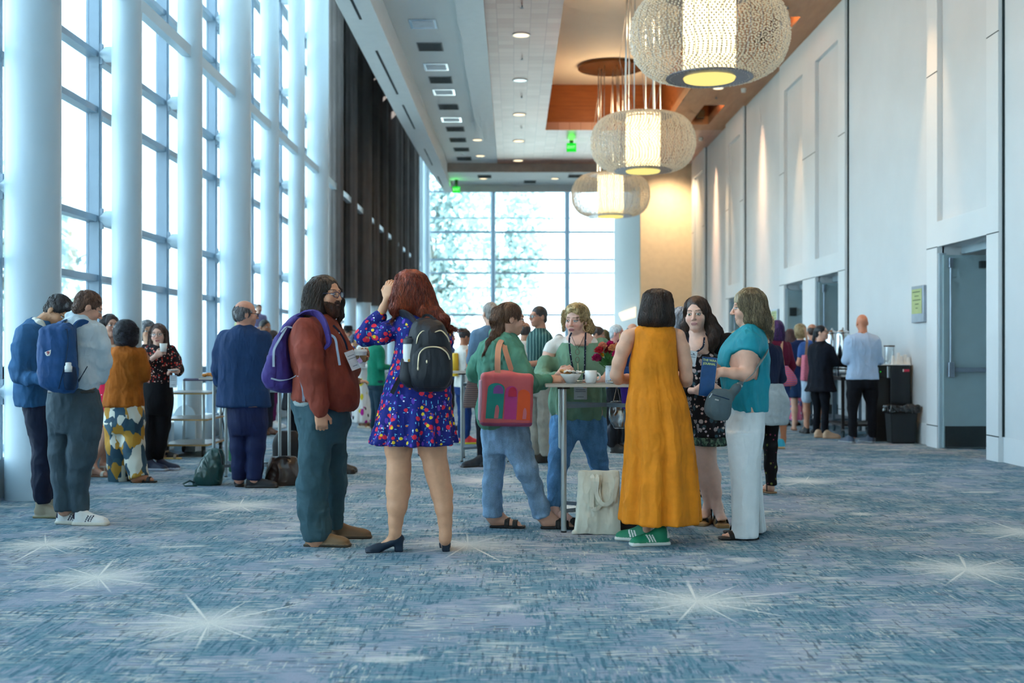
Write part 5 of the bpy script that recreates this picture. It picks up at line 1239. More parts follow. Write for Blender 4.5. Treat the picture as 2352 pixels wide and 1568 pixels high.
p.chain('skin', [(612, 930, 52, 0), (608, 990, 48, -.01), (612, 1035, 44, -.02), (640, 1130, 45, .0), (656, 1220, 32, 0), (664, 1290, 24, 0), (666, 1330, 24, 0)], .03)
p.B += [Pr(q.f, q.lo, q.hi, q.k, q.op) for q in foot_prims((p.g(668, 1395, .07)[0], p.Y+.07, .045), (0, -1), .225)+foot_prims((p.g(618, 1370, .14)[0], p.Y+.14, .045), (-.45, -.9), .225)]
p.shoe('wedge', 668, 1400, .08, (0, -1), L=.25, col=(.015, .015, .018), sole=lin((160, 128, 88))); p.shoe('wedge', 620, 1380, .15, (-.45, -.9), L=.25, col=(.015, .015, .018), sole=lin((160, 128, 88)))
P14 = p.finish(); P14c = p

# ---- woman in the teal top ----------------------------------------------------------------------
TEAL = cloth('teal satin crepe', rgb(0, 142, 160), .55, .06, spec=.4); WHT = cloth('white trouser cotton', rgb(226, 232, 234), .75, .03)
p = Person('blond bobbed person in profile, teal top and wide white trousers, holding a blue book', 'E', 8.05, (224, 174, 150), .0075)
p.garment('trousers', WHT, folds=((.007, (8, 8, 3)), (.004, (14, 14, 9)))); p.garment('top', TEAL, folds=((.009, (10, 10, 2.5)), (.004, (20, 20, 8))))
p.loft('trousers', [(725, 748, 935, .15), (780, 728, 934, .165), (860, 720, 930, .17), (920, 726, 922, .165)])
p.loft('trousers', [(880, 724, 918, .11, -.07), (1000, 732, 905, .105, -.08), (1150, 742, 898, .10, -.08), (1300, 748, 896, .105, -.08), (1472, 752, 898, .115, -.08)], folds=(6, .0, .04, 0))
p.loft('trousers', [(880, 780, 926, .10, .08), (1000, 790, 915, .10, .10), (1200, 800, 918, .095, .14), (1440, 830, 942, .11, .16)], folds=(6, .0, .04, 2))
p.loft('top', [(272, 806, 902, .08), (300, 772, 925, .13), (340, 735, 943, .17), (385, 700, 952, .18), (430, 682, 957, .185), (500, 682, 958, .18), (570, 690, 958, .175), (650, 705, 955, .175), (720, 725, 950, .175), (757, 748, 946, .17)], folds=(9, .0, .045, .3))
p.chain('top', [(850, 310, 54, -.10), (845, 370, 66, -.14), (838, 425, 66, -.17)], .03, cut=True); p.chain('top', [(840, 310, 50, .12), (815, 400, 56, .17)], .03)
p.chain('skin', [(845, 400, 48, -.16), (842, 480, 44, -.18), (842, 535, 40, -.19), (820, 548, 35, -.20), (760, 540, 30, -.22), (700, 532, 24, -.22), (660, 532, 19, -.20)], .025)
p.hand(668, 532, -.20, (-.62, .0, -.75), (-.7, -.6, .4), .28, -1, 1.0)
p.chain('skin', [(815, 440, 42, .17), (800, 530, 36, .16), (720, 525, 27, .06), (672, 516, 19, -.02)], .02); p.hand(678, 517, -.01, (-1, -.2, .05), (0, .9, .3), .65, 1, .95)
p.head(838, 168, -98, 6, 0, 1.02, 0, (852, 290, 0), .050, 0, True, brow=(.2, .12, .08), lips=(.5, .2, .2))
H = p.hd
hair = [H.e((0, .022, .046), (.088, .102, .090), .01), p.wl([(64, 825, 885, .05), (85, 790, 918, .085), (120, 778, 940, .10), (165, 782, 955, .105), (205, 800, 966, .11), (245, 808, 972, .105), (275, 835, 968, .08), (288, 862, 962, .06)], .03, e=2.0), H.e((0, -.104, -.050), (.066, .058, .110), .010, 'sub')]
p.hair(hair, (104, 88, 66), .007, (70, 70, 12), .0055, 1400, .16, .0021, .005, col2=(198, 178, 140))
p.B += foot_prims((p.g(885, 1468, -.08)[0], p.Y-.08, .012), (-1, -.12), .235)
p.shoe('slide', 897, 1470, -.08, (-1, -.12), L=.27, col=(.012, .012, .014), sole=(.015, .015, .017)); p.shoe('slide', 915, 1440, .16, (-1, .0), L=.26, col=(.012, .012, .014), sole=(.015, .015, .017))
P15 = p.finish(); P15c = p
# ================================================================ PEOPLE ON THE LEFT
# ---- grey trousers and white shirt, blue backpack
p = Person('brown haired person in a white shirt and grey trousers wearing a blue backpack', 'A', 8.63, (216, 160, 134), .009)
p.garment('trousers', cloth('slate grey wool', rgb(62, 80, 92), .7), folds=((.011, (8, 8, 4)), (.005, (18, 18, 14)))); p.garment('shirt', cloth('pale blue white cotton', rgb(196, 212, 222), .7, .04), folds=((.013, (11, 11, 5)), (.006, (20, 20, 12))))
p.loft('trousers', [(655, 300, 582, .135), (690, 294, 588, .145), (740, 291, 594, .155), (800, 295, 602, .16), (860, 298, 603, .15)])
p.chain('trousers', [(362, 800, 66, .0), (358, 900, 60, 0), (358, 1050, 56, .0), (368, 1200, 56, .0), (382, 1330, 50, .0), (386, 1385, 50, .0)], .03)
p.chain('trousers', [(510, 800, 92, -.03), (508, 900, 88, -.03), (492, 1050, 80, -.03), (476, 1200, 62, -.02), (476, 1310, 50, -.0), (484, 1390, 48, .0)], .03)
p.loft('shirt', [(222, 430, 505, .07), (245, 400, 545, .10), (275, 360, 590, .13), (310, 338, 612, .15), (370, 330, 618, .155), (460, 330, 600, .15), (560, 325, 590, .15), (620, 318, 590, .15), (664, 312, 585, .14)])
p.chain('shirt', [(425, 222, 30, 0), (465, 212, 34, 0), (500, 240, 34, -.02)], .02, body=False)
p.chain('shirt', [(590, 320, 40, .0), (606, 410, 46, .0), (612, 500, 46, .02), (604, 570, 40, .06), (600, 590, 34, .14), (585, 580, 28, .24)], .03)
p.chain('shirt', [(352, 310, 40, .05), (345, 420, 38, .12), (360, 520, 34, .2)], .03)
p.chain('skin', [(585, 580, 20, .24), (570, 572, 18, .32)]); p.hand(574, 574, .30, (-.6, 1, .1), (0, 0, 1), .6, 1, .95); p.chain('skin', [(360, 520, 20, .2), (470, 560, 18, .38)]); p.hand(460, 556, .36, (.8, .6, 0), (0, 0, 1), .6, -1, .95)
p.head(532, 178, 122, 26, 0, 1.0, .02, (478, 250, .0), .052, 0)
p.hair(p.hd.hairprims('short'), (84, 54, 40), .007, (70, 70, 40), .005, 500, .05, .0022, .004, col2=(130, 92, 72))
p.shoe('sneaker', 440, 1470, -.02, (1, -.06), L=.262, col=lin((222, 224, 222)), sole=lin((226, 222, 208)), acc=lin((34, 30, 60))); p.shoe('sneaker', 338, 1462, .04, (1, -.05), L=.26, col=lin((222, 224, 222)), sole=lin((226, 222, 208)), acc=lin((34, 30, 60)))
P2 = p.finish(); P2c = p
volume('belt', [loft([(p.g(0, 688)[2], p.g(441, 0)[0], p.Y, 148*p.mpp, .150), (p.g(0, 664)[2], p.g(441, 0)[0], p.Y, 145*p.mpp, .146)], .01)], .008, plain('dark leather belt', rgb(46, 52, 56), .5), P2, p.base)

# ---- denim jacket
p = Person('dark haired person in a denim jacket bending the head beside the nearest column', 'A', 9.05, (186, 134, 98), .009)
DENJ = cloth('blue denim jacket', rgb(52, 98, 142), .8, .10)
p.garment('trousers', cloth('midnight trousers', rgb(22, 32, 56), .7), folds=((.010, (8, 8, 4)), (.005, (18, 18, 14)))); p.garment('jacket', DENJ, folds=((.012, (9, 9, 5)), (.005, (18, 18, 12))))
p.garment('collar', cloth('cream shirt collar', rgb(226, 222, 210)), folds=None)
p.loft('trousers', [(740, 150, 305, .14), (800, 160, 308, .15), (870, 172, 312, .15)])
p.chain('trousers', [(240, 830, 68, -.06), (248, 950, 60, -.06), (246, 1100, 54, -.06), (248, 1230, 50, -.06), (256, 1300, 42, -.06), (260, 1345, 36, -.06)], .03); p.chain('trousers', [(270, 850, 60, .12), (285, 1050, 52, .16), (300, 1250, 44, .2), (305, 1340, 36, .2)], .03)
p.loft('jacket', [(238, 195, 262, .07), (262, 165, 305, .12), (300, 128, 322, .18), (350, 108, 330, .20), (430, 112, 332, .20), (520, 116, 325, .19), (620, 108, 318, .19), (700, 104, 312, .18), (762, 106, 308, .17)])
p.chain('jacket', [(158, 330, 56, -.18), (130, 430, 52, -.22), (118, 530, 48, -.22), (122, 575, 44, -.22), (180, 600, 38, -.26), (250, 600, 33, -.28), (300, 590, 30, -.26)], .03)
p.chain('jacket', [(210, 330, 50, .18), (200, 500, 44, .2), (300, 560, 34, .12)], .03)
p.chain('collar', [(208, 248, 20, -.06), (240, 268, 22, -.10), (262, 295, 20, -.10)], .02, body=False)
p.chain('skin', [(300, 590, 19, -.26), (330, 585, 18, -.22)]); p.hand(328, 585, -.22, (1, .2, .1), (0, -.6, .8), .6, 1, .95)
p.head(352, 196, 76, 42, 0, 1.0, 0, (228, 285, .0), .052, 0, brow=(.02, .012, .01), lips=(.35, .16, .13))
H = p.hd; p.hair(p.hd.hairprims('short')+[H.e((0, -.062, .098), (.06, .045, .035), .02)], (26, 22, 26), .004, (80, 80, 40), .005, 400, .03, .002, .002, col2=(54, 50, 54))
p.shoe('boot', 206, 1424, -.06, (1, -.05), L=.29, col=lin((160, 148, 128)), sole=lin((150, 142, 110))); p.shoe('boot', 270, 1400, .2, (1, 0), L=.28, col=lin((160, 148, 128)), sole=lin((150, 142, 110)))
P1 = p.finish(); P1c = p

# ---- woman with long dark hair behind
p = Person('long dark haired person in a beige blouse and crimson skirt left of the suede jacket', 'A', 12.0, (206, 158, 136), .011)
p.garment('skirt', layered('crimson floral skirt', rgb(206, 24, 70), [(26, .34, rgb(235, 190, 210), .4, (1, 1, 1), (0, 0, 0)), (36, .2, rgb(245, 240, 240), .3, (1, 1, 1), (3, 0, 0))]), folds=((.006, (9, 9, 3)),)); p.garment('blouse', cloth('beige blouse', rgb(208, 186, 168)))
p.loft('blouse', [(395, 628, 690, .06), (425, 600, 715, .10), (480, 598, 718, .12), (560, 604, 712, .12), (640, 600, 715, .13)]); p.loft('skirt', [(620, 592, 722, .13), (700, 584, 730, .14), (800, 590, 728, .14), (885, 597, 722, .14)], folds=(7, 0, .03, 0), body=False); p.loft('body', [(620, 610, 705, .10), (850, 610, 705, .09)], body=False)
p.chain('skin', [(628, 860, 30, -.04), (620, 950, 27, -.05), (590, 1040, 24, -.05), (560, 1110, 15, -.05), (550, 1150, 14, -.05)], .03); p.chain('skin', [(672, 860, 30, .04), (655, 950, 27, .05), (630, 1040, 24, .05), (616, 1110, 15, .05), (614, 1140, 14, .05)], .03)
p.chain('blouse', [(606, 430, 24, 0), (596, 520, 22, .0), (600, 580, 20, -.05)], .03); p.chain('blouse', [(708, 430, 24, .0), (716, 520, 22, .0), (700, 580, 20, -.05)], .03)
p.chain('skin', [(600, 580, 13, -.05), (640, 590, 12, -.15), (700, 580, 13, -.05)], .02)
p.head(662, 282, 42, 2, 0, .97, 0, (652, 392, .0), .046, 0, True, lips=(.45, .15, .15))
p.hair(p.hd.hairprims('long'), (40, 32, 36), .005, (70, 70, 10), .006, 500, .2, .0026, .004, col2=(84, 68, 66))
p.B += foot_prims((p.g(538, 1172, -.05)[0], p.Y-.05, .01), (1, -.25), .23)+foot_prims((p.g(612, 1150, .05)[0], p.Y+.05, .01), (1, -.2), .23)
p.shoe('sandal', 530, 1176, -.05, (1, -.25), L=.245, col=lin((222, 216, 206)), sole=lin((150, 112, 90))); p.shoe('sandal', 606, 1156, .05, (1, -.2), L=.245, col=lin((222, 216, 206)), sole=lin((150, 112, 90)))
p.finish()

# ---- orange suede jacket
p = Person('curly black haired person in an orange suede jacket and geometric print trousers', 'A', 11.5, (170, 112, 80), .010)
p.garment('trousers', cells('geometric print trousers', [rgb(44, 78, 98), rgb(178, 128, 36), rgb(216, 216, 204), rgb(40, 68, 86), rgb(190, 142, 52), rgb(216, 214, 200), rgb(54, 88, 104)], 8.5, (1.6, 1.6, .95)), folds=((.008, (9, 9, 3)),)); p.garment('jacket', cloth('orange brown suede', rgb(168, 92, 28), .9, .14), folds=((.010, (9, 9, 5)), (.004, (20, 20, 14))))
p.loft('trousers', [(730, 642, 855, .15), (790, 636, 862, .17), (880, 634, 862, .17)])
p.chain('trousers', [(695, 860, 62, 0), (700, 1000, 62, .0), (706, 1120, 60, .02), (712, 1212, 60, .03)], .03); p.chain('trousers', [(795, 860, 66, -.03), (800, 1000, 62, -.04), (815, 1110, 58, -.06), (835, 1190, 58, -.08)], .03)
p.loft('jacket', [(400, 720, 790, .07), (415, 695, 812, .10), (440, 672, 848, .14), (490, 655, 862, .155), (560, 648, 858, .15), (640, 642, 852, .15), (700, 632, 856, .165), (766, 622, 862, .18)], folds=(9, 0, .02, 0))
p.chain('jacket', [(840, 450, 36, 0), (862, 530, 36, .0), (868, 585, 33, .02), (868, 560, 28, .14), (872, 520, 24, .2)], .03); p.chain('jacket', [(678, 450, 34, 0), (668, 530, 32, .04), (680, 590, 28, .12)], .03)
p.chain('skin', [(872, 515, 15, .2), (874, 490, 14, .21)]); p.hand(873, 500, .20, (-.1, .2, 1), (.7, -.6, 0), .6, -1, .9); p.chain('skin', [(680, 590, 15, .12), (720, 590, 13, .25)])
p.head(760, 330, 170, 2, 0, .98, 0, (752, 405, .0), .047, 0, True)
p.hair([p.hd.e((0, .02, .03), (.112, .118, .112), .01), p.wl([(300, 700, 825, .10), (350, 690, 826, .11), (395, 705, 815, .09), (412, 730, 795, .05)], .03)], (24, 24, 32), .016, (44, 44, 44), .007, 900, .05, .003, .012, col2=(60, 60, 76))
p.shoe('slide', 790, 1212, -.08, (1, -.12), L=.25, col=(.012, .012, .013), sole=(.012, .012, .013)); p.B += foot_prims((p.g(800, 1205, -.08)[0], p.Y-.08, .012), (1, -.12), .23); p.shoe('slide', 690, 1205, .04, (1, 0), L=.24)
p.finish()

# ---- woman with cup and glasses
p = Person('smiling person with glasses raising a white cup, dark floral blouse and black trousers', 'A', 12.56, (226, 180, 160), .010)
FLR = layered('dark blouse with coral flowers', rgb(30, 20, 26), [(34, .38, rgb(196, 60, 52), .5, (1, 1, 1), (0, 0, 0)), (38, .3, rgb(226, 160, 140), .4, (1, 1, 1), (3, 0, 0)), (46, .25, rgb(235, 215, 205), .3, (1, 1, 1), (7, 0, 0))])
p.garment('trousers', cloth('black trousers', rgb(16, 18, 24)), folds=((.008, (9, 9, 5)),)); p.garment('blouse', FLR, folds=((.009, (9, 9, 5)),))
p.loft('trousers', [(620, 862, 1034, .13), (680, 856, 1036, .14), (770, 858, 1032, .14)])
p.chain('trousers', [(905, 760, 48, 0), (905, 880, 45, .0), (895, 1000, 34, 0), (890, 1090, 27, 0)], .03); p.chain('trousers', [(985, 760, 48, 0), (975, 880, 44, .03), (962, 1000, 33, .04), (950, 1080, 26, .05)], .03)
p.loft('blouse', [(396, 905, 990, .07), (412, 875, 1025, .10), (450, 858, 1048, .13), (520, 862, 1040, .135), (580, 866, 1032, .13), (632, 870, 1030, .13)])
p.chain('blouse', [(878, 425, 30, 0), (866, 480, 30, -.02), (868, 512, 28, -.08), (900, 490, 22, -.18)], .03); p.chain('skin', [(900, 490, 16, -.18), (940, 458, 14, -.22)]); p.hand(936, 462, -.22, (1, -.1, .6), (-.2, -1, .1), .7, 1, .9)
p.chain('blouse', [(1030, 428, 30, 0), (1056, 480, 29, 0), (1072, 545, 27, -.04), (1070, 560, 24, -.1)], .03); p.chain('skin', [(1070, 560, 15, -.1), (1060, 552, 14, -.16)]); p.hand(1072, 556, -.15, (-1, -.3, .1), (0, -.5, 1), .5, -1, .9)
p.head(950, 338, 6, 0, -6, 1.0, -.02, (945, 410, .0), .048, .003, True, lips=(.5, .14, .14), brow=(.12, .06, .04), blush=.14)
p.hair(p.hd.hairprims('long'), (66, 44, 40), .005, (70, 70, 10), .006, 500, .18, .0024, .004, col2=(120, 90, 80)); p.glasses((.25, .2, .18), True)
p.shoe('sneaker', 868, 1150, -.0, (1, -.25), L=.27, col=lin((24, 34, 62)), sole=lin((190, 200, 215))); p.shoe('sneaker', 932, 1138, .05, (1, -.06), L=.27, col=lin((24, 34, 62)), sole=lin((190, 200, 215)))
p.finish(); P5c = p
# ---- person mostly hidden, grey curls
p = Person('person with grey curly hair mostly hidden behind the one raising a cup', 'A', 13.9, (200, 150, 120), .013)
p.garment('top', cloth('charcoal top', rgb(70, 76, 90))); p.garment('trousers', cloth('dark grey trousers', rgb(40, 42, 52)))
p.loft('trousers', [(620, 880, 1000, .12), (740, 880, 1000, .12)]); p.chain('trousers', [(905, 740, 36, 0), (950, 920, 30, 0), (985, 1060, 22, 0)], .03); p.chain('trousers', [(970, 740, 36, .05), (960, 1060, 22, .05)], .03)
p.loft('top', [(395, 850, 930, .08), (420, 840, 960, .11), (520, 850, 980, .13), (640, 870, 990, .13)])
p.head(885, 318, 30, 0, 0, .97, 0, (890, 400, .0), .047, 0, True)
p.hair(p.hd.hairprims('curly'), (110, 108, 112), .016, (44, 44, 44), .008, 400, .06, .003, .012, col2=(170, 170, 172))
p.shoe('sandal', 968, 1076, .0, (1, -.15), L=.25, col=lin((130, 110, 90)), sole=lin((190, 160, 90))); p.shoe('dress', 940, 1072, .05, (1, 0), L=.26)
p.finish()

# ---- navy suit
p = Person('balding grey haired person in a navy suit seen from behind at the left table', 'B', 11.0, (214, 154, 130), .010)
NAVY = cloth('navy suit wool', rgb(26, 56, 98), .7, .06)
p.garment('trousers', cloth('dark navy suit wool', rgb(22, 34, 74), .7), folds=((.009, (7, 7, 3)),)); p.garment('jacket', NAVY, folds=((.010, (8, 8, 3)), (.004, (14, 14, 10)))); p.garment('shirt_collar', cloth('pale yellow collar', rgb(216, 224, 170)), folds=None)
p.loft('trousers', [(700, 302, 522, .15), (760, 304, 522, .16), (830, 308, 522, .16)])
p.chain('trousers', [(362, 820, 52, .0), (366, 950, 46, .0), (368, 1060, 40, 0), (366, 1125, 37, 0)], .03); p.chain('trousers', [(465, 820, 56, -.02), (462, 950, 50, -.03), (455, 1060, 43, -.03), (450, 1125, 41, -.03)], .03)
p.loft('jacket', [(262, 352, 432, .08), (282, 325, 470, .11), (308, 285, 512, .14), (345, 255, 534, .155), (420, 245, 540, .165), (510, 250, 538, .165), (590, 252, 535, .165), (660, 245, 540, .175), (718, 240, 541, .18)])
p.chain('jacket', [(290, 335, 44, 0), (258, 420, 42, 0), (246, 510, 37, .02), (258, 570, 32, .10), (275, 600, 27, .2)], .03); p.chain('jacket', [(505, 335, 42, 0), (525, 430, 40, .02), (522, 520, 36, .08), (500, 560, 30, .2)], .03)
p.chain('shirt_collar', [(360, 258, 22, .0), (400, 262, 25, .0), (432, 285, 18, 0)], .02, body=False)
p.chain('skin', [(275, 600, 16, .2), (290, 600, 15, .28)]); p.hand(285, 600, .26, (.5, .8, .1), (0, 0, 1), .6, 1, 1.0); p.chain('skin', [(500, 560, 16, .2), (470, 560, 15, .3)])
p.head(404, 200, 120, 4, 0, 1.06, 0, (392, 275, .0), .055, .004)
p.hair(p.hd.hairprims('balding'), (92, 92, 100), .004, (80, 80, 30), .0055, 400, .04, .0022, .002, col2=(150, 148, 152)); p.glasses((.12, .05, .04))
p.shoe('dress', 368, 1168, .02, (-.25, 1), L=.29, col=(.012, .014, .02)); p.shoe('dress', 404, 1172, -.03, (1, -.02), L=.30, col=(.012, .014, .02))
p.finish(); P7c = p
# ================================================================ PEOPLE FURTHER BACK
def figure(label, px, Y, hgt, yaw, top, bottom, hair, hcol, skin=(206, 156, 128), arms='down', hcol2=None, sleeve='long', legs='trousers', glasses=None, build=1.0, head_yaw=None, pitch=0, shoecol=(.02, .02, .022), solecol=(.02, .02, .02), shoekind='dress', beard=None, foot_yaw=None, hem=None, female=False, h=.013, z0=0.0, group=None, topname='top', coat=False, stance=.0):
    """standing figure at image column px, depth Y; yaw 0 faces the camera, 90 faces image right"""
    X = XA(px, Y); p = Person(label, 'P', Y, skin, h, group=group); k = hgt/1.75; b = build; a = math.radians(yaw); Rz = rotz(a); C0 = np.array((X, Y, z0))
    def P(x, y, z): return C0+Rz@(np.array((x, y, z))*k)
    def ch(t, pts, kk=.03, body=True, sh=.02):
        q = [(P(*v[:3]), v[3]*k) for v in pts]
        full = [cone(u[0], w[0], u[1], w[1], kk) for u, w in zip(q, q[1:])]; shr = [cone(u[0], w[0], max(u[1]-sh, .012), max(w[1]-sh, .012), kk) for u, w in zip(q, q[1:])] if body else []
        p._put(t, full, shr)
    def lf(t, secs, body=True, folds=None, e=2.3):
        L = [(z0+z*k, *P(0, yo, z)[:2], rx*k*b, ry*k*b) for z, rx, ry, yo in secs]
        p._put(t, [loft(L, .03, yaw=a, folds=folds, e=e, seed=p.seed)], [loft(L, .03, yaw=a, shrink=.022, e=e)] if body else [])
    bm, tm = bottom, top
    fo = ((.009, (9, 9, 4)),)
    if legs: p.garment(legs, bm, folds=fo)
    p.garment(topname, tm, folds=fo)
    fem = .012 if female else 0
    # torso
    hemz = hem if hem is not None else .86
    secs = [(1.50, .055, .055, 0), (1.465, .115-fem, .080, 0), (1.42, .175-fem, .105, 0), (1.33, .195-fem, .120, 0), (1.18, .175-fem*.5, .120, 0), (1.05, .158, .118, 0), (.95, .170, .125, 0)]
    secs.append((hemz, .178+.0, .130, 0))
    if hemz < .8: secs = [s_ for s_ in secs if s_[0] > .9]+[(.80, .188, .14, 0), (hemz, .21 if hemz > .5 else .22, .18, 0)]
    lf(topname, sorted(secs), folds=(8, 0, .03, 1) if hemz < .8 else None)
    L0 = {}
    if legs in ('trousers', 'jeans', 'leggings'):
        r = 1 if legs != 'leggings' else .86
        lf(legs, [(.74, .145, .105, 0), (.84, .170, .125, 0), (.95, .165, .122, 0)])
        for sx in (-1, 1): ch(legs, [(sx*.085, 0, .86, .088*r*b), (sx*(.095+stance*.5), 0, .66, .075*r*b), (sx*(.095+stance), -.01, .46, .062*r), (sx*(.095+stance), .0, .25, .056*r), (sx*(.095+stance), .01, .085, .052*r)]); p.hemcut(legs, P(sx*(.095+stance), 0, .25), P(sx*(.095+stance), .01, .085), .058*k)
    elif legs == 'shorts':
        lf(legs, [(.74, .15, .11, 0), (.84, .172, .13, 0), (.95, .165, .122, 0)])
        for sx in (-1, 1): ch(legs, [(sx*.085, 0, .86, .088*b), (sx*.095, 0, .55, .080*b)])
    elif legs == 'skirt': lf(legs, [(.55, .19, .15, 0), (.75, .185, .14, 0), (.95, .165, .122, 0)], body=False, folds=(9, .0, .03, 0))
    elif legs == 'long_skirt': lf(legs, [(.10, .24, .20, 0), (.5, .215, .17, 0), (.80, .19, .14, 0), (.97, .16, .122, 0)], body=False, folds=(10, .0, .05, 0))
    if legs in ('shorts', 'skirt', 'long_skirt') or legs is None:
        for sx in (-1, 1): ch('skin', [(sx*.085, 0, .86, .078), (sx*.092, 0, .66, .066), (sx*.094, -.01, .48, .052), (sx*.094, .0, .34, .052), (sx*.094, .01, .14, .034), (sx*.094, .01, .08, .034)])
    # arms
    def arm(sx, el, wr, hd, hn, curl=.5):
        if sleeve == 'long': ch(topname, [(sx*.165, 0, 1.40, .052*b), (*el, .044*b), (*wr, .033)])
        elif sleeve == 'short':
            m_ = [(.165*sx*.45+el[0]*.55), el[1]*.55, 1.40*.45+el[2]*.55]; ch(topname, [(sx*.165, 0, 1.40, .054*b), (*m_, .054*b)]); ch('skin', [(*m_, .042*b), (*el, .038), (*wr, .026)])
        else: ch('skin', [(sx*.17, 0, 1.39, .050*b), (*el, .038*b), (*wr, .026)])
        w = P(*wr); p.B.append(cone(P(*el), w, .03*k, .024*k, .02)); p.B += hand_prims(w, Rz@np.array(hd, float), Rz@np.array(hn, float), curl, -sx, .98*k)
    for sx in (-1, 1):
        A = arms if isinstance(arms, str) else arms[0 if sx < 0 else 1]
        if A == 'down': arm(sx, (sx*.235, .02, 1.13), (sx*.235, -.06, .89), (0, -.15, -1), (sx, 0, 0), .4)
        elif A == 'front': arm(sx, (sx*.225, .0, 1.12), (sx*.10, -.26, 1.10), (-sx*.5, -.8, 0), (0, 0, 1), .5)
        elif A == 'up': arm(sx, (sx*.23, -.08, 1.16), (sx*.10, -.25, 1.34), (-sx*.4, -.3, .8), (sx*.3, -1, 0), .6)
        elif A == 'hip': arm(sx, (sx*.36, .06, 1.16), (sx*.19, -.04, 1.02), (-sx*.6, -.5, -.3), (sx*.5, -.6, .4), .5)
        elif A == 'reach': arm(sx, (sx*.22, -.12, 1.17), (sx*.17, -.42, 1.12), (-sx*.1, -1, 0), (0, 0, 1), .4)
        elif A == 'cross': arm(sx, (sx*.22, -.02, 1.15), (-sx*.05, -.20, 1.14+.03*sx), (-sx, -.1, 0), (0, -1, .3), .4)
    hy = head_yaw if head_yaw is not None else yaw; hc = P(0, -.025-.02*(pitch > 10), 1.628)
    p.hd = Head(hc, hy, pitch, 0, k*.98); p.B += p.hd.prims(P(0, .02, 1.46), .050 if female else .056, .003*(b > 1.1), female); p.face = dict(beard=lin(beard) if beard else None, blush=.06)
    p.tiles.append((hc-.135*k, hc+.135*k, h*.45))
    if hair:
        if hair == 'hat':
            p.after.append(('hair', p.hd.hairprims('short'), hcol, .004, (80, 80, 30), h*.6, 0, .1, .002, .002, 'hair', None))
            volume
        p.hair(p.hd.hairprims(hair if hair != 'hat' else 'short'), hcol, .014 if hair == 'curly' else .005, (44, 44, 44) if hair == 'curly' else (64, 64, 12), h*.55, 260 if hair in ('curly', 'long', 'bob') else 0, .07 if hair == 'curly' else .14, .003, .008, col2=hcol2)
    if glasses: p.glasses(glasses)
    fy = math.radians(foot_yaw if foot_yaw is not None else yaw); d = (math.sin(fy), -math.cos(fy))
    if z0 == 0:
        for sx in (-1, 1):
            f = P(sx*(.095+(stance if legs in ('trousers', 'jeans') else 0)), .05, 0); kw = dict(L=.275*k, col=shoecol, sole=solecol)
            if shoekind in ('slide', 'sandal', 'wedge'): p.B += foot_prims((f[0]+d[0]*.01, f[1]+d[1]*.01, .012), d, .23*k)
            p.after.append(('shoe', shoekind, *_px(f), 0, d, kw))
    r = p.finish(); p.P = P; p.k = k; return p
def _px(f):       # world point -> crop 'P' coordinates at its own depth; depth is carried by the caller through dy = 0
    return (('w', f[0], f[1], f[2]), 0)
_g0 = Person.g
def _g(s, cx, cy_, dy=0.0):
    if isinstance(cx, tuple): return np.array(cx[1:4], float)
    return _g0(s, cx, cy_, dy)
Person.g = _g
CL = cloth
# right side queue
figure('purple haired person in a maroon top and denim shorts with turquoise sneakers', 1785, 15.4, 1.68, 200, CL('maroon knit', rgb(104, 24, 52)), CL('dark denim shorts', rgb(34, 62, 116)), 'long', (54, 22, 74), (190, 120, 84), ('down', 'down'), (96, 40, 120), legs='shorts', shoekind='sneaker', shoecol=lin((60, 180, 206)), solecol=lin((220, 180, 130)), foot_yaw=-100, female=True, h=.012)
figure('brown haired person in a long pink floral dress behind the blond curls', 1815, 20.2, 1.66, 150, layered('pink blue floral maxi', rgb(226, 120, 150), [(16, .4, rgb(90, 130, 200), .5, (1, 1, 1), (0, 0, 0)), (18, .35, rgb(240, 210, 220), .5, (1, 1, 1), (4, 0, 0))]), CL('dusty pink skirt', rgb(220, 130, 160)), 'long', (84, 52, 50), (206, 156, 128), 'front', (130, 80, 70), legs='long_skirt', female=True, shoekind='slide', h=.014)
for o in list(bpy.data.objects):
    if o.name.startswith('long_skirt') and o.type == 'MESH': o.data.materials[0] = _M['pink blue floral maxi']
figure('blond curly person in a navy top and dark denim skirt waiting in the queue', 1838, 18.9, 1.70, 172, CL('navy jersey', rgb(18, 34, 74)), CL('indigo denim skirt', rgb(26, 50, 84)), 'curly', (150, 122, 80), (222, 172, 146), 'front', (214, 190, 146), legs='skirt', female=True, shoekind='slide', shoecol=lin((190, 150, 130)), solecol=lin((150, 110, 90)), h=.013, build=1.08)
figure('person in a blue shirt and pale shorts with a pink tote on the shoulder', 1866, 18.2, 1.70, 188, CL('mid blue shirt', rgb(62, 98, 160)), CL('pale blue shorts', rgb(190, 208, 226)), 'balding', (50, 34, 30), (200, 140, 112), 'front', (90, 60, 48), sleeve='short', legs='shorts', shoekind='sneaker', shoecol=(.02, .02, .025), h=.013)
QB = figure('ponytailed person with glasses in a loose black cardigan looking back from the cart', 1885, 17.3, 1.66, 118, CL('black loose knit', rgb(16, 22, 34)), CL('black leggings', rgb(14, 18, 28)), 'pony', (18, 20, 28), (222, 172, 148), 'reach', (40, 40, 50), legs='leggings', glasses=(.02, .02, .02), head_yaw=62, female=True, shoekind='dress', shoecol=lin((206, 170, 140)), solecol=lin((190, 150, 120)), foot_yaw=80, hem=.72, build=1.22, h=.012, pitch=-8)
figure('bald person in a pale blue shirt and black trousers at the coffee cart', 1981, 16.3, 1.79, 182, CL('pale blue shirt', rgb(178, 200, 228), .7, .04), CL('black suit trousers', rgb(14, 16, 24)), None, None, (214, 140, 108), 'front', None, legs='trousers', shoekind='sneaker', shoecol=lin((70, 84, 104)), solecol=lin((170, 176, 180)), foot_yaw=205, build=1.24, stance=.04, h=.011)
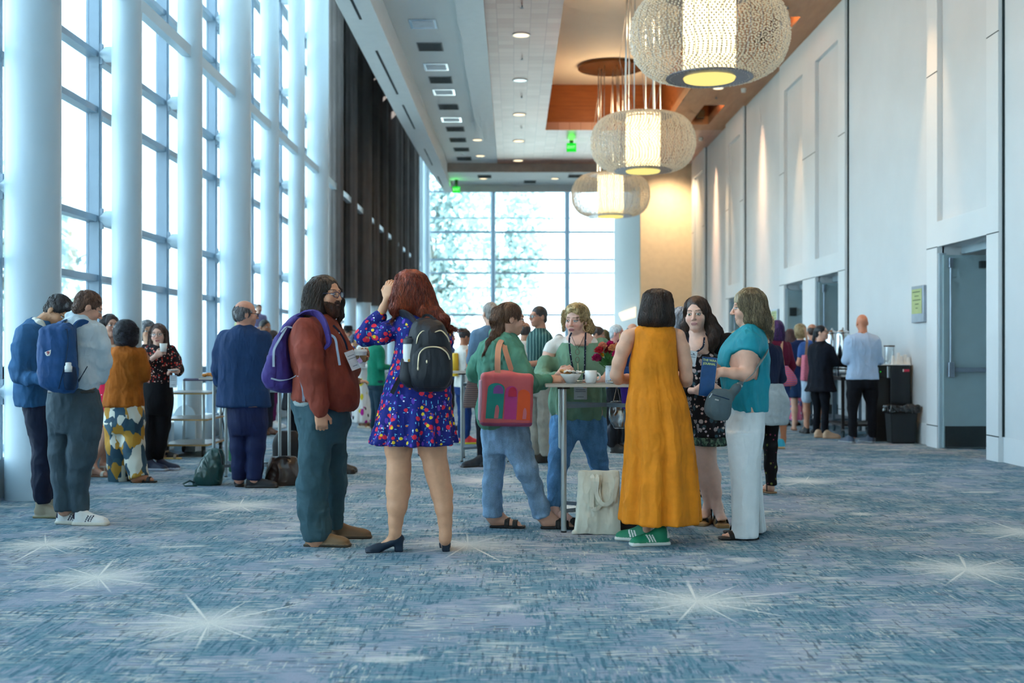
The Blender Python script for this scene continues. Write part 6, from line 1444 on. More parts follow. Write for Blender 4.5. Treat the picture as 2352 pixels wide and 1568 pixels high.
# behind the teal top
BFL = layered('black trousers with small sprigs', rgb(14, 14, 18), [(26, .26, rgb(110, 120, 60), .35, (1, 1, .8), (0, 0, 0)), (30, .22, rgb(150, 60, 90), .2, (1, 1, 1), (3, 0, 0))])
p17 = figure('person in a navy cardigan with hand on hip behind the teal top', 1752, 10.5, 1.60, 205, CL('navy cardigan knit', rgb(24, 34, 62)), BFL, 'curly', (170, 136, 96), (222, 172, 146), ('front', 'hip'), (226, 180, 120), legs='trousers', shoekind='sandal', shoecol=(.02, .02, .025), solecol=lin((150, 112, 76)), foot_yaw=200, female=True, h=.011, head_yaw=215)
p = p17; volume('tied_sweater', [loft([(.62, p.P(0, 0, 0)[0]+.02, 10.5, .19, .15), (.80, p.P(0, 0, 0)[0]+.02, 10.5, .215, .165), (.98, p.P(0, 0, 0)[0], 10.5, .175, .14)], .02, folds=(9, 0, .05, 0))], .012, CL('pale grey cable knit', rgb(186, 196, 200)), p.root, p.base, folds=((.008, (20, 20, 20)),))
figure('grey haired person half hidden between the dark bob and the brunette', 1562, 10.3, 1.66, 60, CL('dark grey wrap', rgb(56, 64, 78)), layered('magenta print skirt', rgb(176, 30, 110), [(26, .35, rgb(90, 30, 140), .5, (1, 1, 1), (0, 0, 0))]), 'bob', (112, 118, 130), (226, 176, 158), 'front', (190, 190, 196), legs='skirt', shoekind='sandal', head_yaw=52, female=True, h=.012)
# middle
figure('tall person in a grey blue blazer with grey hair, back turned behind the ponytail', 1127, 13.1, 1.82, 205, CL('grey blue blazer', rgb(96, 124, 150), .8), CL('black wool trousers', rgb(20, 24, 34)), 'short', (130, 124, 120), (206, 156, 132), 'front', (186, 176, 168), build=1.14, legs='trousers', shoecol=(.015, .02, .03), foot_yaw=-60, h=.012, hem=.80)
GST = striped('green pinstriped shirt', [rgb(18, 66, 68), rgb(22, 80, 76), rgb(18, 60, 64), rgb(110, 150, 140)], 9, 'X')
figure('person with glasses in a dark green striped short sleeved shirt and stone trousers', 1240, 13.5, 1.79, -62, GST, CL('stone chinos', rgb(168, 162, 150)), 'short', (40, 34, 34), (206, 146, 118), 'front', (70, 62, 60), sleeve='short', glasses=(.05, .08, .12), legs='trousers', shoecol=(.02, .018, .016), shoekind='sneaker', foot_yaw=-70, h=.011, head_yaw=-58)
figure('balding person in a cream shirt with back turned, left of the striped shirt', 1206, 15.4, 1.66, 160, CL('cream linen', rgb(216, 206, 196)), CL('tan trousers', rgb(196, 160, 130)), 'balding', (50, 40, 38), (196, 140, 110), 'front', (90, 70, 64), legs='trousers', h=.014)
figure('person with a dark hair bun and white sleeveless top at the middle table', 1066, 16.2, 1.58, 115, CL('white knit top', rgb(222, 220, 214)), CL('dark blue jeans', rgb(24, 54, 110)), 'bun', (24, 20, 26), (184, 122, 92), 'front', (50, 44, 50), sleeve='none', legs='trousers', shoekind='sneaker', shoecol=lin((200, 50, 60)), solecol=lin((216, 206, 60)), female=True, build=1.12, h=.012, foot_yaw=100, pitch=8)
figure('person in a dark cap beyond the one with the bun', 1030, 19.0, 1.60, 110, CL('denim blue shirt', rgb(60, 80, 120)), CL('dark slacks', rgb(30, 34, 44)), 'short', (30, 40, 60), (200, 140, 110), 'front', legs='trousers', h=.016)
SKT = layered('white yellow magenta skirt', rgb(222, 218, 214), [(9, .42, rgb(214, 190, 40), .5, (1, 1, .7), (0, 0, 0)), (10, .36, rgb(180, 36, 140), .5, (1, 1, .6), (3, 0, 0)), (12, .2, rgb(20, 20, 24), .5, (1, 1, .5), (6, 0, 0))])
figure('person in a green sweatshirt and dark trousers behind the raised arm', 864, 18.3, 1.62, 120, CL('emerald sweatshirt', rgb(20, 128, 100)), CL('charcoal pinstripe', rgb(38, 62, 78)), 'short', (60, 44, 40), arms='front', legs='trousers', h=.014, hem=.80, build=1.1)
figure('person in a white patterned top and bold yellow magenta skirt beyond the coffee cup', 836, 19.6, 1.62, 60, layered('white black print top', rgb(226, 224, 220), [(14, .25, rgb(20, 20, 24), .6, (1, 1, 1), (0, 0, 0))]), SKT, 'bob', (180, 160, 130), arms='front', legs='long_skirt', shoekind='wedge', female=True, h=.015, shoecol=lin((170, 120, 80)), solecol=lin((200, 190, 170)))
pH = figure('person with a grey beard in a black brimmed hat far back near the columns', 797, 23.0, 1.74, 60, CL('black shirt', rgb(26, 26, 30)), CL('black denim', rgb(24, 26, 32)), 'short', (90, 86, 84), (190, 130, 104), 'front', beard=(150, 140, 132), legs='trousers', h=.016)
c = pH.hd.c; MB().lathe((c[0], c[1], c[2]+.06), [(.001, 0), (.150, -.004), (.152, .004), (.092, .012), (.088, .085), (.06, .10), (.001, .095)], 24, cap=False).build('hat', plain('black felt', rgb(20, 22, 28), .9), pH.root, smooth=True)
figure('person in a blue jacket far back beside the black hat', 814, 22.1, 1.60, 100, CL('royal blue jacket', rgb(34, 70, 140)), CL('blue grey trousers', rgb(40, 50, 70)), 'short', (30, 40, 70), arms='front', legs='trousers', h=.016)
figure('bearded person with short dark hair carrying a child on the shoulders', 607, 18.0, 1.76, 50, CL('dark tee', rgb(26, 28, 36)), CL('navy trousers', rgb(26, 32, 48)), 'buzz', (34, 28, 28), (190, 130, 100), ('up', 'up'), beard=(28, 20, 18), sleeve='short', legs='trousers', shoecol=lin((110, 70, 54)), h=.013)
figure('small child riding on the shoulders of the bearded person', 594, 18.22, .98, 30, CL('lavender child top', rgb(150, 150, 196)), CL('child leggings', rgb(190, 150, 130)), 'short', (96, 74, 60), (222, 172, 146), 'front', legs='leggings', h=.012, z0=1.02)
figure('person in plum leggings and white sneakers behind the navy suit', 626, 19.5, 1.62, 90, CL('grey long top', rgb(120, 124, 134)), CL('plum leggings', rgb(104, 30, 92)), 'bob', (60, 46, 42), arms='front', legs='leggings', shoekind='sneaker', shoecol=lin((230, 232, 234)), solecol=lin((220, 224, 226)), female=True, h=.015)
figure('grey haired person in black behind the purple backpack, one hand hanging down', 686, 13.9, 1.70, 150, CL('black long coat', rgb(18, 20, 28)), CL('black cords', rgb(18, 20, 28)), 'short', (110, 114, 120), (190, 140, 118), ('down', 'down'), (150, 150, 156), legs='trousers', hem=.6, h=.013)
figure('person in rust trousers hidden behind the rust shirted person', 776, 12.3, 1.52, 90, CL('tan cardigan', rgb(120, 84, 60)), CL('rust corduroy', rgb(140, 70, 44)), 'bob', (80, 60, 48), arms='front', legs='trousers', female=True, h=.015)
figure('person hidden behind the red haired person, only a pink shoe in view', 968, 14.4, 1.58, 95, CL('navy blouse', rgb(40, 50, 90)), CL('blue skirt', rgb(40, 60, 110)), 'bob', (70, 50, 40), arms='front', legs='skirt', shoekind='sneaker', shoecol=lin((190, 110, 110)), female=True, h=.016)
# right of centre, between the table group
figure('person with brown updo eating, behind the curly blond person', 1368, 16.5, 1.62, 75, CL('brown print blouse', rgb(90, 70, 66)), CL('black slacks', rgb(22, 24, 30)), 'bun', (60, 44, 38), (206, 146, 120), 'up', legs='trousers', female=True, pitch=14, h=.014)
figure('person with dark blond bob turned away beyond the flowers', 1388, 19.0, 1.63, 170, CL('olive cardigan', rgb(80, 84, 66)), CL('black slacks', rgb(22, 24, 30)), 'bob', (96, 84, 52), arms='front', legs='trousers', female=True, h=.016)
figure('white haired person with glasses in a blue shirt beyond the flowers', 1414, 14.8, 1.61, 72, CL('dark blue shirt', rgb(34, 66, 120)), CL('black slacks', rgb(22, 24, 30)), 'short', (200, 204, 206), (226, 150, 134), 'front', (230, 232, 232), glasses=(.1, .12, .16), legs='trousers', h=.012)
figure('person with dark hair and glasses facing the camera beside the mustard shoulder', 1452, 15.4, 1.64, 20, CL('dark blue print shirt', rgb(30, 60, 110)), CL('black slacks', rgb(22, 24, 30)), 'balding', (50, 44, 44), (206, 150, 124), 'front', glasses=(.02, .02, .02), legs='trousers', h=.012)
figure('small grey haired figure far behind the curly blond person', 1284, 24.0, 1.62, 150, CL('grey jersey', rgb(130, 134, 140)), CL('grey slacks', rgb(70, 74, 84)), 'curly', (150, 150, 150), arms='front', legs='trousers', h=.018)
figure('dark haired figure far back, right of the brunette', 1669, 23.0, 1.63, 10, CL('plum jersey', rgb(90, 40, 70)), CL('black slacks', rgb(22, 24, 30)), 'short', (40, 34, 40), (206, 150, 130), 'front', legs='trousers', h=.017)
figure('blond curly figure far back beside the teal top', 1690, 20.0, 1.60, 160, CL('beige jersey', rgb(170, 150, 130)), CL('grey slacks', rgb(70, 74, 84)), 'curly', (190, 160, 110), arms='front', legs='trousers', female=True, h=.017)
figure('dark haired figure in the queue behind the maroon top', 1806, 21.5, 1.60, 165, CL('white blouse', rgb(200, 206, 214)), CL('grey slacks', rgb(70, 74, 84)), 'bob', (60, 40, 40), arms='front', legs='trousers', female=True, h=.017)
# ================================================================ FURNITURE AND THINGS
M_top = plain('grey laminate table top', srgb(150, 150, 146), .35, var=.03); M_edge = plain('pale wood table edge', srgb(200, 190, 176), .5)
M_bar = plain('flat steel bar', srgb(120, 132, 142), .4, metal=.5)
def high_table(x, y, label, group=None, w=.90, d=.62, z=1.043, r=.0205):
    """x: left edge, y: near edge"""
    t = empty('high_table', (x+w/2, y+d/2, 0), label=label, cat='table', group=group)
    MB().box(x+.002, x+w-.002, y+.002, y+d-.002, z-.004, z).box(x, x+w, y, y+d, z-.022, z-.004, 1).build('table_top', [M_top, M_edge], t, bevel=.003)
    P = [(x+.13, y+.07), (x+w-.13, y+.07), (x+.13, y+d-.07), (x+w-.13, y+d-.07)]
    for px, py in P:
        l = MB().tube([(px, py, .012), (px, py, z-.022)], r, 14).build('leg', M_steel, t, smooth='auto'); MB().lathe((px, py, 0), [(r, 0), (r, .014)], 12).build('foot_glide', M_black, l)
        MB().lathe((px, py, z-.036), [(.045, 0), (.045, .014)], 16).build('mount_plate', M_black, l)
    for a, b in ((0, 3), (1, 2)):
        for zz in (.885, .15):
            A, B = Vector((*P[a], zz)), Vector((*P[b], zz)); dd = (B-A).normalized(); MB().obox((A+B)/2, (B-A)/2-dd*r*.8, Vector((-dd.y, dd.x, 0))*.006, (0, 0, .014)).build('cross_brace', M_bar, t)
    return t
T1 = high_table(XA(1253, 8.19), 8.19, 'high square table in front of the curly blond person, bowl mug and flowers on it')
T2 = high_table(XA(456, 11.35), 11.35, 'high table in front of the navy suit, orange snack on its left corner', z=1.02, r=.016)
T3 = high_table(XA(1034, 13.48), 13.48, 'high table behind the ponytailed person with sunglasses on top', z=1.04, r=.017, w=.80)
T4 = high_table(-3.0, 20.4, 'distant high table seen low between the rust shirt and the blue dress', z=1.04)

M_ceramic = plain('white glazed ceramic', srgb(232, 236, 236), .18, spec=.6, var=.01, coat=.3); M_paper = plain('white napkin paper', srgb(238, 238, 234), .9)
zt = 1.043
# bowl with napkin and pastry
c = Vector((XA(1311, 8.42), 8.42, zt)); b = MB().lathe(c, [(.001, .004), (.030, .0), (.034, .004), (.060, .040), (.078, .066), (.075, .067), (.055, .040), (.028, .010), (.001, .008)], 40, cap=False).build('bowl', M_ceramic, origin=c, smooth=True, label='white ceramic bowl with crumpled napkin at the left end of the table', cat='bowl')
nb = MB(); rnd = random.Random(4)
def crumple(c, r, n=16, sx=1, sy=1, sz=.5, seed=3):
    rd = np.random.RandomState(seed); V = []; Fq = []
    for i in range(n+1):
        for j in range(n+1):
            u, v = (i/n-.5)*2, (j/n-.5)*2; V.append((c[0]+u*r*sx, c[1]+v*r*sy, c[2]))
    V = np.array(V); V[:, 2] += r*sz*(vnoise(V, 38, seed)*1.2+vnoise(V, 90, seed)*.5); V[:, 0] += .02*(vnoise(V, 40, seed+4)-.5)
    for i in range(n):
        for j in range(n): a = i*(n+1)+j; Fq.append((a, a+n+1, a+n+2, a+1))
    return V, np.array(Fq)
V, Q = crumple((c[0]+.012, c[1], zt+.052), .062, seed=5); o = mesh_obj('napkin', V, Q, M_paper, None, c); o.location = c; tag(o, 'crumpled white napkin inside the bowl', 'napkin')
md = o.modifiers.new('s', 'SOLIDIFY'); md.thickness = .0015
volume('pastry', [ell(c+Vector((-.035, 0, .082)), (.030, .022, .014), None, .01), ell(c+Vector((-.060, .01, .088)), (.018, .018, .012), None, .01), ell(c+Vector((-.012, .008, .080)), (.02, .02, .012), None, .01)], .004, plain('golden pastry', srgb(206, 140, 70), .6, var=.2, scale=40), None, c, folds=((.004, (60, 60, 60)),)).location = c
tag(bpy.data.objects['pastry'], 'golden pastry held above the white bowl', 'pastry')
# spoon
MB().tube([(c[0]+.03, c[1]-.01, zt+.06), (c[0]+.115, c[1]-.02, zt+.088)], .003, 8).ball((c[0]+.02, c[1]-.008, zt+.058), (.018, .012, .005)).build('spoon', plain('wooden spoon', srgb(220, 200, 160), .6), origin=c, smooth=True, label='pale spoon resting in the white bowl', cat='spoon')
c = Vector((XA(1357, 8.40), 8.40, zt)); mg = MB().lathe(c, [(.001, .0), (.034, 0), (.038, .006), (.041, .016), (.0435, .030), (.0435, .092), (.0405, .092), (.040, .02), (.001, .014)], 40, cap=False).build('mug', M_ceramic, origin=c, smooth=True, label='white ceramic mug with round handle in the middle of the table', cat='mug')
MB().tube([(c[0]+.040+.026*math.sin(a), c[1], c[2]+.048-.026*math.cos(a)) for a in np.linspace(.0, PI, 11)], .006, 10, flat=.8).build('handle', M_ceramic, mg, smooth=True)
MB().lathe(c, [(.001, .078), (.0405, .078)], 30, cap=False).build('coffee', plain('coffee surface', srgb(70, 44, 30), .15), mg)
V, Q = crumple((XA(1336, 8.55), 8.55, zt+.002), .05, sz=.25, seed=9); o = mesh_obj('napkin', V, Q, M_paper, None, (XA(1336, 8.55), 8.55, zt)); o.location = (XA(1336, 8.55), 8.55, zt); tag(o, 'crumpled white napkin lying between bowl and mug', 'napkin')
c = Vector((XA(1424, 8.36), 8.36, zt)); MB().lathe(c, [(.001, 0), (.06, 0), (.088, .008), (.090, .011), (.06, .004), (.001, .003)], 36, cap=False).build('plate', M_ceramic, origin=c, smooth=True, label='shallow white plate at the elbow of the mustard dress', cat='plate')
V, Q = crumple((XA(1408, 8.33), 8.33, zt+.010), .035, sz=.25, seed=12); o = mesh_obj('napkin', V, Q, plain('yellow orange napkin', srgb(236, 180, 40), .8), None, c); o.location = c; tag(o, 'yellow and orange paper napkin on the shallow plate', 'napkin')
# vase and bouquet
c = Vector((XA(1400, 8.50), 8.50, zt)); vs_ = MB().lathe(c, [(.001, 0), (.030, 0), (.031, .004), (.030, .126), (.027, .126), (.027, .01), (.001, .008)], 32, cap=False).build('vase', layered('white vase with blue veins', rgb(222, 228, 236), [(30, .2, rgb(96, 120, 176), .5, (1, 1, .35), (0, 0, 0)), (50, .16, rgb(150, 160, 190), .4, (1, 1, .5), (3, 0, 0))], .3), origin=c, smooth=True, label='white cylindrical vase with blue veins holding the bouquet', cat='vase')
def bloom(pc, r, col, nm, lab, petals=26, seed=1, frill=.25):
    rd = random.Random(seed); pc = Vector(pc); m = MB()
    for i in range(petals):
        ph = math.acos(1-2*(i+.5)/petals*.82); th = i*2.399; n_ = Vector((math.sin(ph)*math.cos(th), math.sin(ph)*math.sin(th)*1.0, math.cos(ph))); n_ = (n_+Vector((0, -.35, 0))).normalized()
        s_ = n_.cross(Vector((0, 0, 1)) if abs(n_.z) < .9 else Vector((1, 0, 0))).normalized(); u_ = s_.cross(n_)
        k = r*(.55+.45*rd.random()); tip = pc+n_*r+u_*k*.5; w = r*.42
        m.add([pc+n_*r*.25, pc+n_*r*.7+s_*w, tip+s_*w*.8+n_*r*.2*rd.uniform(-frill, frill), tip+u_*r*.18, tip-s_*w*.8+n_*r*.2*rd.uniform(-frill, frill), pc+n_*r*.7-s_*w], [(0, 1, 2, 3), (0, 3, 4, 5)])
    m.ball(pc, r*.55, 8)
    root = empty('flower', pc, label=lab, cat='flower', group='flowers of the bouquet in the white vase')
    m.build('petals', plain('petal '+nm, col, .6, var=.12, scale=60), root)
    base = Vector((c.x+(pc.x-c.x)*.15, c.y, zt+.10)); MB().tube([pc, (pc+base)/2+Vector((0, 0, -.01)), base], .003, 6).build('stem', M_green, root, smooth=True)
    return root
M_green = plain('leaf green', srgb(60, 120, 60), .6, var=.15, scale=30)
fl = [(1384, 796, .026, rgb(236, 150, 122), 'salmon', 'salmon pink carnation at the upper left of the bouquet'), (1402, 793, .026, rgb(206, 20, 110), 'magenta', 'magenta bloom at the top of the bouquet'), (1376, 806, .026, rgb(206, 40, 60), 'red', 'red carnation at the left of the bouquet'),
      (1371, 824, .029, rgb(176, 14, 90), 'crimson', 'dark crimson bloom hanging low on the left of the bouquet'), (1381, 817, .019, rgb(246, 176, 20), 'yellow', 'small yellow bloom at the middle of the bouquet'), (1407, 801, .026, rgb(238, 160, 110), 'peach', 'peach carnation beside the magenta bloom'),
      (1418, 797, .024, rgb(236, 156, 116), 'apricot', 'apricot carnation at the right edge of the bouquet'), (1398, 808, .027, rgb(170, 10, 50), 'dark red', 'dark red bloom in the centre of the bouquet'), (1414, 815, .024, rgb(216, 30, 120), 'pink', 'pink bloom at the lower right of the bouquet'), (1424, 786, .016, rgb(120, 24, 60), 'maroon', 'small maroon flower sticking out at the top right')]
for i, (px, py, r, col, nm, lab) in enumerate(fl): bloom(W(px, py, 8.47+.03*math.sin(i*2.1)), r*1.22, col, nm, lab, seed=i)
lm = MB(); rd = random.Random(9)
for i in range(46):
    a = rd.uniform(0, 6.28); s0 = Vector((c.x, c.y, zt+.12)); t_ = Vector((c.x+math.cos(a)*rd.uniform(.02, .075), c.y+math.sin(a)*.05, zt+.13+rd.uniform(.0, .09))); d_ = (t_-s0).normalized(); sd = d_.cross(Vector((0, 1, .2))).normalized()*.010
    lm.add([t_-d_*.03, t_+sd, t_+d_*.03, t_-sd], [(0, 1, 2, 3)])
o = lm.build('foliage', M_green, origin=(c.x, c.y, zt+.12), label='green leaves between the blooms of the bouquet', cat='leaves'); o['kind'] = 'stuff'
MB().tube([W(1423.5, 784, 8.5), W(1423.5, 769, 8.5)], [.004, .004], 8).ball(W(1423.5, 767.5, 8.5), (.004, .004, .008)).build('candle', plain('yellow taper', srgb(232, 196, 110), .5), origin=W(1423.5, 784, 8.5), label='thin pale yellow taper rising above the bouquet', cat='candle')
# sunglasses on middle table, snack on left table
m = MB()
for i in range(4): m.tube([(-.55+i*.06+.016*math.cos(a), 13.62+.008*math.sin(a), 1.045+.012+.010*math.sin(a)) for a in np.linspace(0, 2*PI, 9)], .003, 5)
m.tube([(-.55, 13.63, 1.05), (-.37, 13.66, 1.052)], .003, 5); m.build('sunglasses', M_black, origin=(-.46, 13.62, 1.042), label='dark folded spectacles on the middle high table', cat='glasses')
c = Vector((XA(480, 11.5), 11.5, 1.02)); volume('snack', [ell(c+Vector((dx, 0, .02+dz)), (.028, .025, .016), None, .01) for dx, dz in ((-.04, 0), (0, .006), (.04, 0), (.06, .02))], .005, plain('orange snack', srgb(220, 140, 60), .6, var=.2, scale=40), None, c, folds=((.006, (50, 50, 50)),)).location = c
tag(bpy.data.objects['snack'], 'orange snack heap on the corner of the left high table', 'food')
MB().lathe(c+Vector((.03, .12, 0)), [(.03, 0), (.034, .10), (.03, .14), (.012, .15), (.012, .17)], 20).build('glass_bottle', glassy('clear glass', (.95, .97, .98, 1), .12), origin=c+Vector((.03, .12, 0)), smooth=True, label='small clear glass bottle behind the orange snack', cat='bottle')

# ---------------------------------------------------------------- canvas tote on the floor
CANV = cloth('cream canvas', rgb(222, 222, 206), .9, .04)
p = Person('x', 'P', 8.18, h=.006); p.seed = 3
t0 = p.g(1373, 1236); bx = t0[0]
pr = [loft([(0.004, bx-.005, 8.18, .160, .028), (.05, bx, 8.18, .158, .045), (.18, bx+.006, 8.19, .150, .05), (.33, bx+.008, 8.20, .142, .042), (.42, bx+.008, 8.21, .140, .020), (.435, bx+.008, 8.21, .138, .014)], .01, e=3.2), ell((bx-.158, 8.17, .012), (.016, .016, .012), None, .01), ell((bx+.160, 8.17, .010), (.022, .016, .010), None, .01)]
tt = volume('tote_bag', pr, .006, CANV, None, (bx, 8.19, 0), folds=((.008, (7, 7, 4)), (.003, (20, 20, 12)))); tt.location = (bx, 8.19, 0); tag(tt, 'cream canvas tote bag with drooping handles on the floor beside the table leg', 'tote bag')
for (xa, xb, lo_, dy_, nm) in ((1352, 1378, 1160, -.062, 'handle'), (1362, 1418, 1150, -.070, 'handle')):
    pts = [p.g(xa+6, 1092, dy_+.04), p.g(xa+10, 1100, dy_), p.g(xa+8, 1135, dy_), p.g((xa+xb)/2-4, lo_+8, dy_-.008), p.g((xa+xb)/2+14, lo_, dy_-.008), p.g(xb-4, 1125, dy_), p.g(xb, 1097, dy_+.02), p.g(xb+2, 1094, dy_+.04)]
    n = 24; A = np.array(pts); tq = np.linspace(0, len(pts)-1, n); Qp = np.stack([catmull(np.arange(len(pts)), A[:, i], tq) for i in range(3)], 1)
    dT = np.gradient(Qp, axis=0); wv = [Vector((d[2], 0, -d[0])).normalized()*.028+Vector((0, .004, 0)) for d in dT]
    MB().ribbon([Vector(q) for q in Qp], wv, .004).build(nm, CANV, tt)

def rooted(name, prims, h, mat, label, cat, base, folds=None, colf=None, group=None):
    o = volume(name, prims, h, mat, None, base, folds=folds, colf=colf); o.location = base; return tag(o, label, cat, group)
# ---- black bag behind the green sneakers
b = np.array((XA(1448, 8.3), 8.35, 0)); rooted('shoulder_bag', [rbox(b+(0, 0, .058), (.10, .07, .055), None, .03, .01)], .008, plain('black nylon', srgb(16, 17, 20), .5), 'black bag lying on the floor between the canvas tote and the green sneakers', 'bag', b, ((.008, (12, 12, 12)),))

# ---- pink cat coloured shoulder tote, generic tall shapes in its colours
p = P11c; s0 = p.Y; D = -.27
TP = plain('coral painted leather', srgb(206, 92, 96), .45, var=.08); TV = plain('plum leather base', srgb(140, 60, 96), .5)
ct = p.g(362, 700, D); hw = 148*p.mpp; hh = 148*p.mpp; R = rotz(math.radians(8))@roty(math.radians(1.5))
base = np.array((ct[0], ct[1], ct[2]-hh))
to = rooted('shoulder_tote', [rbox(ct, (hw, .055, hh), R, .035, .01), ell(ct+np.array((-.03, 0, hh*.85)), (.10, .05, .05), R, .03)], .006, TP, 'coral shoulder tote painted with teal, magenta and orange shapes, hanging behind the ponytailed person', 'tote bag', base, ((.004, (8, 8, 8)),))
volume('bag_base', [rbox(ct-R@np.array((0, 0, hh*.90)), (hw*1.005, .058, hh*.12), R, .03, .01)], .006, TV, to, base)
volume('side_pocket', [rbox(ct+R@np.array((-hw*.98, .01, -.01)), (.012, .050, hh*.78), R, .01, .01)], .006, plain('mauve leather', srgb(206, 150, 166), .5), to, base)
def shape(cols, pts, yy=-.0595):
    m = MB(); q = [Vector(ct+R@np.array((a*hw, yy, b*hh))) for a, b in pts]; m.prism(q, Vector(R@np.array((0, .004, 0)))); return m.build('painted_shape', cols, to)
def arch(x0, x1, z0, z1, lean=0, n=10):
    return [(x0, z0), (x1, z0)]+[((x0+x1)/2+lean+(x1-x0)/2*math.cos(PI*i/n)*(1-.25*i/n*(lean < 0)), z1-.22+.22*math.sin(PI*i/n)) for i in range(n+1)]
shape(plain('teal paint', srgb(10, 140, 130), .5), arch(-.82, -.18, -.72, .62, .06)); shape(plain('magenta paint', srgb(190, 50, 130), .5), arch(-.12, .34, -.74, .52, .03)); shape(plain('orange paint', srgb(226, 84, 30), .5), arch(.36, .88, -.76, .40, -.02))
shape(plain('violet paint', srgb(130, 70, 150), .5), arch(-.55, -.17, .22, .55, 0), -.0625); shape(plain('crimson paint', srgb(190, 20, 60), .5), arch(.02, .34, .12, .48, 0), -.0625)
shape(plain('pink paint', srgb(206, 110, 120), .5), arch(-.50, -.34, -.70, -.2, .03), -.0625); shape(plain('pink paint', srgb(206, 110, 120), .5), arch(.58, .72, -.72, -.3, .02), -.0625)
strap_line(p, [(311, 560, D-.05), (311, 470, D-.03), (318, 390, -.20), (345, 348, -.10), (378, 350, -.04), (398, 372, .02)], .040, plain('tan leather strap', srgb(206, 142, 112), .5), 'strap', to, .005)
strap_line(p, [(400, 560, D+.04), (372, 470, -.22), (352, 400, -.17), (350, 356, -.10), (372, 342, -.02)], .036, plain('tan leather strap', srgb(206, 142, 112), .5), 'strap', to, .005)

# ---- purple backpack
p = P9c if 'P9c' in globals() else None
PUR = cloth('purple nylon', rgb(64, 50, 120), .6, .10); GRW = plain('grey webbing', srgb(150, 160, 176), .7); DKN = plain('dark grey mesh', srgb(48, 50, 60), .8)
base = p.g(605, 630, .0)
bp = rooted('backpack', [p.wl([(196, 700, 770, .09), (225, 655, 752, .12), (270, 622, 700, .14), (330, 584, 672, .15), (410, 550, 672, .155), (480, 528, 686, .16), (550, 513, 695, .16), (590, 520, 702, .155), (615, 545, 700, .14), (634, 600, 680, .10)], .02, e=2.6)], .007, PUR, 'purple backpack with grey straps on the back of the person in the rust shirt', 'backpack', base, ((.009, (10, 10, 7)), (.004, (22, 22, 18))))
volume('front_pocket', [p.wl([(430, 540, 640, .165), (500, 516, 640, .172), (560, 506, 640, .172), (610, 530, 640, .15)], .02, e=2.6)], .007, PUR, bp, base, folds=((.006, (14, 14, 14)),))
for pts, w_ in (([(632, 275, -.15), (600, 330, -.165), (566, 390, -.17), (560, 430, -.175), (560, 495, -.18)], .016), ([(722, 300, -.17), (640, 270, -.16), (600, 300, -.16)], .010), ([(545, 560, -.175), (600, 572, -.18), (660, 560, -.165), (705, 530, -.14)], .010)): strap_line(p, pts, w_, GRW, 'compression_strap', bp, .004, (1, -.2, .3))
strap_line(p, [(700, 205, -.10), (745, 192, -.13), (800, 198, -.17), (838, 235, -.215), (862, 300, -.245), (870, 360, -.25), (845, 392, -.25)], .058, PUR, 'shoulder_strap', bp, .012, (.6, -.8, .2))
strap_line(p, [(868, 310, -.262), (905, 335, -.262), (918, 400, -.262), (932, 486, -.255)], .016, GRW, 'strap_end', bp, .004, (1, -.3, .2))
strap_line(p, [(728, 690, -.225), (728, 640, -.235), (716, 580, -.22), (700, 545, -.18)], .018, GRW, 'waist_strap', bp, .004)

# ---- black backpack with gold zips
p = P10c; BN = cloth('black nylon pack', rgb(16, 22, 32), .5, .05, spec=.4); GOLD = plain('pale gold zip', srgb(226, 206, 170), .35, metal=.5)
base = p.g(460, 660, -.25)
bp = rooted('backpack', [p.wl([(292, 410, 475, .05, -.22), (312, 385, 515, .075, -.24), (350, 368, 545, .095, -.26), (420, 352, 566, .11, -.27), (500, 345, 573, .115, -.27), (580, 348, 574, .115, -.27), (635, 362, 566, .105, -.26), (668, 400, 530, .08, -.25)], .02, e=2.6)], .007, BN, 'black backpack with gold zips on the back of the red haired person', 'backpack', base, ((.006, (9, 9, 7)),))
volume('front_pocket', [p.wl([(440, 418, 540, .05, -.36), (470, 388, 562, .055, -.365), (540, 376, 570, .058, -.37), (610, 378, 568, .055, -.365), (650, 398, 545, .04, -.355)], .02, e=2.6)], .007, BN, bp, base)
pk_ = volume('side_pocket', [p.wl([(498, 318, 388, .045, -.31), (560, 312, 390, .05, -.31), (620, 318, 390, .05, -.31), (650, 345, 390, .04, -.30)], .02)], .007, BN, bp, base)
def zipline(p, pts, r, mat, parent, name='zip'):
    A = np.array([p.g(*q) for q in pts]); tq = np.linspace(0, len(pts)-1, 26); Qp = np.stack([catmull(np.arange(len(pts)), A[:, i], tq) for i in range(3)], 1); return MB().tube([Vector(q) for q in Qp], r, 6).build(name, mat, parent, smooth=True)
zipline(p, [(404, 548, -.43), (405, 520, -.435), (412, 475, -.43), (440, 447, -.42), (480, 440, -.415), (520, 446, -.42), (552, 470, -.42), (568, 505, -.41)], .0045, GOLD, bp)
zipline(p, [(396, 425, -.375), (405, 385, -.37), (432, 358, -.36), (470, 372, -.365), (520, 356, -.355), (552, 385, -.35), (566, 415, -.34)], .0042, GOLD, bp)
for cx, cy_ in ((404, 552), (449, 516)): MB().ball(p.g(cx, cy_, -.438), (.006, .004, .011)).build('zip_pull', GOLD, bp, smooth=True)
strap_line(p, [(420, 300, -.26), (440, 278, -.22), (470, 282, -.22), (490, 300, -.26)], .016, BN, 'grab_handle', bp, .006, (0, 0, 1))
strap_line(p, [(400, 330, -.24), (370, 290, -.18), (330, 268, -.12), (295, 280, .0), (290, 330, .12)], .05, BN, 'shoulder_strap', bp, .012, (.2, -1, .6))
strap_line(p, [(372, 350, -.20), (355, 420, -.19), (345, 500, -.18), (330, 560, -.165), (268, 680, -.17)], .028, BN, 'strap_tail', bp, .005)
BT = plain('white printed bottle', srgb(226, 226, 222), .35, var=.05)
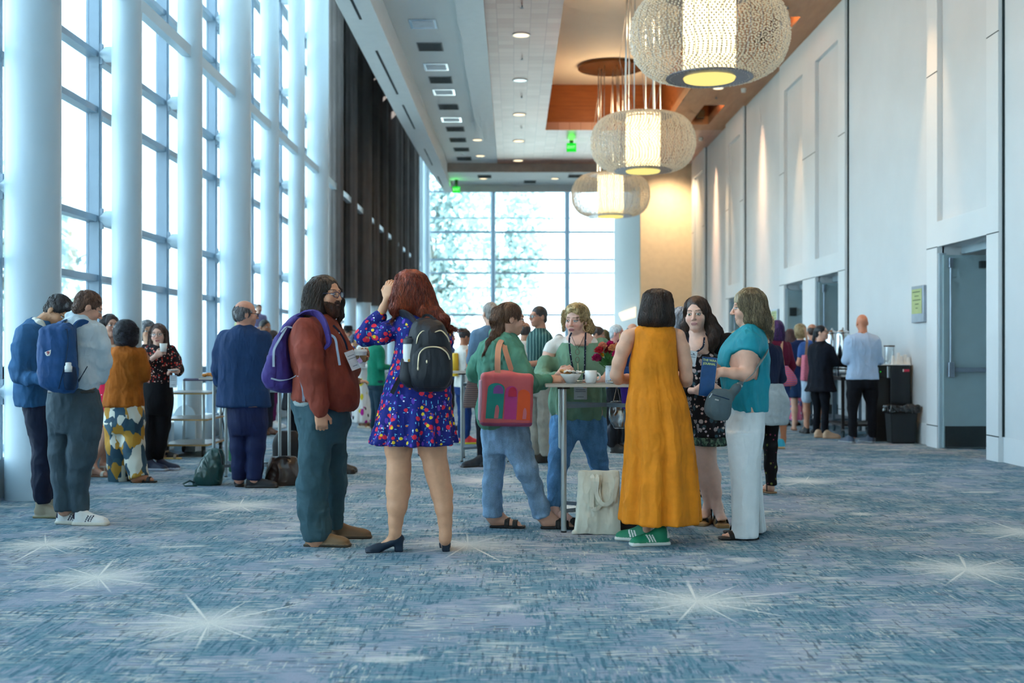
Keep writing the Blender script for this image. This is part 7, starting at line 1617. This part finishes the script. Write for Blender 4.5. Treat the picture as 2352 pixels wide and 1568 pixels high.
c = p.g(357, 500, -.33); MB().lathe((c[0], c[1], c[2]-.02), [(.001, 0), (.036, 0), (.036, .10), (.034, .108)], 28).lathe((c[0], c[1], c[2]+.088), [(.037, 0), (.037, .028), (.030, .034), (.022, .036), (.022, .046), (.001, .048)], 28, 1).build('water_bottle', [layered('bottle with pink print', rgb(226, 226, 222), [(30, .3, rgb(206, 150, 60), .3, (1, 1, 1), (0, 0, 0)), (44, .2, rgb(200, 90, 140), .3, (1, 1, 1), (2, 0, 0))], .35), plain('navy lid', srgb(30, 40, 56), .4)], origin=(c[0], c[1], c[2]-.02), smooth='auto', label='white printed water bottle with dark lid in the side pocket of the black backpack', cat='bottle')

# ---- blue backpack
p = P2c; BLU = cloth('ink blue waxed canvas', rgb(34, 78, 132), .6, .08); BLD = cloth('dark blue pack side', rgb(20, 48, 80), .65, .06)
base = p.g(345, 680, -.27)
bp = rooted('backpack', [p.wl([(272, 335, 420, .06, -.26), (292, 280, 436, .09, -.27), (340, 252, 440, .105, -.28), (430, 238, 440, .115, -.28), (520, 240, 446, .12, -.28), (600, 248, 450, .12, -.28), (650, 272, 446, .11, -.27), (682, 345, 425, .08, -.26)], .02, e=3.0)], .007, BLU, 'ink blue backpack with small white badge on the person in the white shirt', 'backpack', base, ((.009, (9, 9, 7)), (.004, (20, 20, 14))))
volume('side_panel', [p.wl([(300, 408, 444, .085, -.255), (400, 402, 448, .10, -.26), (520, 400, 452, .105, -.26), (640, 405, 448, .09, -.26), (668, 415, 440, .07, -.25)], .02)], .007, BLD, bp, base)
volume('bottle_pocket', [p.wl([(528, 392, 445, .06, -.335), (560, 388, 452, .07, -.33), (640, 392, 452, .065, -.325), (668, 400, 445, .05, -.315)], .02)], .007, BLD, bp, base)
zipline(p, [(402, 300, -.375), (408, 380, -.385), (398, 470, -.392), (378, 560, -.40), (352, 660, -.385)], .0035, BLD, bp); zipline(p, [(256, 380, -.375), (262, 320, -.37), (300, 296, -.36), (360, 290, -.355), (398, 305, -.365)], .0035, BLD, bp)
strap_line(p, [(345, 285, -.24), (365, 258, -.16), (385, 250, -.10)], .05, BLU, 'shoulder_strap', bp, .010, (1, 0, .3)); strap_line(p, [(428, 312, -.25), (460, 275, -.19), (492, 264, -.15), (520, 272, -.10)], .055, BLU, 'shoulder_strap', bp, .012, (.3, -.6, 1))
strap_line(p, [(395, 282, -.30), (408, 268, -.29), (425, 275, -.28), (436, 292, -.28)], .012, BLD, 'grab_handle', bp, .005, (0, 0, 1)); strap_line(p, [(445, 645, -.22), (480, 600, -.20), (525, 525, -.18)], .028, BLD, 'waist_strap', bp, .005, (.6, 0, 1))
bd = p.g(289, 446, -.402); R = roty(math.radians(-14)); q = [Vector(bd+R@np.array((a, 0, b))) for a, b in ((-.022, .012), (.024, .018), (.016, -.006), (.004, -.020), (-.014, -.018), (-.021, -.006))]
bg = MB().prism(q, (0, .004, 0)).build('white_badge', M_paper, bp); MB().tube([Vector(bd+R@np.array((a, -.003, b))) for a, b in ((-.008, .003), (-.002, .010), (.007, .008), (.008, .0), (.0, -.004), (-.006, -.008))], .0028, 6).build('red_emblem', plain('red emblem', srgb(190, 30, 60), .5), bg)
c = p.g(410, 534, -.385); MB().lathe((c[0], c[1], c[2]-.03), [(.001, 0), (.026, 0), (.027, .04), (.020, .048), (.021, .052), (.021, .064), (.016, .068), (.001, .069)], 24).build('water_bottle', M_ceramic, origin=(c[0], c[1], c[2]-.03), smooth=True, label='white bottle top showing in the side pocket of the ink blue backpack', cat='bottle')

# ---- grey crossbody bag and blue book of the teal top
p = P15c; GB = cloth('slate grey nylon bag', rgb(82, 98, 104), .6, .06)
base = p.g(680, 805, -.30)
cb = rooted('crossbody_bag', [p.wl([(628, 650, 720, .02, -.30), (660, 622, 740, .04, -.30), (700, 604, 745, .055, -.30), (745, 596, 742, .06, -.30), (780, 608, 735, .055, -.30), (808, 650, 720, .035, -.30)], .02, e=2.5)]+p.wc([(735, 670, 26, -.28), (770, 630, 20, -.26), (800, 600, 15, -.25)], .03), .006, GB, 'slate grey crossbody bag at the hip of the person in the teal top', 'handbag', base, ((.004, (9, 9, 9)),))
strap_line(p, [(800, 605, -.25), (850, 560, -.235), (890, 510, -.225), (925, 460, -.20), (946, 420, -.14), (950, 380, -.04)], .028, plain('grey bag strap', srgb(122, 130, 128), .6), 'strap', cb, .005, (.7, -.3, .7))
zipline(p, [(640, 662, -.345), (690, 676, -.358), (735, 690, -.352)], .003, BLD, cb); MB().obox(p.g(663, 692, -.362), (.013, 0, -.003), (0, .002, 0), (.001, 0, .0045)).build('metal_label', M_chrome, cb); MB().tube([p.g(634, 655, -.345), p.g(626, 672, -.352), p.g(620, 678, -.352)], .003, 6).build('zip_pull', M_chrome, cb); MB().obox(p.g(793, 606, -.268), (.018, 0, -.012), (0, .004, 0), (.004, 0, .006)).build('buckle', M_chrome, cb)
c = p.g(612, 560, -.26); R = roty(math.radians(6))@rotz(math.radians(14)); BKM = plain('blue book cover', srgb(22, 74, 130), .4, var=.1, scale=20)
w_, h_ = 42*p.mpp*1.02, 108*p.mpp
bk = MB().obox(c, R@np.array((w_, 0, 0)), R@np.array((0, .006, 0)), R@np.array((0, 0, h_))).build('book', BKM, origin=c, label='blue book with pale lettering held by the person in the teal top', cat='book')
MB().obox(c+R@np.array((.003, 0, 0)), R@np.array((w_*.98, 0, 0)), R@np.array((0, .0045, 0)), R@np.array((0, 0, h_*1.003))).build('pages', M_paper, bk)
ye = plain('pale yellow lettering', srgb(206, 214, 140), .5)
e_ = Matrix(R.tolist()).to_euler()
def txt(body, size, off, mat, par, R, c, nm='lettering'):
    q = Vector(c)+Vector(R@np.array(off)); o = text(body, size, q, (0, 0, 0), mat, nm, par, .0006, bold=.0008); o.rotation_euler = (Matrix(R.tolist())@Matrix.Rotation(PI/2, 3, 'X')).to_euler(); return o
txt('THE WAA', .0215, (-.002, -.0075, h_*.84), ye, bk, R, c); txt('JOURNAL', .0205, (-.002, -.0075, h_*.66), ye, bk, R, c)

# ---- lanyards and badges
M_lan = layered('navy lanyard with pale motifs', rgb(18, 28, 50), [(70, .3, rgb(190, 200, 214), .5, (1, 1, 1), (0, 0, 0))]); M_badge = plain('white badge card', srgb(214, 226, 234), .35, var=.04, scale=30); M_bprint = plain('grey badge print', srgb(120, 140, 156), .6)
def badge(p, cx, cy_, dy, w, h, parent, strapp, label, rot=0, ry=0, strap=True, col=None):
    R = roty(math.radians(rot))@rotz(math.radians(ry)); c = p.g(cx, cy_, dy); b = MB().obox(c, R@np.array((w/2, 0, 0)), R@np.array((0, .0015, 0)), R@np.array((0, 0, h/2))).build('name_badge', col or M_badge, origin=c, label=label, cat='name badge')
    t = MB()
    for z, k in ((.25, .7), (.1, .8), (-.3, .5)): t.obox(c+R@np.array((0, -.002, h*z)), R@np.array((w/2*k, 0, 0)), R@np.array((0, .0005, 0)), R@np.array((0, 0, .0022)))
    t.build('badge_print', M_bprint, b)
    for k, pts in enumerate(strapp): strap_line(p, pts, .013, M_lan, 'lanyard', b, .002)
    return b
p = P12c; lb = badge(p, 792, 662, -.205, .098, .10, None, [[(740, 312, -.10), (727, 350, -.125), (732, 430, -.165), (748, 520, -.178), (770, 600, -.188), (785, 635, -.20)], [(822, 312, -.10), (820, 360, -.13), (818, 450, -.168), (816, 530, -.178), (805, 600, -.188), (796, 635, -.20)]], 'name badge on a navy lanyard hanging below table height on the green tunic')
nk = MB(); 
for pts in ([(742, 335, -.115), (762, 385, -.145), (772, 405, -.155)], [(812, 335, -.115), (790, 385, -.145), (776, 405, -.155)]): nk.tube([p.g(*q) for q in pts], .0016, 5)
hg = nk.build('spectacles_on_cord', M_black, origin=p.g(775, 405, -.155), label='spectacles hanging on a thin cord over the green tunic', cat='glasses')
g2 = MB()
for cyy in (425, 470): g2.tube([p.g(774+11*math.cos(a), cyy+17*math.sin(a), -.170) for a in np.linspace(0, 6.28, 13)], .0017, 5)
g2.build('rims', plain('tortoise rim', srgb(90, 44, 24), .3), hg); MB().tube([p.g(776, 490, -.172), p.g(778, 530, -.174)], .004, 6).build('pendant', GOLD, hg)
p = P9c; badge(p, 1004, 458, -.10, .085, .13, None, [[(895, 262, -.12), (930, 300, -.14), (960, 350, -.15), (975, 400, -.14)]], 'white name badge on the belly side of the rust shirt', rot=-24, ry=52)
p = P14c; badge(p, 518, 455, -.185, .07, .11, None, [[(500, 335, -.10), (498, 385, -.16), (512, 425, -.185)], [(592, 335, -.10), (585, 385, -.165), (560, 410, -.18), (528, 428, -.188)]], 'name badge on the black floral dress', rot=10, ry=-10)
p = P5c; badge(p, 1040, 615, -.16, .075, .13, None, [], 'white name badge hanging at the hip of the person raising a cup')
# paper cup and saucer there
c = p.g(981, 438, -.25); MB().lathe(c, [(.001, 0), (.030, 0), (.040, .088), (.037, .088), (.028, .004)], 28, cap=False).build('paper_cup', M_paper, origin=c, smooth=True, label='white paper cup raised beside the face of the person with glasses', cat='cup')
c = p.g(1040, 552, -.21); MB().lathe(c, [(.001, 0), (.035, 0), (.06, .012), (.058, .014), (.001, .004)], 28, cap=False).build('saucer', M_ceramic, origin=c, smooth=True, label='small white saucer held low by the person with glasses', cat='saucer')
# takeaway cup of the bearded person
p = P9c; c = p.g(1048, 498, -.04); hgt = .118
cu = MB().lathe(c, [(.001, 0), (.031, 0), (.043, hgt*.88), (.001, hgt*.88)], 32).build('takeaway_cup', M_paper, origin=c, smooth='auto', label='white takeaway cup with brown sleeve in front of the rust shirt', cat='cup')
MB().lathe(c, [(.0352, .034), (.0412, .078), (.0405, .078), (.0346, .034)], 32, cap=False).build('cardboard_sleeve', plain('brown cardboard', srgb(126, 98, 66), .9), cu, smooth=True); MB().lathe(c+Vector(0*c).to_3d() if False else (c[0], c[1], c[2]+hgt*.86), [(.046, 0), (.046, .006), (.043, .010), (.040, .018), (.001, .018)], 32).build('lid', M_paper, cu, smooth='auto')
MB().obox((c[0]+.002, c[1]-.045, c[2]+.045), (.011, 0, .008), (0, .001, 0), (-.009, 0, .013)).build('tea_tag', plain('lilac tag', srgb(206, 170, 214), .6), cu); MB().tube([(c[0], c[1]-.045, c[2]+.10), (c[0], c[1]-.046, c[2]+.06)], .001, 4).build('tea_string', M_paper, cu)
MB().tube([(c[0]-.02, c[1], c[2]+.10), (c[0]-.045, c[1], c[2]+.165)], .003, 6).build('stirrer', plain('wooden stirrer', srgb(214, 170, 110), .6), cu)

# ---------------------------------------------------------------- bags on the floor at the left
b = np.array((XA(478, 11.15), 11.2, 0)); GLE = plain('dark green glossy leather', srgb(18, 66, 62), .28, spec=.6, coat=.3, var=.1)
gb = rooted('rucksack', [loft([(.004, b[0]-.03, 11.2, .13, .09), (.05, b[0]-.02, 11.2, .135, .10), (.14, b[0]+.01, 11.2, .125, .095), (.24, b[0]+.035, 11.2, .095, .07), (.31, b[0]+.05, 11.2, .075, .045), (.335, b[0]+.055, 11.2, .068, .02)], .02, e=2.4)], .007, GLE, 'dark green leather rucksack slumped on the carpet left of the navy suit', 'backpack', b, ((.016, (9, 9, 6)), (.008, (16, 16, 12))))
MB().tube([(b[0]-.02, 11.09, .28), (b[0]+.03, 11.07, .16), (b[0]+.09, 11.09, .06), (b[0]+.11, 11.12, .04)], .006, 6).build('strap', GLE, gb, smooth=True)
MB().tube([(b[0]-.12, 11.12, .03), (b[0]-.16, 11.10, .05), (b[0]-.22, 11.08, .02), (b[0]-.19, 11.05, .008), (b[0]-.08, 11.06, .008)], .009, 6).build('strap', GLE, gb, smooth=True); MB().tube([(b[0]+.10, 11.15, .34), (b[0]+.13, 11.13, .27), (b[0]+.15, 11.12, .20)], .006, 6).build('strap', M_black, gb, smooth=True)
b = np.array((XA(649, 11.15), 11.2, 0)); BLE = plain('brown black leather', srgb(58, 40, 32), .3, spec=.6, coat=.25, var=.2)
bb_ = rooted('duffel_bag', [loft([(.004, b[0], 11.2, .145, .10), (.06, b[0], 11.2, .158, .11), (.15, b[0], 11.2, .155, .10), (.22, b[0], 11.2, .135, .07), (.262, b[0], 11.2, .115, .04)], .02, e=2.8)], .007, BLE, 'brown black leather duffel bag on the carpet between the navy suit and the rust shirt', 'duffel bag', b, ((.014, (9, 9, 7)), (.006, (16, 16, 12))))
MB().tube([(b[0]-.10, 11.13, .22), (b[0]-.13, 11.10, .14), (b[0]-.15, 11.10, .05)], .012, 8).build('strap', M_black, bb_, smooth=True); MB().tube([(b[0]-.07, 11.14, .25), (b[0]-.03, 11.12, .27), (b[0]+.03, 11.12, .275), (b[0]+.08, 11.13, .26)], .009, 8).build('handle', M_black, bb_, smooth=True)
b = np.array((XA(658, 12.25), 12.3, 0)); rooted('backpack', [loft([(.02, b[0], 12.3, .15, .10), (.2, b[0], 12.3, .155, .10), (.36, b[0], 12.3, .14, .09), (.44, b[0], 12.3, .09, .06)], .02, e=2.6)], .009, plain('black ballistic nylon', srgb(18, 20, 26), .6), 'black rounded backpack standing behind the duffel bag and table legs', 'backpack', b, ((.005, (9, 9, 7)),))
b = np.array((XA(527, 12.2), 12.4, 0)); rooted('shopping_bag', [rbox(b+(0, 0, .17), (.04, .09, .165), None, .02, .01)], .009, layered('green leafy print', rgb(60, 120, 90), [(20, .3, rgb(160, 190, 160), .5, (1, 1, .5), (0, 0, 0))]), 'narrow green patterned bag behind the rear table leg beside the navy suit', 'bag', b)

# ---------------------------------------------------------------- trolley
def trolley(x0, x1, y0, y1, label):
    t = empty('trolley', ((x0+x1)/2, (y0+y1)/2, 0), label=label, cat='trolley'); wd = plain('trolley shelf edge', srgb(176, 140, 80), .5)
    for z in (.155, .46, .775):
        MB().box(x0, x1, y0, y1, z-.004, z+.004).box(x0-.006, x1+.006, y0-.006, y1+.006, z-.02, z-.004, 1).build('shelf', [M_top, wd], t)
    for x, y_, zt_ in ((x0+.06, y0+.06, .77), (x1-.06, y0+.06, .77), (x0+.06, y1-.03, .90), (x1-.03, y1-.03, .90)):
        MB().tube([(x, y_, .15), (x, y_, zt_)], .019, 12).build('post', M_steel, t, smooth='auto')
        w = MB().tube([(x-.012, y_, .048), (x+.012, y_, .048)], .048, 18).build('wheel', M_black, t, smooth='auto'); MB().box(x-.02, x+.02, y_-.02, y_+.02, .085, .14).build('fork', M_black, w)
    MB().tube([(x0+.06, y1-.03, .90), (x0+.07, y1-.03, .915), (x1-.05, y1-.03, .915), (x1-.03, y1-.03, .90)], .017, 10).build('push_handle', plain('plum rubber grip', srgb(70, 60, 84), .6), t, smooth=True)
    return t
trolley(XA(372, 14.15), XA(484, 14.15)-.03, 14.1, 14.9, 'three shelf steel trolley on castors in front of the third column')
m = MB(); m.tube([W(503, 1013, 16.6), W(514, 935, 16.6)], .010, 8).tube([W(519, 1012, 16.6), W(507, 935, 16.6)], .010, 8).tube([W(503, 935, 16.6), W(518, 935, 16.6)], .010, 8)
m.build('folding_stand', M_black, origin=W(510, 1012, 16.6), smooth='auto', label='black folding tray stand with crossed legs near the glazing', cat='stand')
# navy rolling suitcase, tilted
c = W(1418, 992, 15.6); R = roty(math.radians(38)); st_ = rooted('suitcase', [rbox(c, (.14, .12, .22), R, .04, .01)], .008, plain('navy suitcase fabric', srgb(18, 30, 52), .6), 'navy wheeled suitcase tilted on the floor behind the table', 'suitcase', np.array((c[0], c[1], 0)))
MB().tube([c+Vector(R@np.array((-.06, 0, .2))), c+Vector(R@np.array((-.06, 0, .42)))], .008, 8).build('pull_handle', M_black, st_); wp = c+Vector(R@np.array((.11, 0, -.215))); MB().tube([(wp[0], wp[1]-.11, max(wp[2], .03)), (wp[0], wp[1]-.08, max(wp[2], .03))], .03, 14).build('wheel', M_black, st_)
c = W(1437, 912, 8.55); rooted('tote_bag', [rbox(c, (.032, .03, .085), roty(math.radians(-6)), .015, .01)], .006, plain('violet bag fabric', srgb(84, 40, 190), .5), 'small violet bag hung under the table top, left of the mustard dress', 'bag', np.array(c)); MB().ribbon([c+Vector((-.02, 0, .07)), c+Vector((0, 0, 1.0205-c[2])), c+Vector((.02, 0, .07))], Vector((0, .02, 0)), .004).build('handle', plain('violet bag fabric', srgb(84, 40, 190), .5), bpy.data.objects['tote_bag.001'])
c = W(1417, 948, 8.62); cb2 = rooted('carrier_bag', [loft([(c[2]-.11, c[0]+.02, 8.62, .04, .03), (c[2]-.04, c[0]+.01, 8.62, .07, .04), (c[2]+.08, c[0], 8.62, .055, .03)], .02)], .006, glassy('grey film', (.62, .66, .68, 1), .2, .2), 'translucent grey carrier bag hanging behind the table brace', 'bag', np.array(c), ((.014, (12, 12, 8)),)); MB().ribbon([c+Vector((-.03, 0, .07)), c+Vector((0, 0, 1.0205-c[2])), c+Vector((.03, 0, .07))], Vector((0, .015, 0)), .003).build('handle', M_chrome, cb2)

# ---------------------------------------------------------------- coffee carts at the right wall
M_dark = plain('dark bronze cart metal', srgb(40, 36, 38), .5, metal=.2); M_slate = plain('slate grey cart metal', srgb(84, 100, 112), .5, metal=.3)
def cart(x0, x1, y0, y1, z, mat, label):
    t = empty('serving_cart', ((x0+x1)/2, (y0+y1)/2, 0), label=label, cat='cart')
    MB().box(x0, x1, y0, y1, z-.05, z).build('top', mat, t, bevel=.004); MB().box(x0+.03, x1-.03, y0+.03, y1-.03, .17, .20).build('lower_shelf', mat, t)
    for x in (x0+.04, x1-.04):
        for y_ in (y0+.04, y1-.04):
            MB().box(x-.02, x+.02, y_-.02, y_+.02, .12, z-.05).build('leg', mat, t); w = MB().tube([(x-.014, y_, .058), (x+.014, y_, .058)], .058, 20).build('castor', plain('teal grey castor', srgb(40, 66, 76), .5), t, smooth='auto'); MB().box(x-.024, x+.024, y_-.022, y_+.022, .07, .13).build('fork', M_chrome, w)
    return t
cart(4.80, 5.50, 17.25, 18.2, .895, M_dark, 'dark serving cart on castors behind the pale blue shirt'); cart(5.06, 5.56, 18.7, 20.2, .93, M_slate, 'slate grey serving cart further along the wall beside the queue')
for i, (px, y_) in enumerate(((1911, 17.98), (1936, 17.55))):
    x = XA(px, y_); u = empty('coffee_urn', (x, y_, .895), label=('left' if i == 0 else 'right')+' polished steel coffee urn on the dark cart', cat='coffee urn')
    MB().lathe((x, y_, 1.12), [(.001, 0), (.105, 0), (.11, .02), (.108, .40), (.10, .42), (.001, .43)], 32).build('tank', M_chrome, u, smooth='auto'); MB().lathe((x, y_, 1.55), [(.10, 0), (.09, .02), (.03, .04), (.012, .05), (.018, .07), (.001, .08)], 24).build('lid', M_chrome, u, smooth=True)
    for a in (.5, 2.1, 3.7, 5.2): MB().tube([(x+.09*math.cos(a), y_+.09*math.sin(a), .895), (x+.09*math.cos(a), y_+.09*math.sin(a), 1.13)], .008, 6).build('leg', M_chrome, u)
    MB().tube([(x, y_-.10, 1.17), (x, y_-.17, 1.17), (x, y_-.17, 1.12)], .010, 8).build('tap', M_chrome, u, smooth=True); MB().lathe((x, y_, 1.0), [(.10, 0), (.10, .02)], 20).build('burner_ring', M_black, u)
for k, (x, y_, w, d, h_, lab, mt) in enumerate(((4.93, 17.36, .16, .1, .03, 'white cardboard box lid on the dark cart behind the black cardigan', M_paper), (5.1, 17.36, .14, .1, .025, 'tan tray on the dark cart', plain('tan tray', srgb(190, 150, 110), .6)))):
    MB().box(x-w/2, x+w/2, y_-d/2, y_+d/2, .895, .895+h_).build('tray', mt, origin=(x, y_, .895), label=lab, cat='tray', bevel=.004)
cab = MB().box(5.30, 5.59, 16.55, 17.0, 0, 1.075).build('drinks_cabinet', plain('glossy black cabinet', srgb(14, 22, 30), .25), origin=(5.44, 16.8, 0), bevel=.01, label='tall glossy black drinks cabinet against the wall behind the waste bin', cat='cabinet')
MB().box(5.48, 5.57, 16.543, 16.55, .985, 1.02).build('red_sticker', plain('red sticker', srgb(214, 50, 80), .5), cab); MB().box(5.475, 5.49, 16.540, 16.549, .985, 1.02).build('white_sticker', M_paper, cab); MB().box(5.11, 5.298, 16.6, 16.95, 0, .898).build('side_shelf', M_black, cab)
cm = MB().box(5.12, 5.295, 16.62, 16.95, .90, 1.07).build('coffee_machine', M_black, origin=(5.2, 16.8, .9), bevel=.008, label='small black and chrome coffee machine between shirt and drinks cabinet', cat='coffee machine'); MB().box(5.125, 5.155, 16.61, 16.62, .91, 1.05).build('chrome_column', M_chrome, cm); MB().ball((5.185, 16.615, .985), .007, 8).build('green_light', M_exit, cm); MB().box(5.27, 5.30, 16.60, 16.62, .90, 1.06).build('chrome_edge', M_chrome, cm)
tr_ = MB().box(5.10, 5.60, 16.56, 16.98, 1.076, 1.088).build('tray', M_ceramic, origin=(5.35, 16.8, 1.076), bevel=.003, label='white tray on top of the drinks cabinet', cat='tray')
c = Vector((XA(2043, 16.85), 16.86, 1.088)); dsp = MB().lathe(c, [(.065, 0), (.068, .02), (.068, .24), (.066, .25)], 28).build('drink_dispenser', glassy('dispenser glass', (.9, .95, .97, 1), .15), origin=c, smooth='auto', label='clear glass drink dispenser with brown lid on the white tray', cat='drink dispenser'); MB().lathe(c+Vector((0, 0, .25)), [(.078, 0), (.078, .018), (.001, .022)], 24).build('lid', plain('brown lid', srgb(84, 62, 54), .5), dsp)
MB().prism([(5.16, 16.66, 1.088), (5.23, 16.66, 1.088), (5.25, 16.70, 1.185), (5.185, 16.70, 1.185)], (0, .004, 0)).build('menu_card', plain('red card', srgb(196, 50, 40), .6), origin=(5.2, 16.66, 1.088), label='red folded menu card on the white tray', cat='card')
for k, (px, y_, hh_) in enumerate(((2052, 16.65, .125), (2063, 16.7, .165), (2070, 16.68, .12), (2079, 16.7, .14), (2086, 16.66, .10))):
    x = XA(px, y_); MB().lathe((x, y_, 1.088), [(.036, 0), (.022, hh_), (.001, hh_)], 18).build('paper_cups', M_paper, origin=(x, y_, 1.088), smooth='auto', label='upturned stack of white cups on the white tray, %s' % ('leftmost', 'second from left and tallest', 'middle one', 'second from right', 'rightmost')[k], cat='cup', group='stacks of white cups on the tray')
# waste bin with liner
b = Vector((5.38, 16.33, 0)); bn = empty('waste_bin', b, label='black waste bin with plastic liner in front of the drinks cabinet', cat='waste bin')
def frus(z0, z1, a0, b0, a1, b1, m=None):
    return [(b.x+sx*a, b.y+sy*bb2, z) for z, a, bb2 in ((z0, a0, b0), (z1, a1, b1)) for sx, sy in ((-1, -1), (1, -1), (1, 1), (-1, 1))]
MB().add(frus(0, .47, .165, .12, .19, .145), [(3, 2, 1, 0), (4, 5, 6, 7)]+[(i, (i+1) % 4, 4+(i+1) % 4, 4+i) for i in range(4)]).build('bin_body', plain('black bin plastic', srgb(20, 26, 32), .45), bn, bevel=.02)
volume('liner', [rbox((b.x, b.y, .475), (.205, .16, .045), None, .02, .01)], .008, plain('shiny black liner', srgb(20, 22, 26), .12, spec=.8), bn, (b.x, b.y, 0), folds=((.022, (14, 14, 9)), (.01, (30, 30, 22))))
# striped shoulder bag of the queue, pink tote, striped bag behind ponytail
c = W(1800, 862, 15.2); sb1 = rooted('shoulder_bag', [loft([(c[2]-.13, c[0], 15.1, .12, .06), (c[2]-.08, c[0], 15.1, .15, .08), (c[2]+.03, c[0]-.01, 15.1, .12, .06), (c[2]+.12, c[0]-.03, 15.1, .06, .03)], .02)], .009, striped('woven pink orange stripes', [rgb(206, 70, 110), rgb(226, 130, 90), rgb(120, 90, 170), rgb(206, 90, 130)], 12, 'Z'), 'pink and orange striped shoulder bag of the person in the maroon top', 'handbag', np.array(c), ((.008, (9, 9, 9)),)); MB().ribbon([c+Vector((-.02, -.1, .10)), c+Vector((-.03, .0, .30)), Vector((3.50, 15.33, 1.40)), Vector((3.42, 15.45, 1.36))], Vector((.03, 0, 0)), .005).build('strap', plain('tan strap', srgb(196, 150, 120), .6), sb1)
c = W(1850, 845, 18.0); pt_ = rooted('shoulder_tote', [rbox(c, (.05, .10, .20), roty(math.radians(3)), .02, .01)], .009, plain('pink woven tote', srgb(206, 110, 130), .8, var=.15, scale=60), 'pink woven tote of the person in the blue shirt', 'tote bag', np.array(c)); MB().ribbon([c+Vector((0, -.02, .19)), c+Vector((.0, -.1, .4)), c+Vector((-.02, -.05, .62))], Vector((.035, 0, 0)), .005).build('strap', plain('tan strap', srgb(196, 150, 120), .6), pt_)
c = W(1086, 905, 12.9); sb_ = rooted('shoulder_bag', [loft([(c[2]-.15, c[0]-.01, 12.9, .10, .04), (c[2], c[0]-.01, 12.9, .085, .04), (c[2]+.16, c[0], 12.9, .055, .03)], .02)], .009, striped('dark woven stripes', [rgb(60, 54, 60), rgb(150, 110, 96), rgb(40, 70, 80), rgb(110, 80, 76)], 14, 'Z'), 'dark striped woven bag hanging left of the coral tote', 'handbag', np.array(c))
# yellow backpack of the bun
c = W(1046, 830, 16.3); yb = rooted('backpack', [loft([(c[2]-.20, c[0], 16.1, .05, .07), (c[2]-.05, c[0], 16.1, .06, .08), (c[2]+.12, c[0]+.01, 16.1, .04, .05)], .02)], .010, plain('yellow nylon', srgb(222, 180, 40), .6), 'yellow backpack of the person with the bun', 'backpack', np.array(c)); MB().ribbon([c+Vector((.0, 0, .10)), c+Vector((.05, .0, .30)), c+Vector((.12, .05, .34))], Vector((0, .04, 0)), .006).build('strap', plain('yellow nylon', srgb(222, 180, 40), .6), yb)
